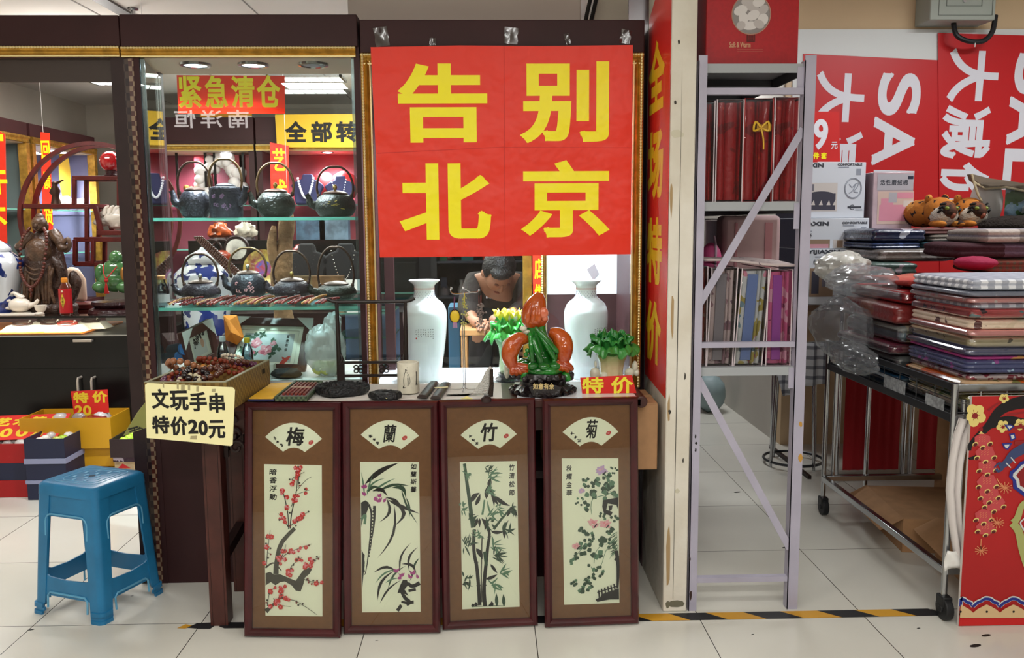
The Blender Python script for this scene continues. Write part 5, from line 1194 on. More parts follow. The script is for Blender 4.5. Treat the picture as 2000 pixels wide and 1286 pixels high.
# bedding packs standing on the two rack shelves
CLEAR = glassmat('clear_cover','#f4f0f0',2.0,1.45,.1)
def pack(label,x0,x1,z0,z1,fab,rib,group,lean=0.,board=None,Y0=3.065,D=.34,seed=0,motif=None):
    t = thing('bedding_pack',label,'bedding pack',((x0+x1)/2,Y0+D/2,z0),group);w = x1-x0;h = z1-z0;rn = random.Random(seed)
    L = lambda z: lean*(z/h)                # sideways lean of the pack's top
    m = MB()                                # folded quilt: vertical rounded folds showing at the front
    xs = [-w/2+.006];cuts = sorted(rn.uniform(.3,.92) for _ in range(3)) if board is None else [.62,.8]
    edges = [0]+cuts+[1]
    for i in range(len(edges)-1):
        a,b = -w/2+.005+(w-.01)*edges[i],-w/2+.005+(w-.01)*edges[i+1];r = (b-a)/2;c_ = (a+b)/2;bulge = rn.uniform(.0,.012)
        prof = [(c_+r*cos(th),-D/2+.018+bulge-.018*sin(th)) for th in [pi*j/8 for j in range(9)]]
        vs = [];zz = [.006,h*.2,h*.5,h*.8,h-.008]
        for z in zz:
            n_ = rn.uniform(-.002,.002)
            vs += [(x+L(z)+n_,y+n_,z) for x,y in prof]+[(a+L(z),D/2-.005,z),(b+L(z),D/2-.005,z)]
        k = len(prof)+2;m.add(vs,[(q*k+j,q*k+(j+1) % k,(q+1)*k+(j+1) % k,(q+1)*k+j) for q in range(4) for j in range(k)]+[tuple(range(k)),tuple(4*k+j for j in range(k))])
    part('folded_quilt',m,fab,t,w=0,smooth=50)
    if board:
        a,b = -w/2+w*.22,-w/2+w*.6;m = MB();y = -D/2-.003
        m.add([(a,y,.02),(b,y,.02),(b+L(h),y,h-.02),(a+L(h),y,h-.02),(a,y+.006,.02),(b,y+.006,.02),(b+L(h),y+.006,h-.02),(a+L(h),y+.006,h-.02)],[(0,1,2,3),(7,6,5,4),(0,4,5,1),(1,5,6,2),(2,6,7,3),(3,7,4,0)])
        part('plain_folded_sheet',m,board,t,w=0,bevel=.002)
    if rib:
        m = MB();zc = h*.72;m.bx(-w*.05,w*.46,-D/2-.004,-D/2-.002,zc-.012,zc+.012)
        for s_ in (-1,1): m.tube(sm([(.1*w,-D/2-.004,zc),(.1*w+s_*w*.22,-D/2-.012,zc+.02),(.1*w+s_*w*.26,-D/2-.008,zc-.01),(.1*w,-D/2-.004,zc)],4),.004,6)
        m.tube(sm([(.1*w,-D/2-.005,zc),(.18*w,-D/2-.008,zc-.04),(.2*w,-D/2-.006,zc-.075)],4),.003,6);part('ribbon',m,rib,t,w=0)
    m = MB();x_,y_ = w/2,D/2+.002
    vs = [(sx*x_+L(z),sy*(y_ if sy > 0 else y_+.006),z) for z in (.0,h) for sx,sy in ((-1,-1),(1,-1),(1,1),(-1,1))]
    m.add(vs,[(0,3,2,1),(4,5,6,7),(0,1,5,4),(1,2,6,5),(2,3,7,6),(3,0,4,7)]);part('clear_cover',m,CLEAR,t,w=0,bevel=.004)
    m = MB()
    P_ = [vs[i] for i in (0,1,5,4)];m.tube(P_,.0022,6,closed=True);m.tube([vs[1],vs[2]],.002,5);m.tube([vs[5],vs[6]],.002,5);m.tube([vs[0],vs[3]],.002,5);m.tube([vs[4],vs[7]],.002,5)
    part('piping',m,M('clear_piping_'+('red' if rib else 'pale'),'#a83230' if rib else '#cfc3c6',.35),t,w=0)
    return t
RQ = floral('wedding_red_quilt','#a30f18',[(16,.64,'#7d0c12'),(26,.7,'#c2432a')],.5,.3)
RB = M('gold_ribbon','#d3a72b',.4);G1 = 'red bedding packs on the upper rack shelf';G2 = 'printed bedding packs on the lower rack shelf'
for x0,x1,rib,lb,sd in ((.762,.795,None,'thin dark red bedding pack half hidden behind the left rack upright',1),(.803,.897,None,'red bedding pack with plain smooth front, second from the pillar',2),(.900,1.0,RB,'red bedding pack with a big gold ribbon bow and deep folds',3),(1.006,1.09,None,'dark red brocade bedding pack behind the diagonal rack brace',4)):
    pack(lb,x0,x1,1.497,1.84+.004*sd,RQ,rib,G1,0,None,seed=sd)
W1 = floral('floral_brown_white','#c3b6b4',[(22,.6,'#8a6f78'),(30,.66,'#6b5566')],.7)
W2 = floral('floral_blue_yellow','#c9d2d0',[(13,.6,'#d58fa3'),(17,.6,'#a39a4a'),(21,.64,'#6d8f9a')],.7)
W3 = floral('floral_pink','#c9618e',[(16,.58,'#d9a3b8'),(24,.66,'#8a3a66')],.7)
W4 = floral('floral_red_orange','#b8402f',[(16,.58,'#d09a80')],.7)
for x0,x1,ln,fab,bd,lb,sd in ((.764,.782,0,W4,None,'red-orange floral bedding pack mostly hidden by the left rack upright',5),(.785,.878,.012,W1,M('grey_sheet','#7f7f84',.7),'grey and brown dotted bedding pack with a plain grey sheet',6),
                                    (.884,.985,.022,W2,M('blue_sheet','#6c87b8',.7),'blue flowered bedding pack with a plain sky blue sheet',7),(1.0,1.088,.0,W3,M('purple_sheet','#9a4aa3',.7),'pink flowered bedding pack with a plain purple sheet',8)):
    pack(lb,x0,x1,.91,1.268-.004*(sd-5),fab,None,G2,ln,bd,seed=sd)
m = MB();q = [(.77,3.06,1.293),(1.09,3.05,1.275),(1.09,3.42,1.277),(.77,3.42,1.297)]
m.grid(16,8,lambda u,v: (.768+.325*u,3.05+.36*v,1.276+.02*(1-u)+.004*sin(6*u+3*v)+.003*v));o = solo('folded_sheet','thin flower-dotted sheet lying across the lower bedding packs','sheet',m,floral('dotted_sheet','#b9aaa8',[(24,.66,'#6a5a60')],.6),(.93,3.23,1.28));s_ = o.modifiers.new('thick','SOLIDIFY');s_.thickness = .008
# things behind on the same shelf
t = thing('pillow_pack','pale pink pillow in cloudy plastic standing behind the dotted sheet','pillow pack',(.98,3.62,.91))
m = MB();a,b = at(1411,500,3.6),at(1527,430,3.6);m.bx(a.x,b.x,3.6,3.72,.912,b.z+.02);part('pillow',m,M('cloudy_pink','#b79a9c',.6,nz=(7,.08)),t,bevel=.02)
m = MB();m.bx(a.x+.05,a.x+.06,3.594,3.5995,.95,b.z-.01).bx(b.x-.07,b.x-.04,3.594,3.5995,.95,b.z-.01);part('pink_band',m,M('faded_rose','#b77f86',.6),t)
t = thing('gift_bag','bright pink rounded bag with a pale strap behind the rack brace','bag',(.86,3.55,.91));c = at(1391,496,3.5)
m = MB();m.sph((c.x,3.52,c.z-.02),(.042,.05,.065),18);m.lathe([(.04,0),(.042,c.z-.93)],(c.x,3.52,.911),18);part('bag',m,M('hot_pink','#d6528a',.5),t)
m = MB();m.tube(sm([(c.x+.002,3.466,c.z-.07),(c.x+.006,3.465,c.z),(c.x+.01,3.49,c.z+.04),(c.x+.012,3.52,c.z+.07)],4),.005,8);part('strap',m,M('pale_strap','#c9a7bb',.5),t)
for i in range(4):
    z = .912+.09*i;m = MB();m.bx(.78,.87,3.72,4.3,z,z+.085)
    solo('folded_blanket',('lowest striped brown blanket','second striped brown blanket from below','third striped brown blanket from below','topmost striped brown blanket')[i]+' in the pile deep on the rack','blanket',m,plaid('brown_stripe_blanket','#6d5c50',[(2,.022,.4,0,'#a39484')]),(.825,4.0,z),'striped blankets deep on the rack',bevel=.02)
pack('pink and brown patterned bedding pack standing behind the cloudy pillow',1.02,1.085,.91,1.44,floral('pink_brown','#b0728a',[(20,.6,'#7a4a5a')],.6),None,G2,0,None,3.76,.3,9)

# ------------------------------------------------------------------ red sale boards on the bedding stall's wall
SR = M('sale_red','#c4161c',.4);SW = M('sale_white','#e2e2ea',.45)
YS_ = 5.366
def board(label,quad,letters,Y):
    P_ = [at(x,y,Y) for x,y in quad];t = thing('sale_sign',label,'sale sign',(sum(p.x for p in P_)/4,Y,min(p.z for p in P_)),'red sale boards');F = face((0,Y,0))
    part('board',MB().ext([(p.x,p.z) for p in P_],-.004,.0,0,F),SR,t,smooth=0);m = MB()
    for ch,b in letters:
        x,z,w,h = pxbox(*b,Y);txt(m,ch,F,x+w/2-h/2,z+h/2-w/2,h,w,0,.011 if ch in 'SALE' else .0095,.001,-pi/2-.03)
    part('lettering',m,SW,t,smooth=0)
board('left red sale board with white letters turned sideways, next to the rack',((1566,560),(1836,560),(1838,118),(1569,105)),[('大',(1592,141,1690,240)),('减',(1590,256,1688,352)),('S',(1713,143,1800,226)),('A',(1703,230,1788,323)),('L',(1702,333,1785,410))],YS_)
board('right red sale board hung higher, below the grey meter box',((1836,560),(2080,560),(2090,72),(1832,64)),[('大',(1850,97,1953,199)),('减',(1837,207,1938,310)),('价',(1832,318,1932,420)),('S',(1979,104,2065,184)),('A',(1966,190,2050,283)),('L',(1957,291,2042,372))],YS_-.006)
# grey meter box with its cable
mt = thing('meter_box','grey-green metal meter box with a black cable loop high on the wall','meter box',(2.8,5.29,2.575));GM = M('meter_grey','#a3aaa0',.5)
part('housing',MB().bx(2.615,3.005,5.2,5.388,2.6,3.04),GM,mt,bevel=.006)
m = MB();F = face((0,5.1995,0))
for x0,x1,z0,z1 in ((2.665,2.985,2.628,3.03),(2.71,2.92,2.68,3.0)):
    m.tube([(x0,5.199,z0),(x1,5.199,z0),(x1,5.199,z1),(x0,5.199,z1)],.003,4,closed=True)
part('door_groove',m,M('groove_grey','#6d746c',.6),mt);part('lock',MB().cyl((2.815,5.19,2.71),(2.815,5.2,2.71),.012),STEEL,mt)
m = MB();P_ = [at(1862,52,5.28),at(1868,68,5.25),at(1890,80,5.24),at(1920,80,5.24),at(1938,62,5.24),at(1944,30,5.25)];P_[0].z = 2.605
m.tube(sm(P_,6),.015,10);part('cable',m,M('black_cable','#111214',.5),mt);part('cable_tie',MB().tube([at(1905,82,5.23),at(1904,92,5.23)],.003,5),WHITE,mt)
# 99 price board
pb = thing('price_board','red price board with white 99 propped on the white bedding boxes','price board',(1.76,4.72,1.75));YP = 4.72;F = face((0,YP,0))
q = [at(x,y,YP) for x,y in ((1548,316),(1641,316),(1639,218),(1548,218))]
part('board',MB().ext([(p.x,max(p.z,1.742)) for p in q],-.006,0,0,F),M('price_board_red','#c9201f',.5),pb,smooth=0)
m = MB();txt(m,'9',F,*pxbox(1557,233,1585,292,YP),0,.006,.001);txt(m,'9',F,*pxbox(1588,233,1618,292,YP),0,.006,.001);txt(m,'元',F,*pxbox(1623,277,1636,291,YP),0,.0012,.001)
for ch,x in (('件',1588),('套',1603)): txt(m,ch,F,*pxbox(x,298,x+12,311,YP),1,.0014,.001)
part('lettering',m,[SW,YEL],pb,smooth=0)
# stall table at the back with red skirts
ft = thing('stall_table','chrome framed stall table with red cloth skirts loaded with bedding','table',(2.6,4.95,0))
part('table_top',MB().bx(1.74,3.5,4.62,5.33,.945,.975),M('brown_board','#5a4334',.6),ft)
for x,y in ((1.93,4.63),(2.30,4.63),(2.34,4.63),(2.85,4.63),(3.4,4.63),(1.78,5.28),(3.4,5.28)): part('leg',MB().cyl((x,y,.012),(x,y,.945),.012),STEEL,ft)
RS = M('skirt_red','#a3151c',.8,bump=(12,.3))
for x0,x1 in ((1.955,2.27),(2.37,2.82),(2.88,3.36)):
    part('skirt',MB().grid(24,6,lambda u,v: (x0+(x1-x0)*u,4.612+.004*sin(u*40)+.003*sin(v*6),.055+.88*v)),RS,ft,smooth=180)
part('foot_rail',MB().bx(1.9,3.42,4.615,4.645,.0,.022).bx(1.77,1.79,4.63,5.3,.0,.02),DKWOOD,ft)
# white bedding boxes with printed fronts
WB = M('printed_white_card','#cfd4dc',.4);NAVY = M('navy_edge','#22263a',.5)
def bbox(label,px,Y,D,z0,draw,top=True):
    a,b = at(px[0],px[3],Y),at(px[2],px[1],Y);t = thing('bedding_box',label,'box',((a.x+b.x)/2,Y+D/2,z0),'white printed bedding boxes')
    m = MB();m.bx(a.x,b.x,Y,Y+D,z0,b.z,[0,0,0,1,0,1]);part('box',m,[WB,NAVY],t,bevel=.003);draw(t,face((0,Y-.0006,0)),Y);return b.z
def rect(m,F,b,Y,mi,z=.0004): x,y,w,h = pxbox(*b,Y);m.flat([(x,y),(x+w,y),(x+w,y+h),(x,y+h)],mi,F,z)
def emb(m,F,c,Y,s,mi):
    p = at(*c,Y);u = Y/1688
    for k in (1,.9): m.tube([F @ Vector((p.x+17*u*s*k*cos(a),p.z+20*u*s*k*sin(a),.0008)) for a in [i*pi/16 for i in range(32)]],.0012,4,mi,closed=True)
    for pts in (((-8,8),(-2,2),(4,8),(0,-4),(-8,-10)),((4,8),(10,10),(8,2),(2,-6),(10,-8))): m.ribbon([(q.x,q.y) for q in sm([(p.x+x*u*s,p.z+y*u*s,0) for x,y in pts],4)],1.6*u,mi,F,.0008)
LET = [M('print_dark','#3a3d46',.6),M('print_grey','#8d93a0',.6),M('photo_grey','#6d6a74',.6),M('photo_dark','#3d3c4a',.6),M('photo_pink','#c08a94',.6),M('photo_warm','#8d7560',.6),M('photo_pale','#c9c2bd',.6)]
def drawA(t,F,Y):
    m = MB();txt(m,'YIJIAXIN',F,*pxbox(1548,319,1609,330,Y),0,.002);txt(m,'COMFORTABLE',F,*pxbox(1636,319,1684,324,Y),0,.0008); 
    rect(m,F,(1637,326,1658,328,),Y,1);rect(m,F,(1672,330,1682,342),Y,1);rect(m,F,(1655,403,1682,407),Y,0);txt(m,'C',F,*pxbox(1659,400,1668,410,Y),0);rect(m,F,(1670,409,1684,411),Y,1)
    rect(m,F,(1580,357,1636,413),Y,6);rect(m,F,(1580,378,1632,411),Y,3,.0006)
    for x in (1588,1603,1618,1630): p = at(x,396,Y);u = Y/1688;m.flat([(p.x-4*u,p.z-5*u),(p.x+4*u,p.z-5*u),(p.x+1*u,p.z+5*u)],6,F,.0012)
    p = at(1604,380,Y);m.disc((p.x,p.z),24*Y/1688,3,F,.0009,20,6*Y/1688);rect(m,F,(1582,360,1590,374),Y,2,.0008);emb(m,F,(1666,368),Y,1,1);part('print',m,LET,t,smooth=0)
def drawB(t,F,Y):
    m = MB();txt(m,'YIJIAXIN',F,*pxbox(1550,433,1619,444,Y),0,.002);txt(m,'COMFORTABLE',F,*pxbox(1645,433,1694,438,Y),0,.0008);rect(m,F,(1646,440,1668,442),Y,1);rect(m,F,(1681,444,1692,456),Y,1)
    rect(m,F,(1560,451,1586,453),Y,1);txt(m,'舒',F,*pxbox(1574,456,1586,466,Y),0,.0006);rect(m,F,(1578,468,1621,485),Y,5);rect(m,F,(1578,477,1618,485),Y,4,.0007);rect(m,F,(1627,468,1660,485),Y,6);rect(m,F,(1634,470,1646,484),Y,5,.0008);emb(m,F,(1677,480),Y,1,1);part('print',m,LET,t,smooth=0)
def drawC(t,F,Y):
    m = MB();txt(m,'YIJIAXIN',F,*pxbox(1577,488,1640,498,Y),0,.002);txt(m,'COMFORTABLE',F,*pxbox(1668,489,1718,494,Y),0,.0008);rect(m,F,(1592,501,1606,503),Y,1);txt(m,'绒',F,*pxbox(1588,507,1602,517,Y),0,.0006)
    rect(m,F,(1580,524,1628,580),Y,5);rect(m,F,(1584,530,1600,574),Y,3,.0008);rect(m,F,(1605,528,1614,560),Y,2,.0008);part('print',m,LET,t,smooth=0)
zc_ = bbox('lowest white bedding box, its photo half hidden by a plastic bag',(1563,486,1723,588),4.63,.5,.976,drawC)
zb_ = bbox('middle white bedding box with a pink bed photo and round emblem',(1562,426,1698,500),4.66,.45,zc_+.001,drawB)
bbox('topmost white bedding box with a dark grey bed photo and round emblem',(1562,317,1692,430),4.7,.4,zb_+.001,drawA)
# pink bedding case
a,b = at(1702,450,4.68),at(1786,336,4.68);pk = thing('bedding_case','pink and silver bedding case with a pink bed photo next to the white boxes','case',((a.x+b.x)/2,4.8,1.36))
part('case',MB().bx(a.x,b.x,4.68,4.9,1.362,b.z),M('silver_pink','#b9a3aa',.3,nz=(12,.08),coat=.5),pk,bevel=.004)
m = MB();F = face((0,4.6794,0));Y = 4.68
rect(m,F,(1713,340,1785,372),Y,1);rect(m,F,(1712,374,1785,438),Y,2)
for b_,c_ in (((1716,400,1782,432),3),((1720,388,1745,404),3),((1752,376,1784,388),3),((1735,376,1752,396),1),((1764,392,1784,404),4)): rect(m,F,b_,Y,c_,.0008)
for i,ch in enumerate('活性磨绒棉'): txt(m,ch,F,*pxbox(1719+i*11,351,1729+i*11,362,Y),0,.0008,.0008)
rect(m,F,(1773,344,1784,350),Y,5,.001);part('print',m,[M('print_dark','#3a3d46'),M('print_silver','#a9a7ae',.4),M('photo_rose','#c9b0a4',.6),M('photo_pink2','#cf8a9c',.6),M('photo_pale','#c9c2bd'),NAVY],pk,smooth=0)

# stacked bedding on the stall table behind
def softbox(name,label,cat,x0,x1,y0,y1,z0,z1,mat,group=None,r=.02,seed=0,layers=0):
    rn = random.Random(seed);w,d,h = (x1-x0)/2,(y1-y0)/2,z1-z0;m = MB();K = max(6,layers*4);R_ = []
    for i in range(K+1):
        t_ = i/K;e = max(0,abs(t_-.5)*2-.45)/.55;ins = h*.42*(1-math.sqrt(max(0,1-e*e)))
        if layers: ins += .006*(1-abs(sin(pi*layers*t_)))
        ring = rr(w-ins,d-ins,min(r,w*.5,d*.5),h*t_,5);R_.append([(x+.004*noise.noise((x*9+seed,y*9,h*t_*30)),y+.004*noise.noise((x*9,y*9+seed,h*t_*30+7)),z+.005*noise.noise((x*5+seed,y*5,3))*(.3+t_)) for x,y,z in ring])
    n = len(R_[0]);m.add([p for r_ in R_ for p in r_],[(i*n+j,i*n+(j+1) % n,(i+1)*n+(j+1) % n,(i+1)*n+j) for i in range(K) for j in range(n)]+[tuple(range(n-1,-1,-1)),tuple(K*n+j for j in range(n))])
    return solo(name,label,cat,m,mat,((x0+x1)/2,(y0+y1)/2,z0),group,w=0,smooth=60)
SATIN = dict(rough=.3,coat=.6)
def pxs(x0,x1,y0,y1,Y,D): a,b = at(x0,y1,Y),at(x1,y0,Y);return a.x,b.x,Y,Y+D,a.z,b.z
GB = 'bedding piled on the stall table'
for px,Y,lb,mat,sd in (((1702,1795,512,540),4.2,'grey-green quilt lowest in the pile left of the magenta cushion',floral('grey_green','#4a5e58',[(9,.6,'#8a7d84')],.4,.5),1),((1716,1870,486,512),4.22,'quilt pack with shiny plastic edge under the navy one',floral('grey_taupe','#6d6660',[(14,.6,'#8f8a86')],.3,.7),2),
                           ((1704,1800,474,487),4.3,'blue folded quilt edge below the navy pack',floral('deep_blue','#26365c',[(9,.62,'#44588a')],.4,.5),3),((1704,1812,446,474),4.3,'navy and white bedding pack in shiny plastic below the pink case',floral('navy_white','#252d47',[(8,.57,'#aab0bc')],.2,.8),4),
                           ((1812,1925,472,486),4.3,'teal folded sheet under the grey one by the tiger cushions',floral('teal_sheet','#3f6470',[(9,.6,'#587d86')],.6),5),((1820,1935,458,473),4.32,'grey folded sheet directly below the tiger cushions',floral('grey_sheets','#6d655c',[(12,.6,'#8d857a')],.6),6),((1795,1935,445,459),4.34,'dull rose folded sheet carrying the tiger cushions',floral('dull_rose','#6d4644',[(9,.6,'#7d5653')],.7),7)):
    x0,x1,y0,y1,z0,z1 = pxs(*px,Y,.4);softbox('folded_bedding',lb,'bedding',x0,x1,y0,y1,z0,z1,mat,GB,.02,sd,2)
# support for that pile
softbox('folded_bedding','broad dark quilt at the bottom of the pile behind the fabric stacks','bedding',1.9,2.95,4.18,4.58,.98,at(1750,540,4.2).z,floral('dark_quilt','#3a3f4a',[(8,.6,'#56505a')],.6),GB,.03,22,3)
tt = thing('side_table','low brown table holding the bedding pile behind the fabric cart','table',(2.4,4.38,0));part('table_top',MB().bx(1.86,3.0,4.16,4.6,.95,.978),M('brown_board','#5a4334'),tt)
for x in (1.9,2.96):
    for y in (4.2,4.56): part('leg',MB().cyl((x,y,0),(x,y,.95),.011),STEEL,tt)
# tiger cushions
TG = floral('tiger_fur','#b06a22',[(17,.56,'#2a1710'),(9,.62,'#c98a3e')],.9)
TF = M('tiger_white','#d3cbbd',.95,bump=(90,.8));TD = M('tiger_dark_face','#22150f',.8,nz=(30,.5,'#6a3a1c'))
def tiger(label,px0,px1,Y,z0,sc):
    a,b = at(px0,420,Y),at(px1,420,Y);cx = (a.x+b.x)/2;w = (b.x-a.x)/2;t = thing('tiger_cushion',label,'cushion',(cx,Y,z0),'plush tiger cushions');h = w*1.7
    m = MB();m.sph((0,.12,h*.5),(w*1.12,.2,h*.52),18);part('body',m,TG,t,w=0,smooth=180)
    m = MB();m.sph((w*.05,-.03,h*.55),(w*.9,.1,h*.52),18);part('head',m,TG,t,w=0,smooth=180)
    m = MB();m.sph((w*.05,-.068,h*.44),(w*.8,.09,h*.42),18);part('ruff',m,TF,t,w=0,smooth=180)
    m = MB();m.sph((w*.05,-.09,h*.56),(w*.56,.085,h*.36),18);part('face',m,TD,t,w=0,smooth=180)
    m = MB();m.sph((w*.1,-.15,h*.42),(w*.16,.03,h*.13),12);part('muzzle',m,M('tiger_muzzle','#8a4a36',.8),t,w=0,smooth=180)
    for s_ in (-1,1):
        m = MB();m.sph((w*.05+s_*w*.5,-.0,h*1.0),(w*.2,.03,h*.18),10);part('ear',m,TG,t,w=0,smooth=180)
        m = MB();m.sph((w*.05+s_*w*.28,-.15,h*.66),(w*.11,.02,h*.07),10);part('eye',m,M('tiger_eye','#7d8a3a',.3),t,w=0,smooth=180)
        m = MB();m.sph((w*.05+s_*w*.55,-.11,h*.12),(w*.3,.08,h*.13),12);part('paw',m,TG,t,w=0,smooth=180)
        m = MB()
        for k in range(3): m.tube(sm([(w*.05+s_*w*(.35+.1*k),-.15,h*(.82-.1*k)),(w*.05+s_*w*(.5+.06*k),-.12,h*(.8-.14*k))],3),.006,6)
        part('stripe',m,INK,t,w=0)
zt_ = at(1850,446,4.34).z
tiger('left plush tiger cushion next to the pink bedding case',1795,1858,4.52,zt_+.004,1);tiger('right plush tiger cushion against the clear pillow bag',1852,1914,4.54,zt_+.004,1)
# pillow bag
a,b = at(1899,446,4.46),at(2060,340,4.46);pw = thing('pillow_bag','clear zip bag with beige trim holding a white pillow and a leafy print','bag',((a.x+b.x)/2,4.5,a.z))
m = MB();m.sph((a.x+.1,4.52,a.z+.13),(.085,.06,.13),18);part('white_pillow',m,M('pillow_white','#cfcdcb',.8),pw,smooth=180)
m = MB();m.grid(8,6,lambda u,v: (a.x+.17+.3*u,4.47+.01*sin(u*9),a.z+.02+.2*v));part('leafy_insert',m,floral('leafy_print','#7d97a8',[(14,.5,'#47683f'),(20,.62,'#b9c6cc')],.4,.5),pw,smooth=180)
P_ = [at(x,y,4.45) for x,y in ((1899,340),(1903,352),(1925,366),(1960,363),(2000,372),(2050,380),(2052,366),(2000,358),(1930,348))]
m = MB();m.ext([(p.x,p.z) for p in P_],-.05,0,0,face((0,4.45,0)));part('zip_trim',m,M('beige_trim','#6d5f50',.7),pw)
m = MB();m.tube([at(x,y,4.445) for x,y in ((1898,340),(1902,356),(1925,369),(1965,366),(2050,384))],.006,6);m.tube([at(x,y,4.445) for x,y in ((1902,356),(1910,380),(1917,392),(1916,440))],.006,6);part('piping',m,M('cream_piping','#b8a888',.6),pw)
m = MB();m.grid(20,14,lambda u,v: (a.x+.02+.42*u,4.44-.03*sin(pi*v)*sin(pi*u)-.008*noise.noise((u*9,v*9,1)),a.z+.0+.235*v));part('clear_cover',m,PLASTIC,pw,smooth=180)
m = MB();rn = random.Random(5);c = at(1988,446,4.3)
m.sph((c.x,4.34,c.z+.012),(.17,.1,.05),30,0,None,lambda d: 1+.18*noise.noise((d.x*9,d.y*9,d.z*9)));m.sph((c.x+.2,4.34,c.z+.07),(.12,.09,.1),24,0,None,lambda d: 1+.15*noise.noise((d.x*9,d.y*9,d.z*9)))
solo('fur_throw','dark brown fur throw bunched in front of the pillow bag','throw',m,M('dark_brown_fur','#241a14',.95,bump=(120,1)),(c.x,4.34,c.z-.04),smooth=180)
# ------------------------------------------------------------------ fabric cart
CHR = M('dull_chrome','#b4b7ba',.22,1);DST = M('dark_wire_steel','#4a4d50',.4,.8)
ct = thing('fabric_cart','chrome wire basket cart on black castors loaded with fabric packs','cart',(2.05,3.47,0))
CX0,CX1,CY0,CY1 = 1.63,2.46,2.93,4.06
for x,y in ((CX0,CY0),(CX0,CY1),(CX1,CY0),(CX1,CY1)):
    m = MB();m.cyl((x,y,.085),(x,y,.86),.0115,None,12);m.cyl((x+.045,y+(.02 if y == CY0 else -.0),.17),(x+.045,y+(.02 if y == CY0 else 0),.80),.009,None,10);part('post',m,CHR,ct)
    m = MB();m.cyl((x-.014,y-.012,.042),(x+.014,y-.012,.042),.042,None,22);m.cyl((x-.02,y-.012,.042),(x+.02,y-.012,.042),.014,None,10);m.bx(x-.018,x+.018,y-.03,y+.02,.05,.088);part('castor',m,M('black_rubber','#17181a',.5),ct,bevel=.004)
for z,r in ((.845,.012),(.735,.014)):
    for a,b in (((CX0,CY0),(CX0,CY1)),((CX0,CY0),(CX1,CY0)),((CX1,CY0),(CX1,CY1)),((CX0,CY1),(CX1,CY1))):
        m = MB().bar((a[0],a[1],z),(b[0],b[1],z),r*.9,r*2.2);part('rim_bar',m,CHR if a[1] == b[1] else DST,ct,bevel=.002)
m = MB();n = 0
for i in range(26):
    y = CY0+(CY1-CY0)*i/25
    if i % 3 == 0: m.cyl((CX0,y,.735),(CX0,y,.845),.0022,None,5)
for z in (.757,.779,.801,.823): m.cyl((CX0,CY0,z),(CX0,CY1,z),.0018,None,5)
part('side_mesh',m,DST,ct)
m = MB()
for i in range(10): x = CX0+(CX1-CX0)*i/9;m.cyl((x,CY0,.735),(x,CY0,.845),.0022,None,5)
for z in (.757,.79,.823): m.cyl((CX0,CY0,z),(CX1,CY0,z),.0018,None,5)
part('end_mesh',m,CHR,ct)
m = MB();m.bx(CX0+.01,CX1-.01,CY0+.01,CY1-.01,.728,.735);part('basket_floor',m,DST,ct)
for a,b in (((CX0,CY0),(CX0,CY1)),((CX0,CY1),(CX1,CY1)),((CX1,CY0),(CX1,CY1)),((CX0,CY0),(CX1,CY0))):
    part('base_bar',MB().bar((a[0],a[1],.18),(b[0],b[1],.18),.026,.026),CHR,ct,bevel=.002)
for (y0,y1,z0,z1) in ((3.28,3.46,.742,.80),(2.99,3.12,.74,.79)):
    m = MB();m.bx(CX0-.006,CX0-.004,y0,y1,z0,z1);part('price_ticket',m,M('grey_ticket','#8f9396',.6,nz=(60,.3)),ct)
# folded fabrics on the cart
WRAP = glassmat('crinkled_wrap','#eef0f2',2.6,1.5,.16)
def fabric(lb,x0,x1,y0,y1,z0,h,mat,seed,layers=3,rz=0.):
    o = softbox('folded_fabric',lb,'fabric',x0,x1,y0,y1,z0,z0+h,mat,'fabric packs heaped on the cart',.03,seed,layers)
    if seed % 5 != 4 and h > .02:                # clear crinkled wrapper round the pack
        w,d = (x1-x0)/2+.004,(y1-y0)/2+.004;m = MB();K = 5;R_ = []
        for i in range(K+1):
            t_ = i/K;ring = rr(w-.3*h*abs(2*t_-1)**3,d-.3*h*abs(2*t_-1)**3,.03,h*(.04+.92*t_),10)
            R_.append([(x*(1+.5*q),y*(1+.5*q),z) for x,y,z in ring for q in [.022*noise.noise((x*22+seed,y*22,z*60))+.012*noise.noise((x*60,y*60+seed,z*150))]])
        n = len(R_[0]);m.add([p for r_ in R_ for p in r_],[(i*n+j,i*n+(j+1) % n,(i+1)*n+(j+1) % n,(i+1)*n+j) for i in range(K) for j in range(n)]);part('clear_wrapper',m,WRAP,o,w=0,smooth=25)
    return o
GP = plaid('grey_gingham','#e8eaee',[(0,.05,.5,0,'#6d7488'),(1,.05,.5,.2,'#6d7488'),(2,.02,.45,0,'#a0a5b5')],.6)
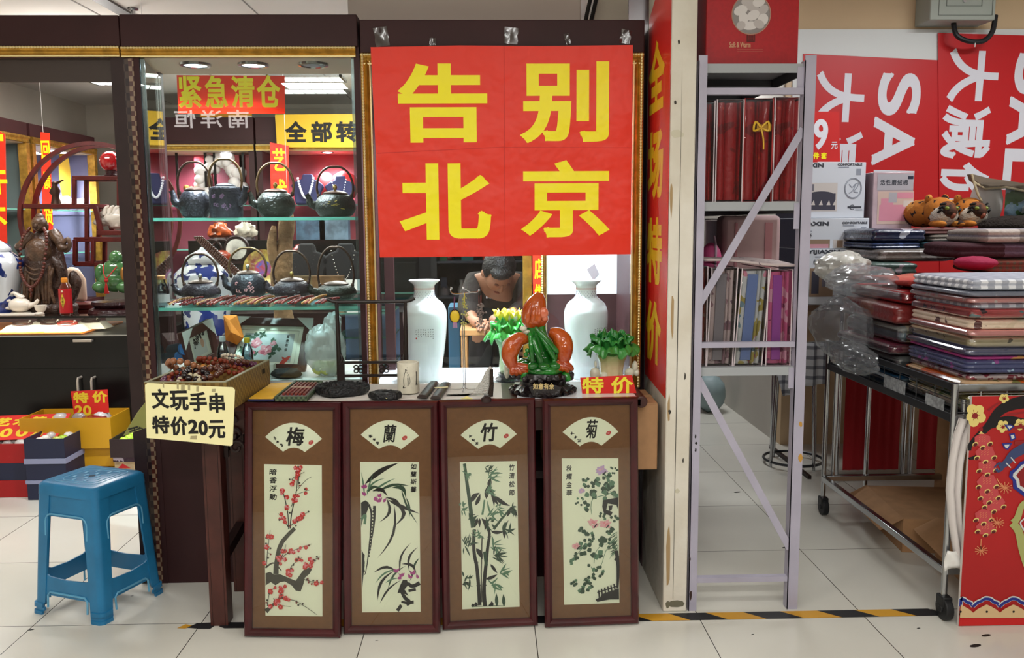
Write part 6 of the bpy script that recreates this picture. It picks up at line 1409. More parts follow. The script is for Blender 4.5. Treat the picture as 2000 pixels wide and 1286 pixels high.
N = [  # near stack, bottom to top
    ('pale flowered fabric pack at the very bottom of the near pile',.038,floral('pale_floral','#e2d8c0',[(20,.58,'#b07a6a'),(26,.62,'#6f8a5a')],.35,.6),0),
    ('yellow and green printed fabric pack second from the basket rim',.032,floral('yellow_print','#c9bc78',[(13,.6,'#5f8f45'),(20,.63,'#d9d2c4')],.3,.7),.012),
    ('orange flowered fabric pack with a bright orange fold',.046,floral('orange_print','#dcb98f',[(7,.5,'#c8591e'),(18,.64,'#7d7a45')],.3,.7),-.004),
    ('white pack with small red flowers above the orange fold',.024,floral('red_dots_white','#ead6d0',[(30,.57,'#a33a46')],.3,.7),.01),
    ('navy fabric pack with magenta stripe and white specks',.052,floral('navy_magenta','#454a6e',[(36,.66,'#8fa6b8'),(6,.58,'#8f4a8a')],.28,.7),0),
    ('thin bright magenta folded fabric between the navy packs',.016,floral('magenta_cloth','#a83a7c',[(14,.62,'#c98f56')],.4,.5),.008),
    ('slate blue fabric pack under the beige one',.024,floral('slate_cloth','#666a88',[(22,.62,'#6b6f8c')],.35,.6),-.006),
    ('beige leaf-print fabric pack in shiny plastic',.042,floral('beige_leaf','#cdbf9c',[(24,.62,'#4a4030'),(9,.6,'#c9bd97')],.3,.7),.0),
    ('salmon pink folded fabric below the cream one',.022,floral('salmon_cloth','#e89a94',[(9,.62,'#d3968c')],.4,.6),-.006),
    ('cream fabric with dark embroidery and a white label',.042,floral('cream_embroidered','#d8c4ae',[(26,.63,'#5a3a38'),(8,.62,'#cbb9a0')],.35,.6),.006),
    ('coral red and teal printed fabric pack',.03,floral('coral_teal','#d8605f',[(15,.63,'#3f8f93'),(22,.66,'#3a2430')],.3,.7),.0),
    ('thin grey check fabric pack under the coral fold',.022,GP,.01),
    ('red and cream printed fabric pack below the gingham',.022,floral('red_cream','#e0928c',[(20,.6,'#d9c3b8')],.3,.7),.004),
    ('dark grey folded fabric just under the gingham',.02,floral('charcoal_cloth','#6d7280',[(20,.64,'#8a8d98')],.3,.7),.0),
    ('blue-grey gingham fabric lying on top of the near pile',.042,GP,.006)]
z = .737;rn = random.Random(30)
for i,(lb,h,mat,off) in enumerate(N):
    x0 = 1.70+off+rn.uniform(-.006,.006);fabric('folded '+lb if not lb.startswith(('thin','blue','dark')) else lb,x0,2.42,2.985+off,3.44,z,h,mat,40+i,1 if h < .03 else 2 if h < .044 else 3);z += h+.0006
m = MB().box((0,0,0),(.09,.001,.014));solo('fabric_label','small white label card on the cream embroidered fabric','label',m,PAPERW,(1.79,2.978,1.098))
FP = [  # far stack
    ('grey-blue fabric pack lowest in the far pile',.05,floral('blue_bottom','#2f5f86',[(9,.56,'#6d7f86')],.3,.7),0),
    ('grey quilted fabric roll in cloudy plastic in the far pile',.09,floral('grey_roll','#5d605e',[(9,.6,'#77797a')],.35,.6),.02),
    ('maroon and pink folded fabric in the middle of the far pile',.04,floral('maroon_pink','#7d2f44',[(9,.58,'#9d6a6a')],.35,.6),-.01),
    ('blue and cream checked fabric in the middle of the far pile',.08,plaid('blue_cream_check','#cfc5ab',[(0,.12,.4,.1,'#2f7fa0'),(2,.06,.4,.2,'#8a8272')],.45,.6),.03),
    ('dark red folded fabric in shiny plastic in the far pile',.085,floral('dark_red_pack','#7d2a28',[(7,.6,'#8a4a34')],.3,.7),.0),
    ('bright red folded cloth showing its round fold in the far pile',.055,M('red_cloth','#b0262a',.8,bump=(30,.3)),.04)]
z = .737
for i,(lb,h,mat,off) in enumerate(FP):
    fabric(lb,1.66+off,2.4,3.47+off*.3,4.02,z,h,mat,70+i,2);z += h+.0006
ztop = z
def spread(x0,x1,y0,y1,z0,mat,name,lb,amp=.012,th=.012,sd=0):
    m = MB();m.grid(30,12,lambda u,v: (x0+(x1-x0)*u,y0+(y1-y0)*v+.01*sin(u*9+sd),z0+amp*noise.noise((u*5+sd,v*4,2))+amp))
    o = solo(name,lb,'cloth',m,mat,((x0+x1)/2,(y0+y1)/2,z0),smooth=180);s_ = o.modifiers.new('thick','SOLIDIFY');s_.thickness = th;s_.offset = 1;return o
spread(1.72,2.42,3.46,3.9,ztop+.003,M('salmon_red_cloth','#a8332c',.85,nz=(4,.25,'#c06a58'),bump=(40,.3)),'folded_cloth','salmon red cloth spread over the far fabric pile',.02,.016,3)
m = MB();a = at(1905,512,3.75);m.sph((a.x,3.75,a.z-.004),(.085,.1,.03),20,0,None,lambda d: 1+.12*noise.noise((d.x*3,d.y*3,d.z*3)))
solo('round_cushion','small magenta cushion lying on the red cloth','cushion',m,M('magenta_velvet','#97123f',.8,bump=(40,.3)),(a.x,3.75,a.z-.03),smooth=180)
# blankets behind the near pile
for px,Y,lb,mat,sd in (((1928,2080,504,536),3.85,'rust plaid blanket under the maroon one at the edge of the stall',plaid('rust_plaid','#6a342c',[(0,.03,.4,0,'#3f4a3a'),(2,.02,.4,.3,'#8a4a3a')],.9),91),((1866,2080,474,505),3.85,'maroon and mauve blanket with a pink tag',plaid('maroon_mauve','#3a1720',[(0,.45,.45,.05,'#6a5264')],.9),92),((1915,2080,446,476),3.85,'cream and taupe checked blanket topmost of its pile',plaid('cream_taupe','#b5aaa2',[(0,.24,.4,.05,'#5f544c'),(2,.035,.3,.2,'#6d6a7c')],.9),93)):
    x0,x1,y0,y1,z0,z1 = pxs(*px,Y,.2);softbox('folded_blanket',lb,'blanket',x0,x1,Y,Y+.32,z0,z1,mat,'blankets at the stall edge',.03,sd,2)
m = MB().box((0,0,0),(.035,.001,.014));q = at(1967,484,3.835);o = solo('pink_tag','small pink tag on the maroon and mauve blanket','tag',m,M('tag_pink','#c98a84',.6),q);o.rotation_euler = (0,.12,0)
softbox('folded_bedding','wide plum quilt holding up the blankets behind the near pile','bedding',2.2,2.75,3.8,4.1,.9,at(1990,536,3.85).z,floral('plum_quilt','#43262f',[(8,.6,'#5a3a44')],.8),GB,.04,94,3)
cr2 = MB().bx(2.21,2.74,3.82,4.12,.0,.895);solo('cardboard_box','tall brown carton standing under the plum quilt behind the cart','box',cr2,CARD,(2.47,3.97,0),bevel=.004)
# cloudy plastic over the far end of the pile
def crump(cx,cy,cz,rx,ry,rz_,name,lb,mat,sd,n=64,k=.38):
    m = MB();m.sph((cx,cy,cz),(rx,ry,rz_),n,0,None,lambda d: 1.1+.16*noise.noise((d.x*2+sd,d.y*2,d.z*2))-.34*k*abs(noise.noise((d.x*3.4+sd,d.y*3.4,d.z*3.4)))-.16*k*abs(noise.noise((d.x*9,d.y*9+sd,d.z*9)))+.04*noise.noise((d.x*22,d.y*22,d.z*22+sd)))
    return solo(name,lb,'plastic bag',m,mat,(cx,cy,cz-rz_),smooth=28)
def bagmat(name,col,op,rough=.15):
    if name in _M: return _M[name]
    m = bpy.data.materials.new(name);m.use_nodes = True;_M[name] = m;nt = m.node_tree;b = nt.nodes['Principled BSDF']
    b.inputs['Base Color'].default_value = lin(col);b.inputs['Roughness'].default_value = rough;b.inputs['Coat Weight'].default_value = .8
    t = nt.nodes.new('ShaderNodeBsdfTransparent');mx = nt.nodes.new('ShaderNodeMixShader');mx.inputs[0].default_value = op
    nt.links.new(t.outputs[0],mx.inputs[1]);nt.links.new(b.outputs[0],mx.inputs[2]);nt.links.new(mx.outputs[0],nt.nodes['Material Output'].inputs[0]);return m
CLD = bagmat('cloudy_plastic','#8a8f93',.34,.12)
a = at(1632,640,3.85);crump(a.x+.01,3.82,a.z,.1,.22,.13,'plastic_bag','crumpled grey plastic sheet hanging over the far end of the fabric pile',CLD,1)
a = at(1668,548,3.85);crump(a.x+.02,3.8,a.z,.13,.2,.07,'plastic_bag','shiny clear plastic wrap lying on top of the grey sheet',bagmat('clear_crumple','#9da3a8',.4),2)
a = at(1648,520,4.1);crump(a.x,4.12,a.z-.01,.125,.1,.075,'plastic_bag','white plastic bag with cream filling in front of the lowest bedding box',bagmat('white_bag','#dcdcd2',.75,.3),3,64,.45)
a = at(1655,700,3.6);crump(a.x+.03,3.62,a.z+.0,.06,.2,.06,'plastic_bag','grey plastic corner drooping over the basket rim',CLD,5)
# cardboard boxes under the cart
for lb,q,h,sd in (('flattened open brown carton under the far half of the cart',((1.78,3.55),(2.15,3.5),(2.2,3.98),(1.83,4.03)),.15,0),('brown carton under the near half of the cart behind the red board',((1.84,3.05),(2.35,3.0),(2.4,3.46),(1.9,3.5)),.17,1)):
    t = thing('cardboard_box',lb,'box',(sum(p[0] for p in q)/4,sum(p[1] for p in q)/4,0));m = MB()
    vs = [(x,y,.001) for x,y in q]+[(x,y,h) for x,y in q];m.add(vs,[(0,1,5,4),(1,2,6,5),(2,3,7,6),(3,0,4,7),(3,2,1,0),(4,5,6,7)]);part('body',m,CARD,t)
    m = MB();a,b = Vector(vs[4]),Vector(vs[7]);d = Vector((-.1,-.0,-.05));m.add([a,b,b+d,a+d,a+Vector((0,0,.003)),b+Vector((0,0,.003)),b+d+Vector((0,0,.003)),a+d+Vector((0,0,.003))],[(0,1,2,3),(7,6,5,4),(0,4,5,1),(1,5,6,2),(2,6,7,3),(3,7,4,0)]);part('flap',m,CARD,t)
# white cloth hanging between cart and board
m = MB()
P_ = [at(x,y,2.905) for x,y in ((1872,818),(1862,850),(1853,900),(1850,960),(1856,1020),(1866,1080),(1872,1110))]
m.grid(14,26,lambda u,v: ((lambda p: (p.x+.05*u*(1-.3*v)+.004*sin(u*14+v*5),2.905+.012*sin(u*11+v*3),p.z))(P_[min(5,int(v*6))].lerp(P_[min(6,int(v*6)+1)],v*6-int(v*6) if v < 1 else 1))))
o = solo('hanging_cloth','thin white cloth hanging from the cart corner beside the red board','cloth',m,M('thin_white_cloth','#d6cfcb',.85),(P_[0].x,2.905,P_[6].z),smooth=180);s_ = o.modifiers.new('thick','SOLIDIFY');s_.thickness = .002
m = MB();a = at(1862,1092,2.9);m.grid(5,5,lambda u,v: (a.x-.03+.07*u,2.895+.01*sin(u*5+v*4),a.z-.045+.08*v*(1-.4*u)+.02*u));o = solo('paper_scrap','white paper scrap stuck on the cart frame under the hanging cloth','paper',m,PAPERW,(a.x,2.9,a.z-.04),smooth=180);s_ = o.modifiers.new('thick','SOLIDIFY');s_.thickness = .001

# ------------------------------------------------------------------ printed festive board at the right edge
fb = thing('festive_board','large red festive board with firecrackers, plum blossom and a cloud border on the floor','board',(2.0,2.87,0));YB2 = 2.862
bx0,bx1,bz1 = 1.652,2.36,.828
FBR = M('festive_red','#b01c1d',.55,nz=(2,.08));part('panel',MB().bx(bx0,bx1,YB2,YB2+.012,.001,bz1,[0,0,1,0,0,0]),[M('foam_edge','#d8cfc8',.7),FBR],fb)
F = face((0,YB2-.0005,0))
def B_(cx,cy):                            # crop pixels (scale 2.736 from 1860,760) -> board
    p = at(1860+cx/2.736,760+cy/2.736,YB2);return (min(max(p.x,bx0+.001),bx1),min(max(p.z,.002),bz1-.001))
u_ = YB2/1688/2.736
m = MB()
def fr(pts,w,mi): m.ribbon([B_(x,y) for x,y,_ in sm([(x,y,0) for x,y in pts],6)],(w[0]*u_,w[1]*u_) if isinstance(w,tuple) else w*u_,mi,F,.0006)
# black plum boughs
fr([(70,330),(120,270),(190,200),(250,120),(330,80),(470,60)],(20,80),0);fr([(200,190),(300,170),(420,190),(600,170)],(50,60),0);fr([(75,375),(130,360),(190,300)],(12,30),0)
fr([(190,115),(230,85),(280,60)],(14,6),1);fr([(290,140),(350,130),(420,120)],(14,8),1)
def bloss(x,y,r,n=5):
    for j in range(n): a = j*6.283/n+.4;m.disc(B_(x+r*.62*cos(a),y+r*.62*sin(a)),r*.5*u_,2,F,.0007,12)
    m.disc(B_(x,y),r*.42*u_,2,F,.0008,12);m.disc(B_(x+2,y+4),r*.3*u_,4,F,.0009,10)
    for j in range(7): a = j*.9;m.ribbon([B_(x,y+3),B_(x+r*.5*cos(a),y+r*.5*sin(a))],3*u_,4,F,.001)
bloss(118,140,58);bloss(268,200,32);bloss(362,190,30);bloss(275,48,26);bloss(480,120,50);bloss(600,80,46)
# firecracker strings
def cracker(x,y,w,tilt):
    hexp = [(x+w*cos(a+tilt),y+w*.85*sin(a+tilt)) for a in [i*pi/3 for i in range(6)]];m.flat([B_(*p) for p in hexp],3,F,.0007)
    for i in range(3):
        for k in range(3): m.ribbon([B_(x-w*.4+i*w*.3,y-w*.3+k*w*.22),B_(x-w*.25+i*w*.3,y-w*.42+k*w*.22)],2.5*u_,6,F,.0009)
    for a in (.5,2.6,1.57): cx_,cy_ = x+w*.95*cos(a),y+w*.8*sin(a);m.disc(B_(cx_,cy_),17*u_,2,F,.001,14,12*u_,.4);m.disc(B_(cx_,cy_+3),13*u_,5,F,.0011,14,9*u_,.4)
m.flat([B_(118,270),B_(152,232),B_(205,270),B_(160,262)],3,F,.0007);m.disc(B_(152,218),11*u_,4,F,.0007,10,14*u_);m.flat([B_(138,240),B_(152,226),B_(168,240)],2,F,.0008)
for x,y,w,tl in ((160,275,48,.5),(175,345,56,.2),(185,415,54,.5),(185,500,58,.1),(195,560,58,.3),(220,605,62,.0),(165,680,50,.4),(175,740,52,.1)): cracker(x,y,w,tl)
def spark(x,y,r):
    for j in range(11): a = j*.58;m.ribbon([B_(x,y),B_(x+r*cos(a),y+r*.8*sin(a))],4*u_,6,F,.0009);m.disc(B_(x+r*cos(a),y+r*.8*sin(a)),3.5*u_,6,F,.0009,7)
spark(152,862,32);spark(238,715,34);spark(280,528,36);fr([(152,800),(150,835),(152,862)],5,6);fr([(205,660),(210,690),(238,715)],5,6);fr([(235,478),(255,510),(280,528)],5,6)
# blue cloud motif, sleeve and pale green scroll edge
for pts in (((275,190),(310,190),(330,200),(300,225)),((300,240),(330,235),(338,265),(310,280)),((262,290),(318,288),(295,325),(275,318))): m.flat([B_(*p) for p in pts],7,F,.001);m.flat([B_(sum(p[0] for p in pts)/4+(p[0]-sum(q[0] for q in pts)/4)*.55,sum(p[1] for p in pts)/4+(p[1]-sum(q[1] for q in pts)/4)*.55) for p in pts],9,F,.0012)
fr([(325,205),(420,200)],18,1);fr([(330,290),(420,285)],26,1);fr([(220,420),(250,395),(270,420),(245,440),(232,425)],(8,16),8)
fr([(250,420),(290,390),(330,345),(420,300)],(30,66),8);fr([(285,395),(310,420)],6,9);fr([(310,365),(335,395)],6,9)
m.flat([B_(*p) for p in ((425,365),(360,390),(330,425),(305,440),(300,470),(320,490),(322,530),(350,550),(380,575),(425,590))],7,F,.001);m.flat([B_(*p) for p in ((425,385),(368,405),(340,435),(322,452),(320,468),(338,488),(342,522),(365,538),(390,560),(425,572))],9,F,.0012)
m.flat([B_(*p) for p in ((425,398),(380,415),(352,442),(338,462),(355,485),(358,515),(385,530),(425,556))],4,F,.0014);fr([(370,480),(400,440),(425,430)],(10,24),0);fr([(375,500),(425,490)],(8,20),0)
fr([(425,590),(372,620),(345,690),(322,716)],(30,44),11);fr([(318,716),(352,760),(372,850),(400,940),(425,990)],(44,50),11);fr([(425,640),(385,690),(362,716),(385,760),(425,830)],9,9)
# cloud border along the foot
per = 128;y0 = 1220
for k in range(-1,16):
    x = 180+k*143
    top_ = [(x-72,1160),(x-50,1140),(x-28,1130),(x-6,1118),(x+22,1122),(x+40,1136),(x+58,1142),(x+72,1160)]
    fr([(p[0],p[1]) for p in top_],26,9);fr([(p[0],p[1]+3) for p in top_],17,7)
    m.flat([B_(*p) for p in [(x-72,1222),(x-74,1196),(x-50,1176),(x-24,1162),(x,1150),(x+26,1162),(x+50,1176),(x+74,1196),(x+72,1222)]],10,F,.0016)
    for s_ in (-1,1): fr([(x,1168),(x+s_*28,1176),(x+s_*52,1190),(x+s_*52,1206),(x+s_*32,1208),(x+s_*26,1198)],(9,13),12)
    m.disc(B_(x,1188),7*u_,0,F,.003,8)
part('printed_motifs',m,[M('print_black','#141012',.6),M('print_dull_red','#8f1d20',.6),M('print_yellow','#e3cf7a',.6),M('print_rose','#c2484c',.6),M('print_dark_red','#8a1a1e',.6),M('print_maroon','#5a1218',.6),M('print_apricot','#d98a5f',.6),M('print_blue','#232f86',.6),M('print_slate_blue','#39466f',.6),M('print_pale','#cfd3d0',.6),M('print_sand','#d9b98a',.6),M('print_pale_green','#a9ad6a',.6),M('print_brick','#a83c28',.6)],fb,smooth=0)
part('foot_band',MB().ext([B_(30,1226),(bx1,B_(30,1226)[1]),(bx1,.002),(bx0+.001,.002)],0,.0006,0,F),M('foot_red','#c91f1f',.5),fb,smooth=0)
part('corner_tape',MB().flat([B_(35,95),B_(80,100),B_(75,125),B_(35,120)],0,F,.002),M('orange_tape','#c9822a',.5),fb)

# ------------------------------------------------------------------ behind the rack: stool stand, checked cloth
sd_ = thing('side_table','small table on thin chrome legs with a ring base and checked cloth behind the rack','table',(1.78,4.85,0));c = (1.80,4.95)
m = MB();m.cyl((c[0],c[1],.0),(c[0],c[1],.012),.0001,.0001,4);m = MB();m.tube([(c[0]+.17*cos(a),c[1]+.17*sin(a),.03) for a in [i*pi/14 for i in range(28)]],.008,8,closed=True);part('ring_base',m,DST,sd_)
for a in (.4,1.97,3.54,5.1): part('leg',MB().cyl((c[0]+.17*cos(a),c[1]+.17*sin(a),.0),(c[0]+.14*cos(a),c[1]+.14*sin(a),.66),.009),CHR,sd_)
part('table_top',MB().lathe([(.2,.66),(.2,.68)],(c[0],c[1],0),32),M('ochre_top','#8a6a2a',.6),sd_)
CK = plaid('navy_white_check','#bfc2c8',[(0,.055,.35,.1,'#20243c'),(2,.055,.35,.2,'#20243c')],.85)
m = MB();a,b = at(1572,760,4.56),at(1614,672,4.56);part('cloth_rail',MB().bar((a.x-.01,4.615,b.z),(1.93,4.615,b.z),.012,.012),CHR,ft);m.grid(14,10,lambda u,v: (a.x+.125*u,4.60+.008*sin(u*11),a.z+.02*u+(b.z-a.z-.02*u)*v));o = solo('checked_cloth','navy and white checked cloth hanging off the table behind the rack','cloth',m,CK,(a.x+.06,4.56,a.z),smooth=180);s_ = o.modifiers.new('thick','SOLIDIFY');s_.thickness = .004
m = MB();m.grid(10,8,lambda u,v: ((lambda p: (p.x,4.62+.01*sin(u*7),p.z))(at(1497+50*u+18*(1-v)*(1-u)+15*(1-v),654+120*(1-v)-4*u*(1-v),4.62))));o = solo('checked_cloth','corner of a navy and white checked cloth hanging below the lower rack shelf','cloth',m,CK,(1.5,4.62,.5),smooth=180);s_ = o.modifiers.new('thick','SOLIDIFY');s_.thickness = .004
m = MB();a = at(1392,770,6.3);m.sph((a.x,6.4,.14),(.12,.12,.14),18,0,None,lambda d: 1+.15*noise.noise((d.x*3,d.y*3,d.z*3)));solo('plastic_bag','pale blue bag standing on the aisle floor far behind the rack','bag',m,M('pale_blue_bag','#8fa3a6',.5),(a.x,6.4,0),smooth=180)
m = MB();m.bx(1.75,1.83,4.56,4.6,0,.94); 
a = at(1588,600,4.58);solo('shelf_edge','brown wooden shelf edge under the white bedding boxes','shelf',MB().bx(1.70,1.74,4.6,5.3,.945,.975),M('brown_board','#5a4334'),(1.72,4.9,.945))
# ------------------------------------------------------------------ iron kettles in the left case
IRON = M('cast_iron','#2a2a31',.38,.35,nz=(14,.25),bump=(120,.3));IRONG = M('dark_green_iron','#23261f',.36,.35,nz=(14,.25),bump=(120,.3));IRONP = M('purple_brown_iron','#352c33',.38,.35,nz=(14,.25),bump=(120,.3))
BRZ = M('bronze_handle','#7a5f42',.35,.7);BRZD = M('dark_bronze','#4a352b',.35,.6);BRASS = M('brass','#b59a5a',.3,.8);SILV = M('silver_knob','#b9b6ad',.25,.9)
def kettle(label,px,w,yt,yb,Y,hy,body,handle,knob,spout,square=False,deco=None,hw=.5,ky=None,group='iron kettles on the upper glass shelf',z=SH1+.0065):
    s = Y/1688;c = at(px,yb,Y);t = thing('iron_kettle',label,'kettle',(c.x,Y,z),group);R = w*s/2;H = at(px,yt,Y).z-z
    pf = [(.9,0),(.98,.02),(1.0,.5),(.96,.9),(.86,.99),(.6,1.0),(.58,1.0)] if square else [(.62,0),(.8,.08),(.985,.34),(1.0,.48),(.92,.74),(.74,.93),(.62,.985),(.6,1.0)]
    m = MB();P_ = sm([(r*R,z_*H,0) for r,z_ in pf],3);m.lathe([(max(p.x,1e-4),p.y) for p in P_]+[(1e-6,H)],n=36);part('body',m,body,t,w=0,smooth=60)
    m = MB();m.lathe([(R*.6,H),(R*.62,H+.004),(R*.5,H+.010),(R*.2,H+.015),(1e-6,H+.016)],n=28);part('lid',m,BRZD if not square else body,t,w=0)
    if knob: m = MB();m.lathe([(.004,H+.014),(.005,H+.018),(.009,H+.026),(.008,H+.034),(.003,H+.04),(1e-6,H+.041)],n=14);part('knob',m,knob,t,w=0)
    sx = -1 if spout == 'l' else 1
    m = MB();m.tube(sm([(sx*R*.75,-R*.2,H*.45),(sx*R*1.15,-R*.3,H*.6),(sx*R*1.22,-R*.3,H*.82),(sx*R*1.34,-R*.32,H*1.0)],4),[.019,.019,.018,.017,.016,.015,.014,.013,.012,.011,.0105,.011,.012],12);part('spout',m,body,t,w=0,smooth=60)
    ht = at(px,hy,Y).z-z;hr = R*2*hw
    m = MB();pts = [(-hr*.98,0,H*.93),(-hr*1.06,0,H+(ht-H)*.3),(-hr*.86,0,H+(ht-H)*.72),(-hr*.42,0,H+(ht-H)*.97),(0,0,ht),(hr*.42,0,H+(ht-H)*.97),(hr*.86,0,H+(ht-H)*.72),(hr*1.06,0,H+(ht-H)*.3),(hr*.98,0,H*.93)]
    m.tube(sm(pts,5),.0048,10);part('handle',m,handle,t,w=0,smooth=60)
    for s_ in (-1,1): m = MB();m.sph((s_*hr*.96,0,H*.93),(.008,.008,.011),10);part('handle_lug',m,BRZD,t,w=0)
    if deco:
        m = MB();rn = random.Random(px)
        for i in range(deco[1]):
            a = -pi/2+rn.uniform(-.55,.55);zz = H*rn.uniform(.28,.72);rr2 = R*(.985 if square else 1.0-.25*abs(zz/H-.46));q = Vector((rr2*cos(a),rr2*sin(a),zz))
            if deco[2] == 'line': m.tube([q,q+Vector((rn.uniform(.006,.02),0,rn.uniform(-.004,.004)))],.0018,5)
            else:
                for j in range(5): m.sph(q+Vector((.005*cos(j*1.257),0,.005*sin(j*1.257))),(.0034,.0022,.0034),6)
        part('relief',m,deco[0],t,w=0)
    return t
SLD = M('silver_inlay','#a9a9ad',.3,.8);GLD = M('gold_inlay','#b59c4a',.3,.8);PLUMR = M('plum_relief','#7a5a78',.4,.4)
kettle('dark round iron kettle under the brightest downlight, leftmost on the upper shelf',383,61,373,424,3.6,317,IRON,BRZD,None,'l',False,(IRON,16,'line'))
kettle('square-sided iron kettle with plum blossom relief on the upper shelf',443,62,365,424,3.57,311,IRON,BRZ,None,'r',True,(PLUMR,10,'bl'),.48)
kettle('round iron kettle with silver and gold dragon inlay on the upper shelf',540,72,376,424,3.6,319,IRONG,BRZ,BRASS,'l',False,(SLD,9,'line'),.46)
kettle('wide squat iron kettle with a gold tree inlay by the case\'s right post',656,78,380,424,3.6,326,IRONG,BRZD,BRASS,'l',False,(GLD,9,'line'),.42)
G2K = 'iron kettles on the lower glass shelf';Z2 = SH2+.0065
kettle('iron kettle with a silver ball knob, leftmost on the lower shelf',394,74,553,600,3.72,497,IRONP,BRZD,SILV,'l',False,(IRONP,12,'line'),.44,None,G2K,Z2)
kettle('iron kettle with painted flowers and pale bronze handle on the lower shelf',487,68,535,600,3.74,485,IRON,BRZ,SILV,'l',False,(M('painted_pink','#c98f92',.5),9,'bl'),.5,None,G2K,Z2)
kettle('iron kettle with a small white bird inlay on the lower shelf',572,74,549,600,3.72,491,IRONP,BRZD,BRASS,'l',False,(SLD,4,'line'),.45,None,G2K,Z2)
kettle('dark iron kettle at the right end of the lower shelf',658,78,556,600,3.72,483,IRONG,BRZD,None,'l',False,None,.42,None,G2K,Z2)
# bead strings in front of them
BDS = [M('bead_carnelian','#7d1f1c',.25,coat=.5),M('bead_garnet','#5a1418',.2,coat=.5),M('bead_gold_sand','#b0763a',.3,coat=.4),M('bead_rose','#97453c',.25,coat=.5)]
rn = random.Random(14)
LBS = ['first bundle of dark red bead strings beside the glass bottle','second bundle of dark red bead strings from the glass bottle','garnet bead strings in front of the leftmost lower kettle','rose bead strings just right of the leftmost lower kettle','crimson bead strings left of the flowered kettle',
       'gold and red bead strings in front of the flowered kettle','golden sand bead strings right of the flowered kettle','carnelian bead strings between the flowered and the bird kettle','rose bead strings in front of the bird kettle','carnelian bead strings right of the bird kettle','gold flecked bead strings near the right end of the lower shelf','last bundle of red bead strings before the brush rack post']
for i,lb in enumerate(LBS):
    px = 352+i*26;t = thing('bead_strings',lb,'bead strings',(at(px,590,3.5).x,3.52,Z2),'bead strings laid on the lower glass shelf');mi = (1,0,1,3,0,2,2,0,3,0,2,0)[i]
    for k in range(3):
        m = MB();x0 = -.02+k*.013;P0 = Vector((x0-.012,-.08,.008+.003*rn.random()));P1 = Vector((x0+.03,.06,.012+.018*rn.random()))
        n_ = 15
        for j in range(n_): q = P0.lerp(P1,j/(n_-1));m.sph((q.x+rn.uniform(-.001,.001),q.y,q.z+.006*sin(pi*j/(n_-1))),.0052,7,0,None,None,5)
        part('strand',m,BDS[mi] if k != 1 else BDS[(mi+1) % 4],t,w=0,smooth=180)
m = MB();m.bx(-1.27,-.51,3.425,3.435,Z2+.0002,Z2+.006); 
c = at(338,588,3.46);m = MB().bx(-.028,.028,-.02,.02,0,.012);o = solo('price_tag','white paper tag beside the glass bottle on the lower shelf','tag',m,PAPERW,(c.x,3.46,Z2),w=0);o.rotation_euler = (0,0,.2)
c = at(316,592,3.45);t = thing('glass_bottle','clear glass drink bottle with a brown cap at the left end of the lower shelf','bottle',(c.x,3.45,Z2));s = 3.45/1688
m = MB();m.lathe([(.028,0),(.031,.004),(.031,.06),(.028,.075),(.017,.098),(.0165,.112),(.0158,.112),(.0162,.099),(.027,.074),(.0298,.06),(.0298,.006),(1e-6,.006)],n=28);part('glass',m,glassmat('bottle_glass','#e9eef2',1.6),t,w=0)
m = MB();m.lathe([(.018,.108),(.0185,.112),(.0185,.121),(.017,.123),(1e-6,.123)],n=22);part('cap',m,M('brown_cap','#b57a4a',.4),t,w=0)
m = MB();m.lathe([(.0315,.018),(.0315,.05)],n=28);part('paper_band',m,bagmat('pale_label','#cfc6c4',.75,.5),t,w=0)
m = MB();m.lathe([(.029,.0065),(.029,.016),(1e-6,.016)],n=20);part('cotton',m,WHITE,t,w=0)

# things at the bottom of the left case
ZDK = .8205
def small_frame(label,TL,TRc,BRc,BLc,draw=None,sill=.0):
    """picture frame through four world corners"""
    t = thing('framed_picture',label,'picture',(sum(p.x for p in (TL,TRc,BRc,BLc))/4,sum(p.y for p in (TL,TRc,BRc,BLc))/4,min(p.z for p in (BLc,BRc))))
    ex = (TRc-TL);ey = (TL-BLc);w,h = ex.length,ey.length;ex.normalize();ey = (ey-ex*ey.dot(ex)).normalized();ez = ex.cross(ey)
    F = Matrix(((ex.x,ey.x,ez.x,BLc.x),(ex.y,ey.y,ez.y,BLc.y),(ex.z,ey.z,ez.z,BLc.z),(0,0,0,1)));fw = .036
    m = MB()
    for q in (((0,0),(w,0),(w-fw,fw),(fw,fw)),((w,0),(w,h),(w-fw,h-fw),(w-fw,fw)),((w,h),(0,h),(fw,h-fw),(w-fw,h-fw)),((0,h),(0,0),(fw,fw),(fw,h-fw))): m.ext(list(q),-.012,.012,0,F)
    part('frame',m,M('brown_red_frame','#4a2320',.4),t,bevel=.002)
    m = MB();m.ext([(fw*.9,fw*.9),(w-fw*.9,fw*.9),(w-fw*.9,h-fw*.9),(fw*.9,h-fw*.9)],-.008,.0,0,F);part('mat_board',m,M('ivory_mat','#dfdccb',.8),t,smooth=0)
    if draw: draw(t,F,w,h)
    m = MB()
    for sx,sy in ((0,1),(1,1)): x,y = sx*w,sy*h;dx = .07*(1-2*sx);dy = -.07;m.ext([(x-.0*dx,y+.002),(x+dx,y+.002),(x-.002*(1-2*sx),y+dy)],.0125,.0145,0,F)
    part('corner_guard',m,PAPERW,t,smooth=0);return t
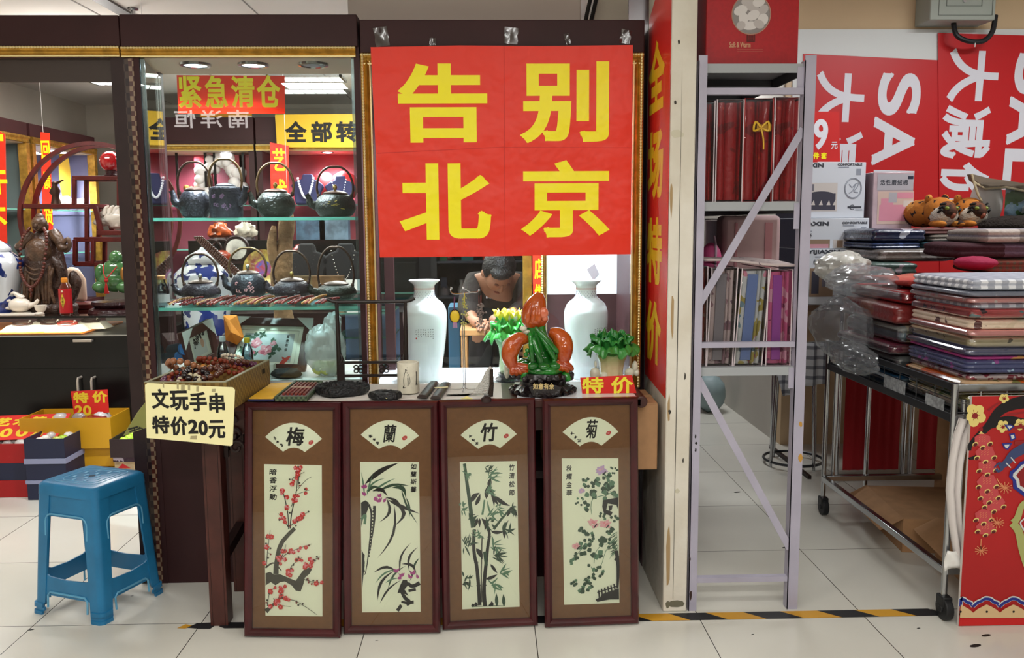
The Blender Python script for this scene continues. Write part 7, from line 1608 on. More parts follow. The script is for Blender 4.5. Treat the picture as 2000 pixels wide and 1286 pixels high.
def peony(t,F,w,h):
    m = MB();x0,x1,y0,y1 = .058,w-.07,.05,h-.075;m.ext([(x0,y0),(x1,y0),(x1,y1),(x0,y1)],0,.0006,0,F);part('print_paper',m,M('grey_print','#a9abab',.8),t,smooth=0)
    m = MB();U = (x1-x0);X = lambda u,v: (x0+u*U,y1-v*U)
    m.tube([F @ Vector((p[0],p[1],.001)) for p in ((x0-.016,y0-.016),(x1+.016,y0-.016),(x1+.016,y1+.016),(x0-.016,y1+.016))],.0008,4,5,closed=True)
    rn = random.Random(4)
    def fl2(u,v,r):
        for j in range(16): a = rn.uniform(0,6.3);d = r*rn.uniform(.2,.8);m.disc(X(u+d*cos(a),v+d*sin(a)),U*r*.42,0 if rn.random() < .6 else 1,F,.0008,8)
        for j in range(6): a = rn.uniform(0,6.3);m.disc(X(u+r*.3*cos(a),v+r*.3*sin(a)),U*r*.16,2,F,.0009,7)
    for u,v in ((.06,.05),(.2,.08),(.3,.2),(.55,.2),(.62,.42),(.7,.34),(.15,.3),(.6,.52),(.1,.14),(.35,.04),(.3,.46),(.02,.4)):
        for j in range(5): a = rn.uniform(0,6.3);m.leaf(X(u,v),X(u+.11*cos(a),v+.11*sin(a)),U*.055,3,F,.0007)
    fl2(.28,.24,.11);fl2(.46,.4,.12);fl2(.6,.24,.06);fl2(.22,.5,.07)
    for i,ch in enumerate('富贵有余'): txt(m,ch,F,*X(.84,.11+.105*i),U*.06,U*.085,4,.0006,.0008)
    m.flat([X(.76,.82),(X(.8,.7)),X(.86,.6),X(.96,.53),X(.99,.55),X(.96,.62),X(.88,.74),X(.86,.8),X(.8,.85),X(.74,.92)],6,F,.0008);m.leaf(X(.88,.62),X(.82,.56),U*.05,6,F,.0009);m.leaf(X(.76,.84),X(.68,.9),U*.05,6,F,.0009)
    part('painting',m,[M('peony_pink','#c77a84',.7),M('peony_deep','#a8485a',.7),M('peony_pale','#dba9ad',.7),P_GRN,INK,M('fine_line','#6a655c',.7),M('fish_red','#b5382f',.7)],t,smooth=0)
def callig(t,F,w,h):
    m = MB();m.ext([(.06,.05),(w-.06,.05),(w-.06,h-.07),(.06,h-.07)],0,.0006,0,F);part('print_paper',m,M('pale_print','#c9c9c4',.8),t,smooth=0)
    m = MB();rn = random.Random(6)
    for i in range(5): marks(m,F,.065+i*.022,.085+.012*i,.03,.05,8,0,.0008,rn,.14)
    m.disc((w-.085,h*.55),.012,1,F,.0008,12,.02);part('brushwork',m,[INK,M('faint_peach','#c99a80',.7)],t,smooth=0)
Ya = 3.74;TL,TRc = at(462,622,Ya),at(610,626,Ya);BLc,BRc = Vector((TL.x+.0,3.56,ZDK+.006)),Vector((TRc.x+.004,3.56,ZDK+.006));TL.x = -1.1
BLc.x = -1.1;small_frame('framed print of pink peonies with a red fish standing in the kettle case',TL,TRc,BRc,BLc,peony)
TL,TRc = at(371,648,3.52),at(428,620,3.72);BLc,BRc = Vector((TL.x+.002,TL.y-.04,ZDK+.006)),Vector((TRc.x+.002,TRc.y-.05,ZDK+.006));small_frame('small framed brush calligraphy turned sideways at the left of the kettle case',TL,TRc,BRc,BLc,callig)
def pet(label,px,yc,yb,Y,capm,h):
    c = at(px,yb,Y);t = thing('plastic_bottle',label,'bottle',(c.x,Y,ZDK),'plastic bottles in the kettle case');k = h/.2
    m = MB();m.lathe([(r*k,z*k) for r,z in ((.026,0),(.029,.004),(.028,.05),(.03,.06),(.03,.115),(.026,.14),(.013,.172),(.0125,.182),(.012,.182),(.0122,.172),(.025,.139),(.0285,.115),(.0285,.06),(.026,.008),(1e-6,.008))],n=28);part('bottle_wall',m,glassmat('pet_plastic','#e6ebee',2.0,1.45,.06),t,w=0)
    m = MB();m.lathe([(r*k,z*k) for r,z in ((.0275,.009),(.0278,.06),(.0282,.11),(1e-6,.111))],n=24);part('water',m,glassmat('water_body','#d3dde0',1.2,1.33),t,w=0)
    m = MB();m.lathe([(r*k,z*k) for r,z in ((.0145,.174),(.0155,.178),(.0155,.197),(.014,.2),(1e-6,.2))],n=22);part('cap',m,capm,t,w=0)
c = at(436,657,3.5);pet('clear plastic bottle with a white cap in front of the orange cloth',436,0,700,3.5,M('white_cap','#c9cfd3',.4),c.z-ZDK)
c = at(484,660,3.5);pet('clear plastic bottle with a yellow cap before the peony print',484,0,700,3.5,M('yellow_cap','#d9bb2a',.4),c.z-ZDK)
# orange cloth hanging over the frame corner
m = MB();Yo = 3.66;a,b,c_,d = at(436,617,Yo),at(461,617,Yo),at(475,660,Yo-.02),at(440,664,Yo-.02);e = at(463,674,Yo-.03)
m.add([a,b,c_,e,d,a+Vector((0,.02,0)),b+Vector((0,.02,0)),c_+Vector((0,.015,0)),e+Vector((0,.012,0)),d+Vector((0,.015,0)),(a+b)/2+Vector((0,-.012,-.02)),(c_+d)/2+Vector((-.006,-.02,.03))],
      [(0,10,11,4),(10,1,2,11),(11,2,3),(11,3,4),(5,9,8,7,6),(0,5,6,1,10),(1,6,7,2),(2,7,8,3),(3,8,9,4),(4,9,5,0)])
solo('orange_cloth','bright orange folded cloth draped over the small picture frame','cloth',m,M('orange_fabric','#d9741a',.7),(a.x,Yo,c_.z),smooth=0,bevel=.002)
c = at(636,700,3.46);crump(c.x,3.46,ZDK+.105,.075,.06,.1,'plastic_bag','milky plastic bag of pale yellow fruit behind the brush rack',bagmat('milky_bag','#d9dedd',.6,.3),7,64,.4)
m = MB();rn = random.Random(3)
for lb,dx,dy in (('pale yellow fruit at the left of the milky bag',-.028,0),('pale yellow fruit in the middle of the milky bag',.004,-.012),('pale yellow fruit at the right of the milky bag',.034,.006)):
    m = MB().sph((c.x+dx,3.46+dy,ZDK+.034),(.03,.028,.03),16);solo('yellow_fruit',lb,'fruit',m,M('pale_fruit','#c9c46a',.45,nz=(10,.1)),(c.x+dx,3.46+dy,ZDK),'fruit in the milky bag',smooth=180)
m = MB();m.sph((c.x+.03,3.47,ZDK+.205),(.035,.03,.05),18,0,None,lambda d: 1+.3*noise.noise((d.x*3,d.y*3,d.z*3+1)));solo('plastic_bag','knotted top of the milky plastic bag next to the brush rack post','plastic bag',m,bagmat('milky_bag','#d9dedd',.6,.3),(c.x+.03,3.47,ZDK+.15),smooth=28)
c = at(560,740,3.42);m = MB();m.sph((c.x,3.42,ZDK+.018),(.06,.04,.022),18,0,None,lambda d: 1+.25*noise.noise((d.x*3,d.y*3,d.z*3)));solo('black_pouch','crumpled black cloth pouch behind the ink stick box','pouch',m,M('black_cloth','#141416',.7,bump=(40,.4)),(c.x,3.42,ZDK),smooth=180)
c = at(523,720,3.46);m = MB().bx(-.026,.026,-.02,.02,0,.05).bx(-.02,.045,-.022,.018,0,.028);solo('paper_block','small white stepped paper block behind the brocade box','paper block',m,M('off_white_card','#c9c9bd',.7),(c.x,3.47,ZDK),w=0,bevel=.002)
for lb,px,py,dz in (('upper rolled blue cloth in the left corner of the kettle case',345,686,.075),('lower rolled blue cloth in the left corner of the kettle case',338,702,.03)):
    c = at(px,py,3.5);m = MB();m.cyl((-.035,.03,.0),(.035,-.02,.012),.022,.026,20);m.cyl((.035,-.02,.012),(.044,-.026,.0135),.0265,.0265,20,1);solo('rolled_cloth',lb,'cloth',m,[M('dark_blue_cloth','#22303f',.7),M('blue_cloth_end','#2f6aa8',.6)],(c.x,3.5,c.z),'rolled blue cloths',w=0)
m = MB();m.cyl((-1.24,3.52,ZDK),(-1.24,3.52,1.09),.0035);solo('thin_rod','thin dark rod standing in the left corner of the kettle case','rod',m,INK,(-1.24,3.52,ZDK))
# red and yellow clearance sign inside the glass
cs = thing('clearance_sign','red clearance sign with four yellow characters hung inside the kettle case','sign',(-1.0,3.385,1.85));Y = 3.384;F = face((0,Y,0))
q = [at(x,y,Y) for x,y in ((348,222),(557,222),(556,148),(345,147))];part('sheet',MB().flat([(p.x,p.z) for p in q],0,F),paper('thin_paper_red','#ea341c'),cs,smooth=0)
m = MB()
for ch,b in (('紧',(350,148,392,211)),('急',(402,148,443,211)),('清',(453,148,496,210)),('仓',(503,147,546,210))): txt(m,ch,F,*pxbox(*b,Y),0,.003,.0012)
part('lettering',m,YEL,cs,smooth=0)

# ------------------------------------------------------------------ the shop behind: cases along the back and the left wall
VIO = M('violet_grey_panel','#5b5a72',.5);TEAL = M('teal_grey_panel','#4a5450',.5);LAMP2 = M('small_lamp_glow','#ffffff',.5,emis=('#f4f2ff',14))
def inner_lamp(p,lb,r=.045,grp='small downlights in the inner cases'):
    t = thing('downlight',lb,'downlight',p,grp);m = MB();m.lathe([(r,0),(r*.95,-.006),(1e-6,-.007)],n=18);part('bulb',m,LAMP2,t,w=0);m = MB();m.lathe([(r*1.25,0),(r*1.2,-.004),(r,-.004)],n=18);part('ring',m,STEEL,t,w=0);return t
YBK = 8.0;bx_edges = [(-3.3,-2.1,'left'),(-2.08,-.86,'middle'),(-.84,.6,'right')]
names = ['back wall case behind the moon gate shelf','back wall case full of bright ornaments seen through the kettle case','back wall case with necklaces seen at the right of the kettle case']
for i,(x0,x1,nm) in enumerate(bx_edges):
    t = thing('display_case','maroon and gold '+names[i],'display case',((x0+x1)/2,YBK+.25,0),'inner shop cases')
    part('header',MB().bx(x0,x1,YBK,YBK+.5,2.15,2.39),MAROON,t);g = MB();gold_trim_x(g,x0,x1,2.09,2.15,YBK);part('gold_moulding',g,[GOLD,GOLDL],t)
    part('soffit',MB().bx(x0+.03,x1-.03,YBK+.01,YBK+.5,2.09,2.1),[M('soffit_beige','#b9a48c')],t);part('base',MB().bx(x0,x1,YBK,YBK+.5,0,.8),MAROON,t)
    for x in (x0,x1-.05): part('post',MB().bx(x,x+.05,YBK,YBK+.5,.8,2.09),MAROON,t)
    part('back_panel',MB().bx(x0+.05,x1-.05,YBK+.47,YBK+.5,.8,2.09),[M('maroon_back','#6b2432',.5),M('maroon_back2','#8a2f3c',.5),VIO][i],t)
    for z in (1.2,1.6): part('glass_shelf',MB().bx(x0+.05,x1-.05,YBK+.03,YBK+.45,z,z+.01,[0,0,1,1,1,1]),[GLASS,GEDGE],t)
    n_ = 3 if i else 2
    for k in range(n_): inner_lamp((x0+(x1-x0)*(k+.5)/n_,YBK+.16,2.089),f'{("first", "second", "third")[k]} soffit lamp of the {("left back case behind the moon gate", "middle back case with the coral", "right back case with the necklaces")[i]}')
    l = spot(((x0+x1)/2,YBK+.2,2.06),130,(.9,.92,1),150,r=.08);l.location = (0,-.05,2.06);l.parent = t
XW = -3.45
for i,(y0,y1,nm,pm) in enumerate(((5.2,6.72,'nearer left wall case with a dull teal back',TEAL),(6.76,7.85,'farther left wall case with a bright violet back',VIO))):
    t = thing('display_case','maroon and gold '+nm,'display case',(XW-.25,(y0+y1)/2,0),'inner shop cases')
    part('header',MB().bx(XW-.5,XW,y0,y1,2.1,2.2),MAROON,t)
    m = MB();pr = [(XW,2.05),(XW+.018,2.052),(XW+.014,2.07),(XW+.022,2.085),(XW+.018,2.1),(XW,2.1)];k = len(pr);m.add([(p[0],y0,p[1]) for p in pr]+[(p[0],y1,p[1]) for p in pr],[tuple(range(k)),tuple(range(2*k-1,k-1,-1))]+[(j,k+j,k+(j+1) % k,(j+1) % k) for j in range(k)])
    part('gold_moulding',m,GOLD,t);part('soffit',MB().bx(XW-.5,XW-.01,y0,y1,2.045,2.055),[M('soffit_beige','#b9a48c')],t);part('base',MB().bx(XW-.5,XW,y0,y1,0,.8),MAROON,t)
    for y in (y0,y1-.05): part('gold_post',MB().bx(XW-.05,XW+.012,y,y+.05,.8,2.05),GOLD,t)
    part('back_panel',MB().bx(XW-.5,XW-.47,y0,y1,.8,2.05),pm,t);part('end_panel',MB().bx(XW-.47,XW-.05,y1-.02,y1,.8,2.05),pm,t)
    for z in (1.2,1.55): part('glass_shelf',MB().bx(XW-.45,XW-.03,y0+.05,y1-.05,z,z+.01,[0,0,1,1,1,1]),[GLASS,GEDGE],t)
    for k,(dx,yy) in enumerate(((-.12,y0+.55),(-.12,y1-.35),(-.34,y0+.7),(-.34,y1-.25))): inner_lamp((XW+dx,yy,2.044),f'{("front near", "front far", "rear near", "rear far")[k]} soffit lamp of the {("nearer dull teal", "farther bright violet")[i]} wall case')
    l = spot((0,0,0),16 if i == 0 else 130,(.9,.92,1),150,r=.08);l.location = (.02,.1,2.0);l.parent = t
# ornaments in those cases
def orn(name,lb,cat,p,mb,mats,grp=None,smooth=60): return solo(name,lb,cat,mb,mats,p,grp,w=0,smooth=smooth)
CORAL = M('white_coral','#e9dedb',.6)
c = at(432,350,8.2);m = MB();rn = random.Random(2)
for i in range(60):
    a = rn.uniform(-.5,pi+.5);r = rn.uniform(.12,.22);r *= 1.25;m.sph((r*cos(a)*.8,rn.uniform(-.05,.05),.2+r*sin(a)),rn.uniform(.03,.065),7)
m.lathe([(.1,0),(.12,.02),(.05,.06),(.04,.1)],n=16)
orn('coral_carving','large glowing white coral wreath carving in the back wall case','carving',(c.x,8.2,1.612),m,CORAL)
for i,(px,lb) in enumerate(((398,'red tasselled ornament left of the white coral wreath'),(463,'red tasselled ornament right of the white coral wreath'),(486,'second red hanging ornament right of the white coral wreath'))):
    c = at(px,335,8.2);m = MB();m.box((0,0,.25),(.16,.03,.32));m.tube([(0,-.03,.1),(0,-.03,-.0)],.02,8);orn('red_hanging',lb,'ornament',(c.x,8.2,1.66),m,M('shiny_red','#8f1f28',.4),'red ornaments in the back case',30)
for i,(px,lb) in enumerate(((372,'gilt figure in a black frame left in the back wall case'),(446,'gilt figure in a black frame below the coral wreath'))):
    c = at(px,365,8.1);t = thing('framed_figure',lb,'figure',(c.x,8.15,1.611),'black framed figures');m = MB()
    for a,b in (((-.13,0),(-.13,.5)),((.13,0),(.13,.5)),((-.13,.5),(.13,.5)),((-.13,.006),(.13,.006))): m.bar((a[0],0,a[1]),(b[0],0,b[1]),.02,.02)
    part('frame',m,BLACK,t,w=0);m = MB();rn = random.Random(px)
    for k in range(12): m.sph((rn.uniform(-.07,.07),0,rn.uniform(.03,.16)),rn.uniform(.02,.035),8)
    part('figure',m,M('gilt_figure','#a8763a',.35,.5),t,w=0)
BUST = M('blue_velvet','#2a2b52',.8);BUSTK = M('black_velvet','#0f0f12',.85);PEARL = M('pearl','#e6e6ee',.2,coat=.6)
def bust(lb,px,py,Y,z,vel,nk,sc=1.0):
    c = at(px,py,Y);t = thing('necklace_bust',lb,'necklace bust',(c.x,Y,z),'necklace busts in the shop')
    m = MB();k = sc
    prof = [(-.09,0),(.09,0),(.105,.1),(.13,.15),(.08,.19),(.045,.2),(.04,.24),(-.04,.24),(-.045,.2),(-.08,.19),(-.13,.15),(-.105,.1)]
    m.ext([(x*k,z_*k) for x,z_ in prof],-.03*k,.03*k,0,face((0,0,0),0,-.25));part('bust',m,vel,t,w=0,bevel=.012*k)
    m = MB();n_ = 26
    for j in range(n_): u = j/(n_-1)*2-1;x = .055*k*u*1.1;zz = .2*k-.15*k*(1-u*u)*1.0;m.sph((x,-.038*k-.06*(.24*k-zz),zz),nk[1],7)
    part('necklace',m,nk[0],t,w=0,smooth=180)
    if nk[2]: m = MB();m.sph((0,-.05*k,.035*k),(.02*k,.008,.026*k),12);part('pendant',m,nk[2],t,w=0)
bust('blue velvet bust with a thick pearl necklace in the back case',600,385,8.0,1.612,BUST,(PEARL,.012,None),1.15);bust('blue velvet bust with a thin pearl string by the far right of the back case',664,380,8.05,1.612,BUST,(PEARL,.006,None),1.1)
for i,(px,py,Y,lb) in enumerate(((672,340,8.2,'red paper lantern high in the right back case'),(635,345,8.3,'second red paper lantern in the right back case'))):
    c = at(px,py,Y);m = MB().lathe([(.03,-.14),(.1,-.1),(.14,0),(.1,.1),(.03,.14)],n=20);orn('red_lantern',lb,'lantern',(c.x,Y,1.78),m,M('lantern_red','#a3161c',.5),'red lanterns')
# second showcase row nearer: an island counter with black steps
ic = thing('glass_counter','maroon island counter with black steps behind the kettle case','counter',(-1.3,6.0,0))
part('body',MB().bx(-2.2,-.42,5.6,6.4,0,.86),MAROON,ic,bevel=.004);part('glass_top',MB().bx(-2.2,-.42,5.58,6.4,.98,.99,[0,0,1,1,1,1]),[GLASS,GEDGE],ic);part('front_glass',MB().bx(-2.19,-.43,5.59,5.595,.86,.98),GLASS,ic)
part('black_step',MB().bx(-2.1,-.5,6.0,6.3,.99,1.16).bx(-2.1,-.5,6.15,6.3,1.16,1.32),BLACK,ic)
rn = random.Random(5)
for i,(px,lb) in enumerate(((595,'black velvet bust with an oval wooden pendant on the island counter'),(672,'black velvet bust with a silver chain on the island counter'))): bust(lb,px,470,5.85,.992,BUSTK,((M('dark_cord','#2a2220',.7),.003,M('wood_pendant','#7a4530',.5)) if i == 0 else (SILV,.005,SILV)),1.3)
for i,(px,lb) in enumerate(((632,'white jade price card with a red dot before the left black bust'),(690,'white card at the right end of the island counter'),(475,'small white card under the painted plate'))):
    c = at(px,480,5.7);m = MB().bx(-.055,.055,-.004,.004,0,.075);o = orn('display_card',lb,'card',(c.x,5.7,.992),m,PAPERW,'white display cards',0);o.rotation_euler = (-.2,0,0)
c = at(515,470,6.02);t = thing('painted_plate','round yellow and blue painted plate propped on the black steps','plate',(c.x,5.98,.992));m = MB();m.lathe([(1e-6,0),(.05,0),(.1,.012),(.13,.02),(.132,.024),(.1,.018),(.05,.006),(1e-6,.006)],(0,0,0),36,0,TR(0,0,.135) @ RX(pi/2-.2));part('plate',m,M('plate_yellow','#b5a54a',.35,nz=(22,.5,'#7a3a30'),coat=.5),t,w=0)
m = MB();m.lathe([(1e-6,.0072),(.062,.0078)],(0,0,0),28,0,TR(0,0,.135) @ RX(pi/2-.2));part('plate_centre',m,M('plate_blue','#3f5aa8',.35,nz=(25,.5,'#a33c44'),coat=.5),t,w=0,smooth=0)
m = MB();rn = random.Random(8);c = at(550,500,5.3);zb_ = .0
m.tube(sm([(.03,0,-.01),(.0,.01,.2),(-.01,0,.45),(.02,.02,.7),(.05,0,.9)],6),[.07,.066,.06,.056,.055,.057,.06,.06,.055,.05,.05,.055,.06,.065,.065,.06,.055,.05,.045,.045,.05,.05,.04,.03,.015],14)
m.tube(sm([(-.0,0,.5),(-.05,-.02,.65),(-.04,0,.8)],4),[.04,.04,.038,.035,.03,.03,.026,.02,.012],10)
t = thing('driftwood','tall pale driftwood root standing behind the kettle case','driftwood',(c.x,5.3,.0));part('trunk',m,M('driftwood_tan','#8a6d4c',.8,nz=(9,.35),bump=(25,.8)),t,w=0,smooth=60);t.location.z = .62
m = MB();m.bx(-.14,.14,-.12,.12,0,.62);solo('wood_plinth','maroon plinth carrying the tall driftwood root','plinth',m,MAROON,(c.x,5.3,0),w=0,bevel=.004)
BW = floral('blue_white_porcelain','#d3d8dc',[(9,.56,'#2a3f8a'),(16,.62,'#20306b')],.12,.7,0)
def jar(lb,px,yb,Y,z,R,H,grp='blue and white porcelain jars'):
    c = at(px,yb,Y);t = thing('porcelain_jar',lb,'jar',(c.x,Y,z),grp);m = MB();P_ = sm([(r*R,z_*H,0) for r,z_ in ((.62,0),(.66,.02),(.82,.3),(1.0,.58),(.96,.7),(.66,.8),(.55,.82))],4);m.lathe([(p.x,p.y) for p in P_],n=36);part('body',m,BW,t,w=0,smooth=70)
    m = MB();m.lathe([(.62*R,.815*H),(.64*R,.83*H),(.56*R,.9*H),(.25*R,.96*H),(.12*R,.98*H),(.1*R,1.0*H),(1e-6,1.01*H)],n=30);part('lid',m,BW,t,w=0,smooth=70);return t
jar('blue and white lidded jar behind the leftmost lower kettle',402,600,5.0,.8,.17,.5)
m = MB().bx(-.2,.2,-.2,.2,0,.8);solo('display_plinth','dark plinth carrying the jar behind the kettle case','plinth',m,MAROON,(at(402,600,5.0).x,5.0,0),w=0,bevel=.004)
for i,(px,z,Y,col,nm,lb) in enumerate(((413,1.161,6.08,'#b5521c','amber','amber orange teapot shaped ornament on the lower black step'),(433,1.161,6.08,'#8a2f14','amber','glowing dark amber ornament on the lower black step'),(462,1.161,6.08,'#c9c6bd','white','round white plaque in a dark ring on the lower black step'),(585,1.161,6.08,'#7d1f1c','red','red carved ornament on the lower black step beside the driftwood'),
        (480,1.321,6.2,'#bdb3a2','pale','pale stone ornament on the upper black step'),(430,1.321,6.2,'#a84a1c','orange','orange ornament on the upper black step'),(610,1.321,6.2,'#4f6a80','blue','blue painted card on the upper black step'),(655,1.321,6.2,'#6a7f8f','blue','grey-blue print with a white flower on the upper black step'),(440,.9905,5.75,'#c98a2a','amber','amber yellow stone lump on the island counter'),(580,.9905,5.75,'#7d6a4a','olive','olive wooden box on the island counter'),(640,.9905,5.75,'#8a6a4a','tan','open tan wooden box on the island counter'))):
    c = at(px,470,Y);m = MB()
    if 'box' in lb or 'card' in lb or 'print' in lb: m.bx(-.1,.1,-.05,.05,0,.1 if 'box' in lb else .16)
    elif 'plaque' in lb: m.disc((0,.1),.07,0,face((0,-.02,0)),0,20);m.disc((0,.1),.07,0,face((0,.005,0)),0,20);m.tube([(.08*cos(a),0,.1+.085*sin(a)) for a in [k*pi/10 for k in range(20)]],.012,6,1,closed=True);m.bx(-.06,.06,-.03,.03,0,.016,1)
    elif 'teapot' in lb or 'amber' in nm and Y > 6: m.lathe([(.04,0),(.07,.03),(.072,.06),(.04,.09),(1e-6,.095)],n=18);m.tube([(.07*cos(a),0,.09+.075*sin(a)) for a in [k*pi/10 for k in range(-1,12)]],.008,6,1);m.tube([(.06,0,.05),(.1,0,.085)],[.015,.008],8)
    else: m.sph((0,0,.06),(.075,.05,.06),20,0,None,lambda d: 1+.5*noise.noise((d.x*2.5+i*3,d.y*2.5,d.z*2.5))+.25*noise.noise((d.x*7,d.y*7+i,d.z*7)));m.lathe([(.07,0),(.06,.02),(1e-6,.022)],n=16,m=1)
    solo('counter_ornament',lb,'ornament',m,[M('ornament_glow_'+str(i),col,.3,nz=(14,.35),coat=.4),DKWOOD],(c.x,Y,z),'ornaments on the black steps',w=0,smooth=60)
c = at(425,470,4.9);t = thing('bead_bundle','long bundle of brown wooden bead strings leaning on the blue and white jar','bead strings',(c.x,4.86,1.0))
for k in range(4):
    m = MB();A_,B_ = Vector((-.1+k*.012,-.03,.36)),Vector((.09+k*.02,-.05,.16))
    for j in range(22): q = A_.lerp(B_,j/21);m.sph(q,.009,6)
    part('strand',m,BEADM['brown'],t,w=0,smooth=180)
# hanging paper banners in the shop
def vbanner(lb,quad,Y,chars,red=True,rz=0.):
    P_ = [at(x,y,Y) for x,y in quad];t = thing('hanging_banner',lb,'banner',(sum(p.x for p in P_)/4,Y,min(p.z for p in P_)),'red paper banners in the shop');F = face((0,Y,0))
    part('sheet',MB().ext([(p.x,p.z) for p in P_],-.002,0,0,F),RED,t,smooth=0);zt0 = max(p.z for p in P_);part('hanging_string',MB().cyl((t.location.x,Y+.003,zt0-.02),(t.location.x,Y+.003,ZC if Y < 7 else zt0),.0012,None,5),PAPERW,t);m = MB()
    for ch,b in chars: x_,z_,w_,h_ = pxbox(*b,Y);txt(m,ch,F,x_,z_,w_,h_,0,min(w_,h_)*.035,.002)
    part('lettering',m,YEL,t,smooth=0)
vbanner('red banner with yellow characters hanging over the back wall case',((530,430),(563,430),(564,285),(527,278)),7.9,[('艺',(534,290,557,334)),('术',(536,350,560,395))])
vbanner('lower red banner hanging beside the driftwood root',((557,525),(571,520),(570,432),(560,432)),5.6,[('品',(560,470,569,500))])
vbanner('narrow red banner on the left wall case seen through the moon gate',((84,460),(104,462),(97,260),(79,258)),6.6,[('回',(82,275,96,310)),('馈',(86,335,98,370)),('货',(88,400,102,440))])
vbanner('red banner cut by the left edge of the view',((-40,480),(14,478),(10,262),(-40,236)),5.3,[('一',(-30,262,6,276)),('件',(-34,320,12,380)),('不',(-34,405,12,455))])
vbanner('red banner hanging just left of the kettle case back post',((290,560),(312,540),(308,315),(286,315)),4.3,[('缀',(288,322,306,358)),('不',(290,372,309,402)),('塞',(291,425,309,462)),('货',(292,490,310,525))])
P_ = [at(x,y,4.31) for x,y in ((287,318),(306,318),(303,270),(284,270))];t = thing('paper_notice','white paper notice with black brush strokes above the narrow red banner','notice',(P_[0].x,4.31,P_[0].z));part('sheet',MB().ext([(p.x,p.z) for p in P_],-.001,0,0,face((0,4.31,0))),PAPERW,t,smooth=0)
m = MB();txt(m,'毁',face((0,4.31,0)),*pxbox(287,282,303,312,4.31),0,0,.001);part('lettering',m,INK,t,smooth=0)
yb = thing('yellow_banner','yellow banner with black characters fixed above the back wall cases','banner',(-1.5,7.93,2.13));Y = 7.93;F = face((0,Y,0));q = [at(x,y,Y) for x,y in ((541,288),(770,288),(770,222),(537,224))]
part('sheet',MB().ext([(p.x,p.z) for p in q],-.003,0,0,F),M('banner_gold','#d9ab1a',.5),yb,smooth=0);m = MB()
for ch,b in (('全',(558,237,598,278)),('部',(608,237,648,278)),('转',(657,237,698,278)),('让',(707,237,748,278))): txt(m,ch,F,*pxbox(*b,Y),0,.007,.002)
part('lettering',m,INK,yb,smooth=0)
ob = MB();q = [at(x,y,8.05) for x,y in ((395,268),(492,268),(492,222),(390,222))]
t = thing('wall_picture','orange and cream painted scroll above the back wall case','picture',(q[0].x,8.05,q[0].z));part('sheet',MB().ext([(p.x,p.z) for p in q],-.004,0,0,face((0,8.05,0))),floral('orange_scroll','#c98a1c',[(4,.6,'#cfcaba'),(7,.64,'#b5641c')],.6,0,0),t,smooth=0)
# ceiling light panels in the inner shop
for px,py,lb in ((600,151,'long bright ceiling light panel seen over the kettle case'),(612,175,'louvred ceiling light panel farther in the shop'),(228,157,'bright ceiling lamp at the edge of the open bay')):
    p = fl(px,py,ZC);t = thing('ceiling_light',lb,'ceiling light',(p.x,p.y,ZC),'ceiling light panels');w_,d_ = (.3,.14) if px > 300 else (.22,.14);m = MB()
    for a,b,c_,d in ((-w_,w_,-d_,-d_+.02),(-w_,w_,d_-.02,d_),(-w_,-w_+.02,-d_,d_),(w_-.02,w_,-d_,d_)): m.bx(a,b,c_,d,-.02,-.001)
    part('frame',m,STEEL,t,w=0);m = MB().bx(-w_+.02,w_-.02,-d_+.02,d_-.02,-.012,-.002);part('diffuser',m,M('panel_glow','#ffffff',.5,emis=('#fffaf2',3.2)),t,w=0)
    m = MB()
    for k in range(1,6): x = -w_+2*w_*k/6;m.bx(x-.003,x+.003,-d_+.02,d_-.02,-.018,-.012)
    part('louvre',m,STEEL,t,w=0)
p = fl(260,16,ZC);t = thing('sprinkler','small metal fire sprinkler on the ceiling above the header','sprinkler',(p.x,p.y,ZC));m = MB();m.lathe([(.03,0),(.028,-.008),(.012,-.01),(.01,-.04),(.004,-.045),(.004,-.052)],n=18);m.lathe([(.022,-.052),(.022,-.055),(1e-6,-.056)],n=18);part('head',m,STEEL,t,w=0)
# bulkhead box on the case tops, white sheet and cables
def topbox(x0,x1,y0,y1,Y,D,nm,lb,cat,mat): a,b = at(x0,y1,Y),at(x1,y0,Y);return solo(nm,lb,cat,MB().bx(a.x,b.x,Y,Y+D,a.z,b.z),mat,((a.x+b.x)/2,Y+D/2,a.z),bevel=.004)
topbox(680,1135,-60,46,3.56,.28,'storage_carton','wide grey-beige carton lying on top of the vase case','box',M('grey_beige_card','#c6bcb4',.8))
m = MB();P_ = [at(x,y,3.6) for x,y in ((1158,46),(1228,46),(1228,-40),(1180,-40),(1166,10))];m.ext([(p.x,p.z) for p in P_],-.04,0,0,face((0,3.6,0)));solo('rolled_sheet','cream plastic sheet standing on the vase case by the pillar','sheet',m,M('cream_sheet','#d3cdbd',.6,bump=(9,.5)),((P_[0].x+P_[1].x)/2,3.6,P_[0].z),bevel=.003)
m = MB();m.tube(sm([at(1143,46,3.55),at(1148,20,3.55),at(1158,-20,3.55)],4),.008,8);solo('black_cable','black cable rising beside the carton on the vase case','cable',m,INK,at(1143,46,3.55))
m = MB();m.tube(sm([at(1153,46,3.56),at(1160,18,3.56),at(1168,-20,3.56)],4),.008,8);solo('black_cable','second black cable touching the cream plastic sheet','cable',m,INK,at(1153,46,3.56))
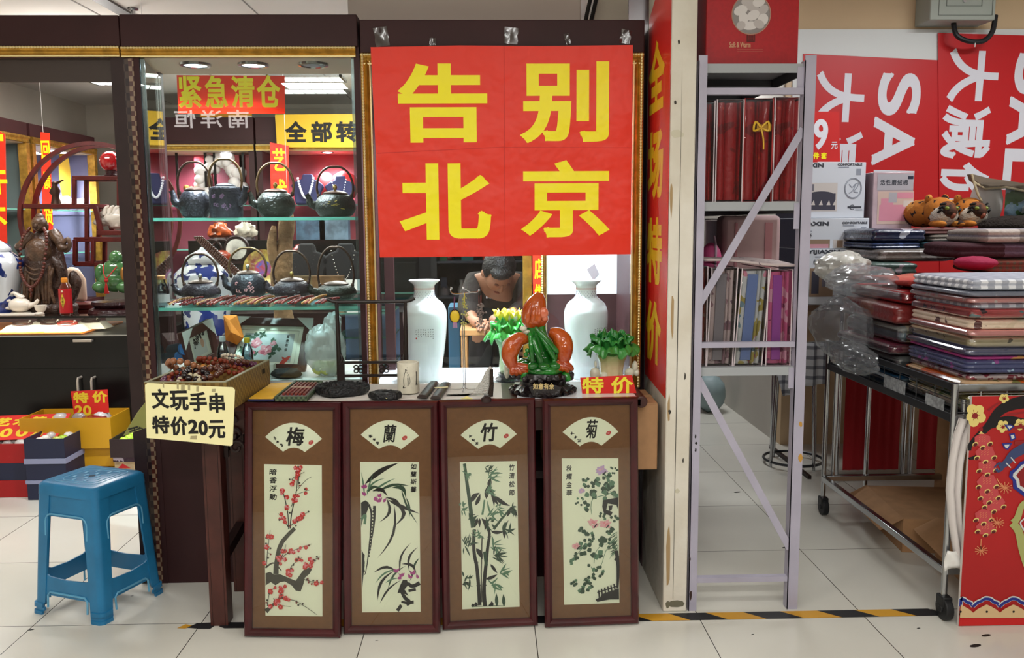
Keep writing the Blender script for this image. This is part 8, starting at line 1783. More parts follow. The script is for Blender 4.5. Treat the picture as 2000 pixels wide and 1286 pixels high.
# ------------------------------------------------------------------ black counter in the open bay and what stands on it
YCT = 4.9;ZC0 = .815;ZCT = .925
CX_R = at(262,655,YCT).x
ctr = thing('shop_counter','long black drawer counter with a lit glass top inside the open bay','counter',(-2.6,5.2,0))
BLK = M('black_laminate','#0e0d0d',.3,nz=(5,.3))
part('body',MB().bx(-3.4,CX_R+.08,YCT,5.55,.0,ZC0),BLK,ctr,bevel=.003)
part('glass_front',MB().bx(-3.4,CX_R+.08,YCT+.004,YCT+.01,ZC0,ZCT-.012),GLASS,ctr);part('metal_edge',MB().bx(-3.4,CX_R+.08,YCT-.002,YCT+.01,ZC0-.006,ZC0+.001),STEEL,ctr)
part('glass_top',MB().bx(-3.4,CX_R+.08,YCT,5.55,ZCT-.01,ZCT),[glassmat('smoked_glass','#8f8a86',1.6,1.5)],ctr);part('top_edge',MB().bx(-3.4,CX_R+.08,YCT-.003,YCT,ZCT-.012,ZCT),BLACK,ctr)
part('drawer_gap',MB().bx(-3.4,CX_R+.08,YCT-.001,YCT+.001,.625,.629),M('gap_black','#050505',.9),ctr)
sl = bpy.data.lights.new('counter_strip_light','AREA');sl.shape = 'RECTANGLE';sl.size = 1.2;sl.size_y = .03;sl.energy = 5;sl.color = (1,.95,.86);so = bpy.data.objects.new('counter_strip_light',sl);COL.objects.link(so);so.location = (-2.65,YCT+.03,ZCT-.016);so.rotation_euler = (.5,0,0)
a,b = at(143,666,YCT-.02),at(180,666,YCT-.02)
h = part('handle',MB().bx(a.x,b.x,YCT-.028,YCT-.018,a.z-.008,a.z+.008).bx(a.x,a.x+.01,YCT-.018,YCT,a.z-.006,a.z+.006).bx(b.x-.01,b.x,YCT-.018,YCT,a.z-.006,a.z+.006),M('satin_handle','#c9c0b4',.35,.6),ctr,bevel=.002)
for px in (152,179):
    p0,p1 = at(px,738,YCT-.025),at(px,800,YCT-.025);m = MB().tube([(p0.x+.01,YCT,p0.z),(p0.x,YCT-.024,p0.z-.004),(p0.x-.002,YCT-.028,p0.z-.02),(p0.x-.002,YCT-.028,p1.z),(p0.x,YCT,p1.z-.01)],.007,8);part('handle',m,M('satin_handle','#c9c0b4'),ctr)
m = MB();m.bx(-3.3,at(185,640,5.1).x,YCT+.03,5.5,ZC0+.001,ZC0+.012);solo('tray_cloth','orange cloth lining the display slot of the black counter','cloth',m,M('orange_fabric','#d9741a',.7),(-2.7,5.2,ZC0),bevel=.003)
for i,(px,py,Y,lb) in enumerate(((45,648,5.02,'first white bangle stand from the left in the counter slot'),(92,640,5.2,'white bangle stand set back under the small cup'),(100,648,5.05,'white bangle stand lying flat in the middle of the counter slot'),(133,650,5.0,'white bangle stand with the dark red bangle right of the middle'),(178,640,5.15,'last white bangle stand under the jade buddha'))):
    c = at(px,py,Y);t = thing('bangle_stand',lb,'stand',(c.x,Y,ZC0+.0125),'bangles on stands in the counter slot')
    m = MB();m.add([(-.11,-.06,0),(.11,-.06,0),(.11,.06,0),(-.11,.06,0),(-.07,-.035,.034),(.07,-.035,.034),(.07,.04,.04),(-.07,.04,.04)],[(3,2,1,0),(4,5,6,7),(0,1,5,4),(1,2,6,5),(2,3,7,6),(3,0,4,7)]);m.tube([(.03,.02,.036),(.035,.02,.06)],.008,8);part('stand',m,M('cream_leather','#e3d6c2',.6),t,w=0,bevel=.003)
    m = MB();m.tube([(.05*cos(a),.028*sin(a),.045+.008*sin(a)) for a in [k*pi/10 for k in range(20)]],.0085,8,closed=True);part('bangle',m,M('dark_bangle' if i != 3 else 'red_bangle','#2f1a16' if i != 3 else '#6d2018',.25,coat=.4),t,w=0)
jar('large blue and white lidded jar at the left edge of the counter',-4,600,5.06,ZCT+.0005,.15,.44)
PJ = M('white_jade','#e9e0d2',.25,sss=.4,coat=.5)
c = at(40,612,5.0);t = thing('teapot','white jade teapot with a leaf handle on the black counter','teapot',(c.x,5.0,ZCT+.0005));m = MB();m.sph((0,0,.055),(.062,.05,.042),20);m.lathe([(.05,0),(.06,.006),(.05,.014),(1e-6,.015)],n=20);part('body',m,PJ,t,w=0,smooth=180)
part('spout',MB().tube(sm([(.05,0,.05),(.085,0,.062),(.105,0,.085)],4),[.02,.018,.016,.014,.012,.011,.01,.009,.008],10),PJ,t,w=0,smooth=180);part('handle',MB().tube(sm([(-.05,0,.08),(-.09,0,.075),(-.095,0,.045),(-.055,0,.035)],4),.009,8),PJ,t,w=0,smooth=180)
part('lid',MB().tube(sm([(.02,0,.09),(-.0,0,.105),(-.03,0,.125),(-.045,0,.118)],4),[.02,.02,.02,.018,.016,.014,.012,.01,.009,.008,.007,.006,.005],10),PJ,t,w=0,smooth=180)
c = at(36,614,4.95);m = MB();m.bx(-.13,.11,-.03,.03,0,.014);m.sph((.12,0,.01),(.03,.025,.01),12);solo('tea_tray','white jade tray plate under the teapot','tray',m,PJ,(c.x,4.94,ZCT+.0005),w=0,bevel=.004)
c = at(80,612,4.98);m = MB();m.lathe([(.018,0),(.02,.003),(.014,.012),(.028,.03),(.034,.055),(.03,.055),(.024,.03),(1e-6,.018)],n=24);solo('tea_cup','small white jade cup right of the teapot','cup',m,PJ,(c.x,4.98,ZCT+.0005),w=0,smooth=60)
# drink bottle
c = at(130,614,4.95);t = thing('drink_bottle','red labelled drink bottle with an orange cap on the black counter','bottle',(c.x,4.95,ZCT+.0005));k = (at(130,543,4.95).z-ZCT)/.21
m = MB();m.lathe([(r*k,z*k) for r,z in ((.03,0),(.034,.006),(.034,.05),(.033,.1),(.034,.14),(.031,.155),(.016,.18),(.014,.186),(1e-6,.186))],n=28);part('bottle',m,M('amber_tea','#5a2416',.15,coat=.6),t,w=0,smooth=60)
m = MB();m.lathe([(r*k,z*k) for r,z in ((.0345,.012),(.0345,.15))],n=32);part('label_sleeve',m,M('label_red','#b5121a',.35,coat=.4),t,w=0,smooth=60)
m = MB();m.lathe([(r*k,z*k) for r,z in ((.016,.184),(.017,.188),(.017,.206),(.015,.21),(1e-6,.21))],n=22);part('cap',m,M('orange_cap','#d9861f',.4),t,w=0)
m = MB();rr2 = .0352*k
def onb(u,v): a = -pi/2+u/rr2;return (rr2*cos(a),rr2*sin(a),v)
def bpoly(P,mi): m.add([onb(x*k,z*k) for x,z in P],[tuple(range(len(P)))],mi)
for i in range(-5,6):
    x0,x1 = (i-.5)*.0024,(i+.5)*.0024;h_ = .042*(1-abs(i)*.0024/.0133);bpoly([(x0,.082-h_),(x1,.082-h_),(x1,.082+h_),(x0,.082+h_)],0)
for gz,ch in ((.088,'王'),(.071,'老'),(.053,'吉')):
    vs,fs,ed,gx0,gx1,gy0,gy1 = glyph(ch);m.add([tuple(Vector(onb((( p[0]-gx0)/(gx1-gx0)-.5)*.013*k,(gz+((p[1]-gy0)/(gy1-gy0))*.014)*k))*1.0+Vector((0,-.0016,0))) for p in vs],fs,1)
bpoly([(.006*cos(a),.136+.006*sin(a)) for a in [i*pi/6 for i in range(12)]],2)
part('label_print',m,[M('label_gold','#d9b83a',.35),INK,M('label_pale','#d9cfae',.4)],t,w=0,smooth=0)
# carved wooden laughing figure
CW = M('carved_brown_wood','#38241a',.4,nz=(18,.35),bump=(60,.5),coat=.2);CWL = M('carved_wood_light','#523a28',.38,nz=(18,.3),bump=(60,.4),coat=.2)
Yf = 5.15;cF = at(93,612,Yf);tf = thing('wood_statue','brown carved wooden laughing monk statue wearing a long bead necklace','statue',(cF.x,Yf,ZCT+.0005));s = Yf/1688
def W_(px,py,dy=0.): p = at(px,py,Yf);return Vector((p.x,Yf+dy,p.z))
m = MB();B0 = W_(93,585)
m.tube(sm([W_(95,600),W_(96,580),W_(93,555),W_(88,520),W_(88,490),W_(86,465),W_(84,450)],4),[.1,.1,.098,.09,.088,.092,.1,.105,.108,.112,.114,.114,.112,.11,.106,.1,.094,.09,.086,.08,.07,.06,.05,.04,.03],20);part('robed_body',m,CW,tf,smooth=60)
part('belly',MB().sph(W_(87,492,-.07),(.075,.05,.08),20),CWL,tf,smooth=60)
m = MB();m.sph(W_(84,437,-.04),(.042,.042,.046),18);m.sph(W_(84,424,-.035),(.026,.026,.022),12);m.sph(W_(84,441,-.08),(.01,.012,.012),8)
for dx in (-13,13): m.sph(W_(84+dx,442,-.03),(.01,.01,.024),8)
m.sph(W_(79,436,-.078),(.008,.006,.004),6);m.sph(W_(89,436,-.078),(.008,.006,.004),6);m.tube([W_(78,447,-.075),W_(84,451,-.08),W_(90,447,-.075)],.004,6);part('head',m,CWL,tf,smooth=60)
m = MB();m.tube(sm([W_(108,456,-.02),W_(122,468,-.05),W_(132,484,-.06),W_(136,478,-.07)],4),[.034,.034,.034,.032,.03,.028,.026,.026,.026,.026,.028,.03,.024],12);m.tube(sm([W_(142,466,-.06),W_(146,480,-.06),W_(138,490,-.06),W_(132,480,-.06)],4,True),.012,8,closed=True);part('raised_arm',m,CWL,tf,smooth=60)
m = MB();m.tube(sm([W_(68,456,-.02),W_(58,472,-.04),W_(47,482,-.05),W_(42,484,-.05)],4),[.036,.036,.034,.034,.032,.03,.028,.026,.024,.022,.022,.024,.02],12);part('arm',m,CWL,tf,smooth=60)
m = MB();rn = random.Random(3)
for i in range(9):
    x0 = 66+i*6.5;m.tube(sm([W_(x0,525+rn.uniform(-8,8),-.085),W_(x0+rn.uniform(-5,5),552,-.1),W_(x0+rn.uniform(-6,6),590,-.095)],4),[.008,.012,.013,.013,.012,.012,.011,.01,.008],8)
for yy,w in ((522,20),(531,24),(541,22)): m.tube(sm([W_(87-w,yy-6,-.085),W_(87,yy+4,-.11),W_(87+w,yy-6,-.085)],4),.008,8)
part('robe_folds',m,CWL,tf,smooth=60)
m = MB();m.tube(sm([W_(112,505,-.05),W_(126,520,-.06),W_(128,545,-.05),W_(118,560,-.05)],4),.028,12);part('foot',MB().sph(W_(75,600,-.1),(.03,.03,.015),10),CW,tf,smooth=60);part('knee_fold',m,CW,tf,smooth=60)
m = MB();Pn = sm([W_(70,446,-.07),W_(60,470,-.1),W_(62,520,-.125),W_(70,545,-.13),W_(83,558,-.13),W_(98,545,-.13),W_(106,520,-.125),W_(108,470,-.1),W_(98,446,-.07)],6)
for p in Pn: m.sph(p,.0095,8)
m.sph(W_(83,563,-.13),.014,10);m.tube([W_(83,566,-.13),W_(83,578,-.13)],.006,6);part('bead_necklace',m,M('necklace_red_wood','#5a2518',.35,coat=.3),tf,smooth=180)
m = MB();m.tube([W_(46,490,-.06),W_(60,560,-.05),W_(66,600,-.05)],.007,8);part('staff',m,CW,tf)
m = MB();m.lathe([(.12,0),(.13,.02),(.125,.045),(.09,.06),(1e-6,.065)],(W_(104,600).x,Yf,ZCT+.001),40,0,None,lambda a,z: 1+.06*sin(5*a)+.04*sin(11*a));m.sph(W_(144,545,.0),(.03,.03,.05),10);m.tube(sm([W_(120,600,.0),W_(138,585,.0),W_(150,555,0),W_(144,535,0)],4),[.04,.038,.036,.034,.03,.028,.026,.026,.026,.026,.024,.02,.012],10);part('rock_base',m,CW,tf,smooth=60)
# jade buddha
JB = M('green_jade','#4d7d4a',.18,sss=.4,nz=(9,.22,'#3a6a3a'),coat=.6);Yb = 5.1;cB = at(225,590,Yb);tj = thing('jade_buddha','seated green jade buddha with a red tassel on a dark carved base','statue',(cB.x,Yb,ZCT+.0005))
def J_(px,py,dy=0.): p = at(px,py,Yb);return Vector((p.x,Yb+dy,p.z))
m = MB();m.sph(J_(225,548),(.105,.08,.07),24);m.sph(J_(227,530),(.085,.07,.07),24)
for sx in (-1,1):
    m.sph(J_(226+sx*23,560,-.03),(.05,.06,.038),16);m.sph(J_(226+sx*25,535,-.02),(.035,.04,.06),16)
part('body',m,JB,tj,smooth=60)
m = MB();m.sph(J_(229,503,-.02),(.037,.036,.042),20);m.sph(J_(229,506,-.052),(.008,.01,.009),8)
for sx in (-12,12): m.sph(J_(229+sx,506,-.01),(.008,.01,.022),8)
m.tube([J_(223,512,-.05),J_(229,515,-.056),J_(235,512,-.05)],.003,6);part('head',m,JB,tj,smooth=60)
m = MB();m.tube(sm([J_(211,517,-.06),J_(216,530,-.095),J_(223,542,-.11),J_(230,535,-.105),J_(238,520,-.07)],4),.003,6);m.sph(J_(223,546,-.105),.012,10)
for i in range(5): m.tube([J_(223,548,-.11),J_(219+i*2,571,-.1)],.003,5)
part('tassel_cord',m,M('tassel_red','#b0201e',.7),tj)
m = MB();m.sph(J_(249,535,-.05),(.02,.02,.045),12);part('gold_charm',m,M('gilt_figure','#a8763a'),tj,smooth=60)
m = MB();m.lathe([(.15,0),(.14,.02),(.11,.03),(.13,.05),(.125,.065),(1e-6,.07)],(J_(225,590).x,Yb,ZCT+.001),40,0,None,lambda a,z: 1+.03*sin(14*a));part('carved_base',m,M('dark_red_wood','#2a1012',.3,coat=.3,bump=(50,.4)),tj,smooth=40)
# moon gate shelf
MG = M('moon_gate_red_wood','#571b17',.35,nz=(12,.2));Ym = 5.32;s = Ym/1688;tm_ = thing('moon_gate_shelf','round red wooden moon gate display shelf on the black counter','shelf',(at(187,600,Ym).x,Ym,ZCT+.0005));c0 = at(187,428,Ym);Rm = 142*s
for dy,nm in ((0,0),(.16,1)):
    m = MB();a0,a1 = -.9,pi+.9;n_ = 48;prof = []
    for i in range(n_+1): a = a0+(a1-a0)*i/n_;prof.append((c0.x+Rm*cos(a),Ym+dy,max(ZCT+.012,c0.z+Rm*sin(a))))
    m.tube(prof,.0165,4);part('arch',m,MG,tm_)
def bar2(x0,y0,x1,y1,th=.028):
    for dy in (0,.16): m.bar(tuple(at(x0,y0,Ym+0)+Vector((0,dy,0))),tuple(at(x1,y1,Ym)+Vector((0,dy,0))),.022,th)
m = MB();bar2(46,403,190,403);bar2(170,403,170,468);bar2(142,348,258,348);bar2(145,348,145,400);bar2(233,350,233,402);bar2(145,468,258,468);bar2(147,468,147,518);bar2(182,468,182,518);bar2(145,516,200,516);bar2(186,403,198,455);bar2(190,455,258,455,.03)
part('lattice_bars',m,MG,tm_,bevel=.003)
for x0,x1,yy in ((46,190,403),(142,262,348),(190,262,455),(145,262,468)): a,b = at(x0,yy,Ym),at(x1,yy,Ym);part('shelf_board',MB().bx(a.x,b.x,Ym-.01,Ym+.17,a.z-.008,a.z+.010),MG,tm_)
part('foot',MB().bx(c0.x-Rm*.75,c0.x+Rm*.75,Ym-.03,Ym+.2,ZCT+.001,ZCT+.03),MG,tm_,bevel=.004)
c = at(210,335,Ym);zt_ = at(210,347,Ym).z+.0105;t = thing('crystal_ball','glossy red crystal ball on a small dark stand atop the moon gate shelf','crystal ball',(c.x,Ym+.05,zt_));m = MB();m.lathe([(.04,0),(.042,.006),(.03,.014),(.034,.03),(.03,.034)],n=24);part('stand',m,M('dark_red_wood','#2a1012'),t,w=0)
m = MB();m.sph((0,0,.088),.062,28);part('ball',m,M('red_crystal','#a30d14',.05,coat=1,spec=.8,emis=None),t,w=0,smooth=180)
c = at(220,452,Ym);zt_ = at(220,454,Ym).z+.0155;m = MB();m.sph((0,0,.07),(.1,.05,.06),26,0,None,lambda d: 1+.3*noise.noise((d.x*3,d.y*3,d.z*3))+.12*noise.noise((d.x*8,d.y*8,d.z*8)));m.sph((-.09,0,.05),(.05,.04,.03),14,0,None,lambda d: 1+.25*noise.noise((d.x*4,d.y*4,d.z*4)))
for i in range(6): m.tube(sm([(-.06+i*.03,-.03,.09),(-.05+i*.03,-.03,.13),(-.03+i*.03,-.03,.145)],3),[.016,.015,.013,.011,.009,.007,.004],8)
solo('dragon_carving','white jade dragon carving on the right step of the moon gate shelf','carving',m,M('white_jade','#e9e0d2'),(c.x,Ym+.07,zt_),w=0,smooth=60)
c = at(100,400,Ym);zt_ = at(100,402,Ym).z+.0105;m = MB();m.lathe([(.03,0),(.025,.02),(.02,.05),(.03,.08),(.015,.11),(.018,.13),(1e-6,.14)],n=16);m.tube([(0,0,.12),(.06,-.01,.145)],[.01,.004],6);m.tube([(0,0,.1),(-.03,0,.07),(-.01,0,.05)],.008,6);solo('bronze_figure','small dark bronze figure standing on the left ledge of the moon gate shelf','figure',m,BRZD,(c.x,Ym+.06,zt_),w=0,smooth=60)
c = at(127,480,5.45);m = MB();m.ext([(-.09,0),(.1,0),(.1,.14),(.06,.21),(.0,.22),(-.06,.15)],-.02,.02,0,face((0,0,0)));solo('stone_screen','pale polished stone slab standing behind the wooden statue','stone',m,M('pale_beige_stone','#cfb7a0',.4),(c.x,5.48,ZCT+.031),w=0,bevel=.02); 
for i,(px,lb) in enumerate(((30,'brown fan shaped plaque leaning in the left wall case'),(58,'second brown plaque with a cream oval in the left wall case'))):
    c = atx(px,360,XW-.2);t = thing('leaning_plaque',lb,'plaque',(c.x,c.y,1.2105),'plaques in the left wall case');m = MB();m.ext([(-.13,0),(.13,0),(.16,.35),(.08,.42),(-.08,.42),(-.16,.35)],0,.02,0,face((0,0,0),.9,-.2));part('plaque',m,M('plaque_brown','#5a3020',.5),t,w=0)
    m = MB();m.disc((0,.25),.06,0,face((0,0,0),.9,-.2),.021,18,.1);part('oval',m,M('cream_oval','#d9cba8',.4),t,w=0)
c = atx(128,370,XW-.2);m = MB();m.disc((0,.3),.05,0,face((0,0,0),1.0),.01,20,.24);m.disc((0,.3),.05,0,face((0,0,0),1.0),-.001,20,.24);m.tube([(0,0,0),(0,0,.1)],.02,8);solo('gold_feather_plaque','tall gold leaf ornament in the bright left wall case','ornament',m,M('gold_leaf','#c9a53a',.35,.5),(c.x,c.y,1.561),w=0)
for i,(px,lb) in enumerate(((105,'white jade lump at the left of the bright wall case shelf'),(124,'white jade lump in the middle of the bright wall case shelf'),(160,'white jade lump by the far gold post of the wall case'),(170,'last white jade lump before the back wall cases'))):
    c = atx(px,395,XW-.15);m = MB().sph((0,0,.06),(.09,.07,.06),16,0,None,lambda d: 1+.2*noise.noise((d.x*3+i,d.y*3,d.z*3)));solo('jade_lump',lb,'carving',m,CORAL,(c.x,c.y,1.561),'white lumps in the bright wall case',w=0,smooth=180)

# ------------------------------------------------------------------ gift boxes and trinkets on the floor of the bay
RBX = M('gift_red','#a81418',.45);NBX = M('gift_navy','#1e2440',.45);LBX = M('gift_lilac_band','#9297b5',.5);YBX = M('gift_yellow','#cf981c',.4);DBX = M('gift_dark_brown','#2a1a1c',.5)
def openbox(t,x0,x1,y0,y1,z0,z1,mat,th=.006):
    m = MB();m.bx(x0,x1,y0,y1,z0,z0+.008);m.bx(x0,x1,y0,y0+th,z0+.008,z1);m.bx(x0,x1,y1-th,y1,z0+.008,z1);m.bx(x0,x0+th,y0+th,y1-th,z0+.008,z1);m.bx(x1-th,x1,y0+th,y1-th,z0+.008,z1);part('tray',m,mat,t)
def gbox(lb,x0,x1,y0,y1,z0,z1,mat,grp,band=None,open_=False,name='gift_box'):
    t = thing(name,lb,'box',((x0+x1)/2,(y0+y1)/2,z0),grp)
    if open_: openbox(t,x0,x1,y0,y1,z0+.0005,z1,mat)
    else: part('body',MB().bx(x0,x1,y0,y1,z0+.0005,z1),mat,t,bevel=.002)
    if band: part('band',MB().bx(x0-.004,x1+.004,y0-.004,y1+.004,band[0],band[1]),band[2],t)
    return t
GR = 'gift boxes stacked on the floor of the bay'
q0,q1 = fl(-60,972),fl(55,972);h = .0935
xr = q1.x;x_l = q0.x
gbox('bottom red gift box at the left edge of the floor',x_l,xr,4.51,4.83,0,h,RBX,GR);gbox('navy gift box between two red ones at the left edge',x_l,xr,4.51,4.83,h,2*h,NBX,GR);gbox('open red gift box of wrapped trinkets on the left stack',x_l,xr,4.51,4.83,2*h,3*h+.01,RBX,GR,None,True)
xa,xb = at(57,900,4.5).x,at(135,900,4.5).x;y0,y1 = 4.46,5.06-.2;YB0 = 4.46
gbox('bottom navy gift box with a lilac rim hidden behind the blue stool',xa,xb,y0,y1,0,.105,NBX,GR,(.088,.106,LBX));gbox('middle navy gift box with a wide lilac rim behind the blue stool',xa,xb,y0,y1,.107,.212,NBX,GR,(.195,.222,LBX));gbox('top open navy gift box full of green and white trinkets',xa,xb,y0,y1,.223,.328,NBX,GR,None,True)
# the counter front is at y 4.9, so the yellow boxes stand right against it
Yy = 4.64;ya,yb = at(38,830,Yy).x,at(216,830,Yy).x+.0
gbox('lowest yellow gift box standing against the black counter',ya+.16,yb,Yy+.03,4.895,0,.115,YBX,GR,(.1,.117,M('gift_yellow_rim','#b8861a',.4)));gbox('middle yellow gift box below the wide yellow tray',ya+.16,yb,Yy+.03,4.895,.118,.225,YBX,GR)
zy0 = .227;zy1 = at(100,818,Yy).z
ty = gbox('wide yellow open tray of wrapped trinkets against the black counter',ya,yb,Yy,4.895,zy0,zy1,YBX,GR,None,True)
dx0,dx1 = at(216,850,4.5).x,at(262,850,4.5).x+.14
gbox('bottom dark brown gift box beside the case post',dx0+.02,dx1,4.52,4.84,0,.13,DBX,GR);gbox('beige printed gift box with a red mark beside the case post',dx0+.01,dx1,4.5,4.84,.131,.215,M('beige_printed','#b59a72',.5,nz=(14,.3)),GR,(.19,.216,floral('purple_print','#3a2030',[(30,.55,'#b8aab8')],.5)))
gbox('top open dark brown box of green trinkets beside the case post',dx0,dx1,4.48,4.84,.217,.315,DBX,GR,None,True)
m = MB();c = at(240,884,4.5);m.ext([(c.x-.03,.155),(c.x+.035,.155),(c.x-.005,.18)],0,.0008,0,face((0,4.499,0)));solo('red_sticker','small red triangular sticker on the beige printed gift box','sticker',m,M('gift_red','#a81418'),(c.x,4.5,.155),smooth=0)
WR = [bagmat('wrapped_white','#cfcdc8',.85,.25),bagmat('wrapped_grey','#9a938f',.8,.25),bagmat('wrapped_lime','#b9cf5a',.9,.3),M('trinket_green','#a3c43a',.3),M('trinket_white','#d8d6cd',.3)]
rn = random.Random(21)
def heap(x0,x1,y0,y1,z,n,mats,lbs,grp,r=.034,cat='trinket'):
    k = 0;nx = max(1,int((x1-x0)/(2.05*r)));ny = max(1,int((y1-y0)/(2.05*r)))
    for j in range(ny):
        for i in range(nx):
            if k >= n: return
            x = x0+(i+.5)*(x1-x0)/nx;y = y0+(j+.5)*(y1-y0)/ny;q = rn.uniform(.86,1.0)*r;sd = rn.random()*9
            m = MB().sph((0,0,q*.9),(q,q,q*.9),14,0,None,lambda d: 1+.14*noise.noise((d.x*3+sd,d.y*3,d.z*3)));mi = mats[k % len(mats)]
            solo('wrapped_trinket',lbs,cat,m,WR[mi],(x,y,z),grp,w=0,smooth=40);k += 1
heap(x_l+.02,xr-.012,4.53,4.81,2*h+.055,12,[0,0,1],'small trinket wrapped in clear film lying in the open red gift box','wrapped trinkets in the red box')
heap(xa+.012,xb-.012,y0+.015,y1-.015,.275,18,[4,2,4,3,0],'small green or white trinket lying in the top navy gift box','green and white trinkets in the navy box',.03)
heap(ya+.1,ya+.44,Yy+.03,4.87,zy1-.075,8,[0,1,0],'large wrapped trinket lying in the wide yellow tray','wrapped trinkets in the yellow tray',.05)
heap(dx0+.015,dx1-.02,4.5,4.82,.265,10,[3,4,2],'small green trinket lying in the open dark brown box','green trinkets in the dark box',.03)
m = MB();m.sph((0,0,.03),(.09,.07,.035),18,0,None,lambda d: 1+.2*noise.noise((d.x*3,d.y*3,d.z*3)));c = at(205,800,4.72);solo('red_package','dark red wrapped package at the right of the yellow tray','package',m,bagmat('wrapped_red','#7d1a1a',.9,.25),(c.x-.07,4.74,zy1-.07),w=0,smooth=40)
m = MB();c = at(165,828,4.4);m.grid(8,5,lambda u,v: (xb-.17+.2*u,y0+.22+.14*v+.01*sin(u*7),.333+.006*sin(u*9+v*5)+.01*v));solo('yellow_paper','crinkled yellow paper on the back of the top navy box','paper',m,M('yellow_paper','#d9b01c',.6),(xb-.07,y0+.3,.333),smooth=180)
# price cards in the bay
def card(lb,quad,Y,chars,mat,tilt=0.):
    P_ = [at(x,y,Y) for x,y in quad];t = thing('price_card',lb,'price card',(sum(p.x for p in P_)/4,Y,min(p.z for p in P_)));part('card',MB().ext([(p.x,p.z) for p in P_],-.002,0,0,face((0,Y,0))),mat,t,smooth=0)
    m = MB()
    for ch,b in chars: txt(m,ch,face((0,Y,0)),*pxbox(*b,Y),0,.003,.001)
    part('lettering',m,M('card_gold','#e3c32a',.5),t,smooth=0)
card('red price card with yellow characters standing in the yellow tray',((145,812),(213,806),(210,761),(138,765)),4.75,[('特',(144,766,172,788)),('价',(181,764,209,787)),('2',(147,792,161,812)),('0',(163,792,178,812))],M('card_red','#d3261d'))
t = thing('price_card','red card with yellow characters lying tilted on the left red gift box','price card',((x_l+xr)/2,4.7,3*h+.012));Tt = TR(x_l+.02,4.56,3*h+.016) @ RZ(.12) @ RX(.5)
part('card',MB().ext([(0,0),(.42,0),(.44,.2),(.05,.2)],-.002,0,0,Tt),M('card_red','#d3261d'),t,smooth=0)
m = MB()
for i,ch in enumerate('艺术精品'): txt(m,ch,Tt,.07+i*.09,.11,.075,.07,0,.004,.001)
for i,ch in enumerate('200元'): txt(m,ch,Tt,.04+i*.08,.02,.06,.07,0,.004,.001)
part('lettering',m,M('card_gold','#e3c32a'),t,smooth=0)

# ------------------------------------------------------------------ the shop assistant bending over a tray behind the vase case
SKIN = M('skin','#a9765a',.5,sss=.15);HAIR = M('black_hair','#15100e',.45,nz=(40,.4),bump=(90,.5));JAC = M('dark_brown_jacket','#2f2622',.85,nz=(9,.2),bump=(30,.3));TEE = M('black_tee','#0d0c0d',.85);TRO = M('dark_trousers','#1f1a1c',.85)
pe = thing('person','person with black hair in a dark jacket bending over a wooden tray','person',(at(975,700,5.05).x,5.08,0))
def skin(name,V,E,R,mat,sub=2):
    me = bpy.data.meshes.new(name);L = pe.location;me.from_pydata([tuple(Vector(v)-L) for v in V],E,[]);o = bpy.data.objects.new(name,me);COL.objects.link(o);o.parent = pe;me.materials.append(mat)
    sk = o.modifiers.new('skin','SKIN');sk.use_smooth_shade = True
    for i,r in enumerate(R): me.skin_vertices[0].data[i].radius = (r,r) if not isinstance(r,tuple) else r
    for i in range(len(R)): me.skin_vertices[0].data[i].use_root = (i == 0)
    b = o.modifiers.new('sub','SUBSURF');b.levels = sub;b.render_levels = sub;return o
A = lambda x,y,Y: at(x,y,Y)
hip = A(972,668,5.08);hip.z = .86;ch1 = A(972,600,4.97);ch2 = A(970,560,4.83);nk = A(974,545,4.72);hd_ = A(973,533,4.60)
sR,eR,wR,hR = A(1016,556,4.83),A(1030,602,4.72),A(985,618,4.55),A(958,628,4.47);sL,eL,wL,hL = A(926,556,4.83),A(914,606,4.72),A(925,626,4.58),A(938,634,4.5)
kR = Vector((hip.x+.1,5.03,.47));aR = Vector((hip.x+.11,5.12,.08));fR = Vector((hip.x+.13,4.98,.045));kL = Vector((hip.x-.1,5.03,.47));aL = Vector((hip.x-.12,5.12,.08));fL = Vector((hip.x-.14,4.98,.045))
V = [hip,ch1,ch2,nk,hd_,sR,eR,wR,hR,sL,eL,wL,hL,hip+Vector((.09,-.01,-.05)),kR,aR,fR,hip+Vector((-.09,-.01,-.05)),kL,aL,fL]
E_ = [(0,1),(1,2),(2,3),(3,4),(2,5),(5,6),(6,7),(7,8),(2,9),(9,10),(10,11),(11,12),(0,13),(13,14),(14,15),(15,16),(0,17),(17,18),(18,19),(19,20)]
R = [.13,.13,.13,.055,.06,.06,.043,.03,.034,.06,.043,.03,.034,.09,.06,.042,.036,.09,.06,.042,.036]
skin('body',V,E_,R,SKIN)
skin('jacket',[ch1+Vector((0,.03,-.06)),ch1,ch2,sR,eR,wR+(eR-wR)*.35,sL,eL,wL+(eL-wL)*.3,nk+(ch2-nk)*.25],[(0,1),(1,2),(2,3),(3,4),(4,5),(2,6),(6,7),(7,8),(2,9)],[.15,.158,.155,.085,.066,.052,.085,.066,.052,.075],JAC)
skin('trousers',[hip,hip+Vector((.09,-.01,-.05)),kR,aR+Vector((0,0,.04)),hip+Vector((-.09,-.01,-.05)),kL,aL+Vector((0,0,.04)),ch1+(hip-ch1)*.6],[(0,1),(1,2),(2,3),(0,4),(4,5),(5,6),(0,7)],[.145,.105,.075,.058,.105,.075,.058,.14],TRO)
for nm,f,a_ in (('shoe',fR,aR),('shoe',fL,aL)): m = MB();m.sph(((f.x+a_.x)/2,(f.y+a_.y)/2-.03,.045),(.05,.13,.045),14);part(nm,m,BLACK,pe,smooth=180)
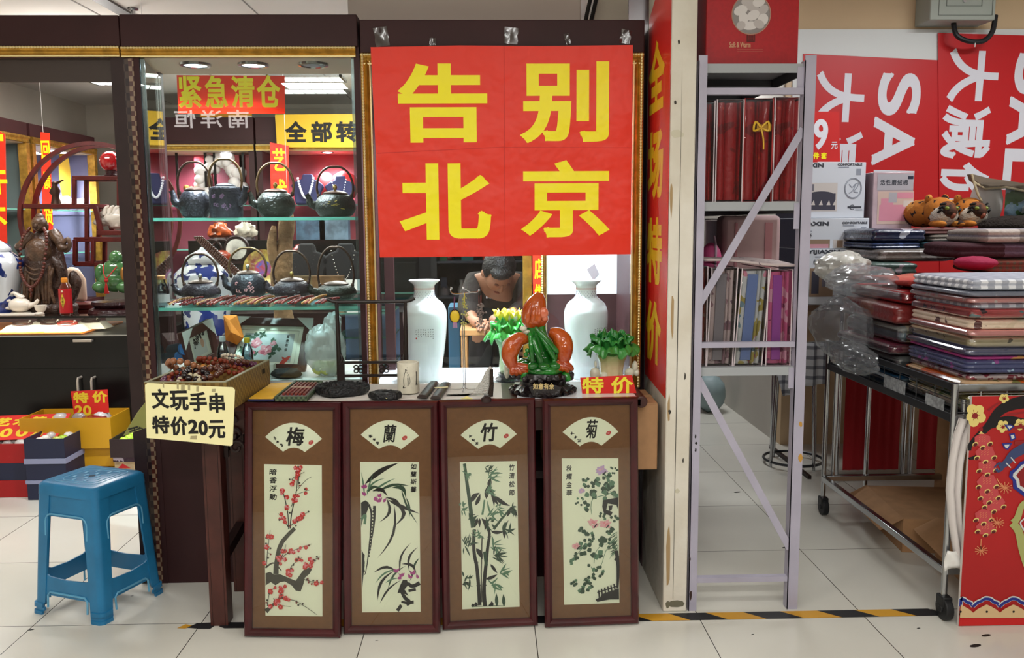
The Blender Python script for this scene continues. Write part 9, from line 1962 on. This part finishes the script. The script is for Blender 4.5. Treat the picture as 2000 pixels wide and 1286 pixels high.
# head: looks down and towards the tray
Hm = TR(hd_) @ RZ(.35) @ RX(1.0)               # local -y is the face, +z the crown
m = MB()
def headf(d): return 1-.12*max(0,-d.z)*abs(d.x)+.05*max(0,-d.y)*max(0,-d.z)
m.sph((0,0,0),(.076,.092,.115),24,0,Hm,headf);m.sph((0,-.094,-.02),(.013,.018,.018),10,0,Hm);m.tube([(0,-.086,.02),(0,-.1,-.012)],[.008,.013],8,0,False,Hm)
for sx in (-1,1): m.sph((sx*.077,.01,-.012),(.012,.02,.03),12,0,Hm);m.sph((sx*.03,-.082,.018),(.014,.01,.007),10,1,Hm)
m.tube([(-.022,-.084,-.058),(0,-.09,-.06),(.022,-.084,-.058)],[.004,.007,.004],8,2,False,Hm);part('face',m,[SKIN,M('closed_eyelid','#7d523e',.6),M('lips','#8a4f42',.5)],pe,smooth=60)
m = MB();m.sph((0,.016,.024),(.086,.098,.108),28,0,Hm,lambda d: (1.02+.05*noise.noise((d.x*6,d.y*6,d.z*6))) if (d.z > -.25 or d.y > .1) and not (d.y < -.55 and d.z < .35) else .8);m.sph((-.02,-.05,.085),(.06,.04,.03),14,0,Hm,lambda d: 1+.15*noise.noise((d.x*8,d.y*8,d.z*8)));part('hair',m,HAIR,pe,smooth=60)
for h_,w_,s_ in ((hR,wR,1),(hL,wL,-1)):    # five fingers per hand, curled on to the tray
    d = (h_-w_).normalized();side = d.cross(Vector((0,0,1))).normalized();palm = h_+d*.02
    for k in range(4):
        b = palm+side*(-.03+.02*k);ln = (.06,.072,.068,.052)[k]
        o = skin('finger',[b,b+d*ln*.45+Vector((0,0,.004)),b+d*ln*.8+Vector((0,0,-.012)),b+d*ln+Vector((0,0,-.03))],[(0,1),(1,2),(2,3)],[.0095,.009,.008,.0065],SKIN,1)
    b = palm-d*.03+side*.03*s_;skin('thumb',[b,b+side*.022*s_+d*.015,b+side*.03*s_+d*.045+Vector((0,0,-.012))],[(0,1),(1,2)],[.012,.0105,.008],SKIN,1)
Ft = face((0,0,0));p0 = A(964,577,4.66)
m = MB();m.sph((0,0,0),(.115,.03,.13),18,0,TR(A(968,588,4.83)) @ RX(-.35));part('tee_front',m,TEE,pe,smooth=180)
m = MB();Tt = TR(A(965,578,4.77)) @ RX(pi/2-.35);txt(m,'iste',Tt,-.045,-.016,.09,.034,0,.002,.0);part('tee_lettering',m,M('tee_print','#cfcfd2',.6),pe,smooth=0)
# tan tray table under the hands
zt_ = at(925,640,4.45).z-.01;tt = thing('tray_stand','tan wooden tray table under the bending person\'s hands','table',(at(935,640,4.5).x,4.52,0));a,b = at(898,640,4.42),at(1010,640,4.42)
part('tray',MB().bx(a.x,b.x,4.42,4.72,zt_-.03,zt_),M('tan_wood','#b5824f',.5),tt,bevel=.003)
for x in (a.x+.02,b.x-.02):
    for y in (4.44,4.7): part('leg',MB().bx(x-.015,x+.015,y-.015,y+.015,0,zt_-.03),M('tan_wood','#b5824f'),tt)
# dim cabinet and a blue panel behind the vases
dc = thing('dark_cabinet','dark glass cabinet with small goods behind the vase case','cabinet',(-.2,6.2,0));part('carcass',MB().bx(-.78,.3,6.5,6.55,0,2.0).bx(-.4,-.36,6.1,6.5,0,2.0).bx(.28,.32,6.1,6.5,0,2.0),M('cabinet_dark','#19181c',.5),dc)
for z in (.9,1.15,1.4): part('shelf',MB().bx(-.36,.28,6.12,6.5,z,z+.014),[M('shelf_dark','#2a2b33',.4)],dc)
rn = random.Random(17)
for i in range(12):
    px = 770+i*12;z = (.914,1.164,1.414)[i % 3];c = at(px+60,600,6.25);hh = rn.uniform(.06,.16);w_ = rn.uniform(.02,.045);m = MB()
    if i % 2: m.bx(-w_,w_,-.03,.03,0,hh)
    else: m.lathe([(w_,0),(w_*1.1,hh*.3),(w_*.5,hh*.7),(w_*.6,hh),(1e-6,hh)],n=14)
    col = ('#7d7f86','#2f6f4a','#8a5a3a','#3a4a6a','#5a1f22','#a59a82','#c9c9c4','#1f5a5a','#b07a2a','#5a4a7a','#a03a2a','#6a7a3a')[i]
    nm = ('grey','green','brown','blue','dark red','cream','white','teal','amber','violet','orange red','olive')[i];lv = ('lowest','middle','top')[i % 3]
    solo('small_ornament',f'{nm} {"boxed" if i % 2 else "turned"} ornament on the {lv} shelf of the dark cabinet','ornament',m,M('ornament_'+nm,col,.35),(min(.24,max(-.32,c.x)),6.28,z),'small goods in the dark cabinet',w=0)
m = MB();a,b = at(896,705,5.4),at(880,600,5.4);m.bx(at(876,650,5.4).x,at(898,650,5.4).x,5.4,5.7,0,at(885,600,5.4).z);solo('blue_carton','pale blue carton standing behind the vase case left of the bending person','box',m,M('pale_blue_carton','#4f7f9f',.6),(a.x,5.5,0),bevel=.004)
vbanner('red banner with a yellow star shape behind the carp carving',((1042,640),(1062,640),(1064,480),(1040,480)),4.1,[('店',(1044,505,1060,545)),('售',(1044,555,1060,595))])
m = MB();a,b = at(1022,700,4.15),at(1040,700,4.15);m.bx(a.x,b.x,4.15,4.19,0,2.0);solo('gold_post','gold framed post beside the red banner behind the carp carving','post',m,GOLD,((a.x+b.x)/2,4.17,0),bevel=.004)
m = MB();a,b = at(740,800,7.0),at(690,600,5.2)
gc = thing('glass_counter','bluish glass counter with shelves seen below the kettle shelves at right','counter',(at(700,700,4.9).x,5.0,0));x0,x1 = at(655,700,4.9).x,at(768,700,4.9).x
part('body',MB().bx(x0,x1,4.9,5.3,0,.42),MAROON,gc);part('back',MB().bx(x0,x1,5.28,5.3,.42,.92),M('blue_grey_back','#5a6a8a',.5),gc)  # bluish tone comes from the back panel's own colour
for z in (.62,.78,.92): part('glass_shelf',MB().bx(x0,x1,4.9,5.28,z,z+.01,[0,0,1,1,1,1]),[GLASS,GEDGE],gc)
part('front_glass',MB().bx(x0,x1,4.894,4.899,.42,.93),GLASS,gc)
# lit shop sign across the aisle, mirrored in the case glass
sg2 = thing('shop_sign','white lit shop sign on the shop front across the aisle','sign',(-1.6,-2.3,2.2));part('board',MB().bx(-3.6,.2,-2.49,-2.42,2.3,2.61),M('sign_board_red','#5a1a18',.5),sg2)
m = MB();Fs = TR(0,-2.415,0) @ RZ(pi) @ RX(pi/2)
for i,ch in enumerate('南洋恒'): txt(m,ch,Fs,2.44+i*.27,2.42,.22,.18,0,.003,.0)
part('lettering',m,M('sign_glow','#ffffff',.5,emis=('#fff0ee',7.0)),sg2,smooth=0)
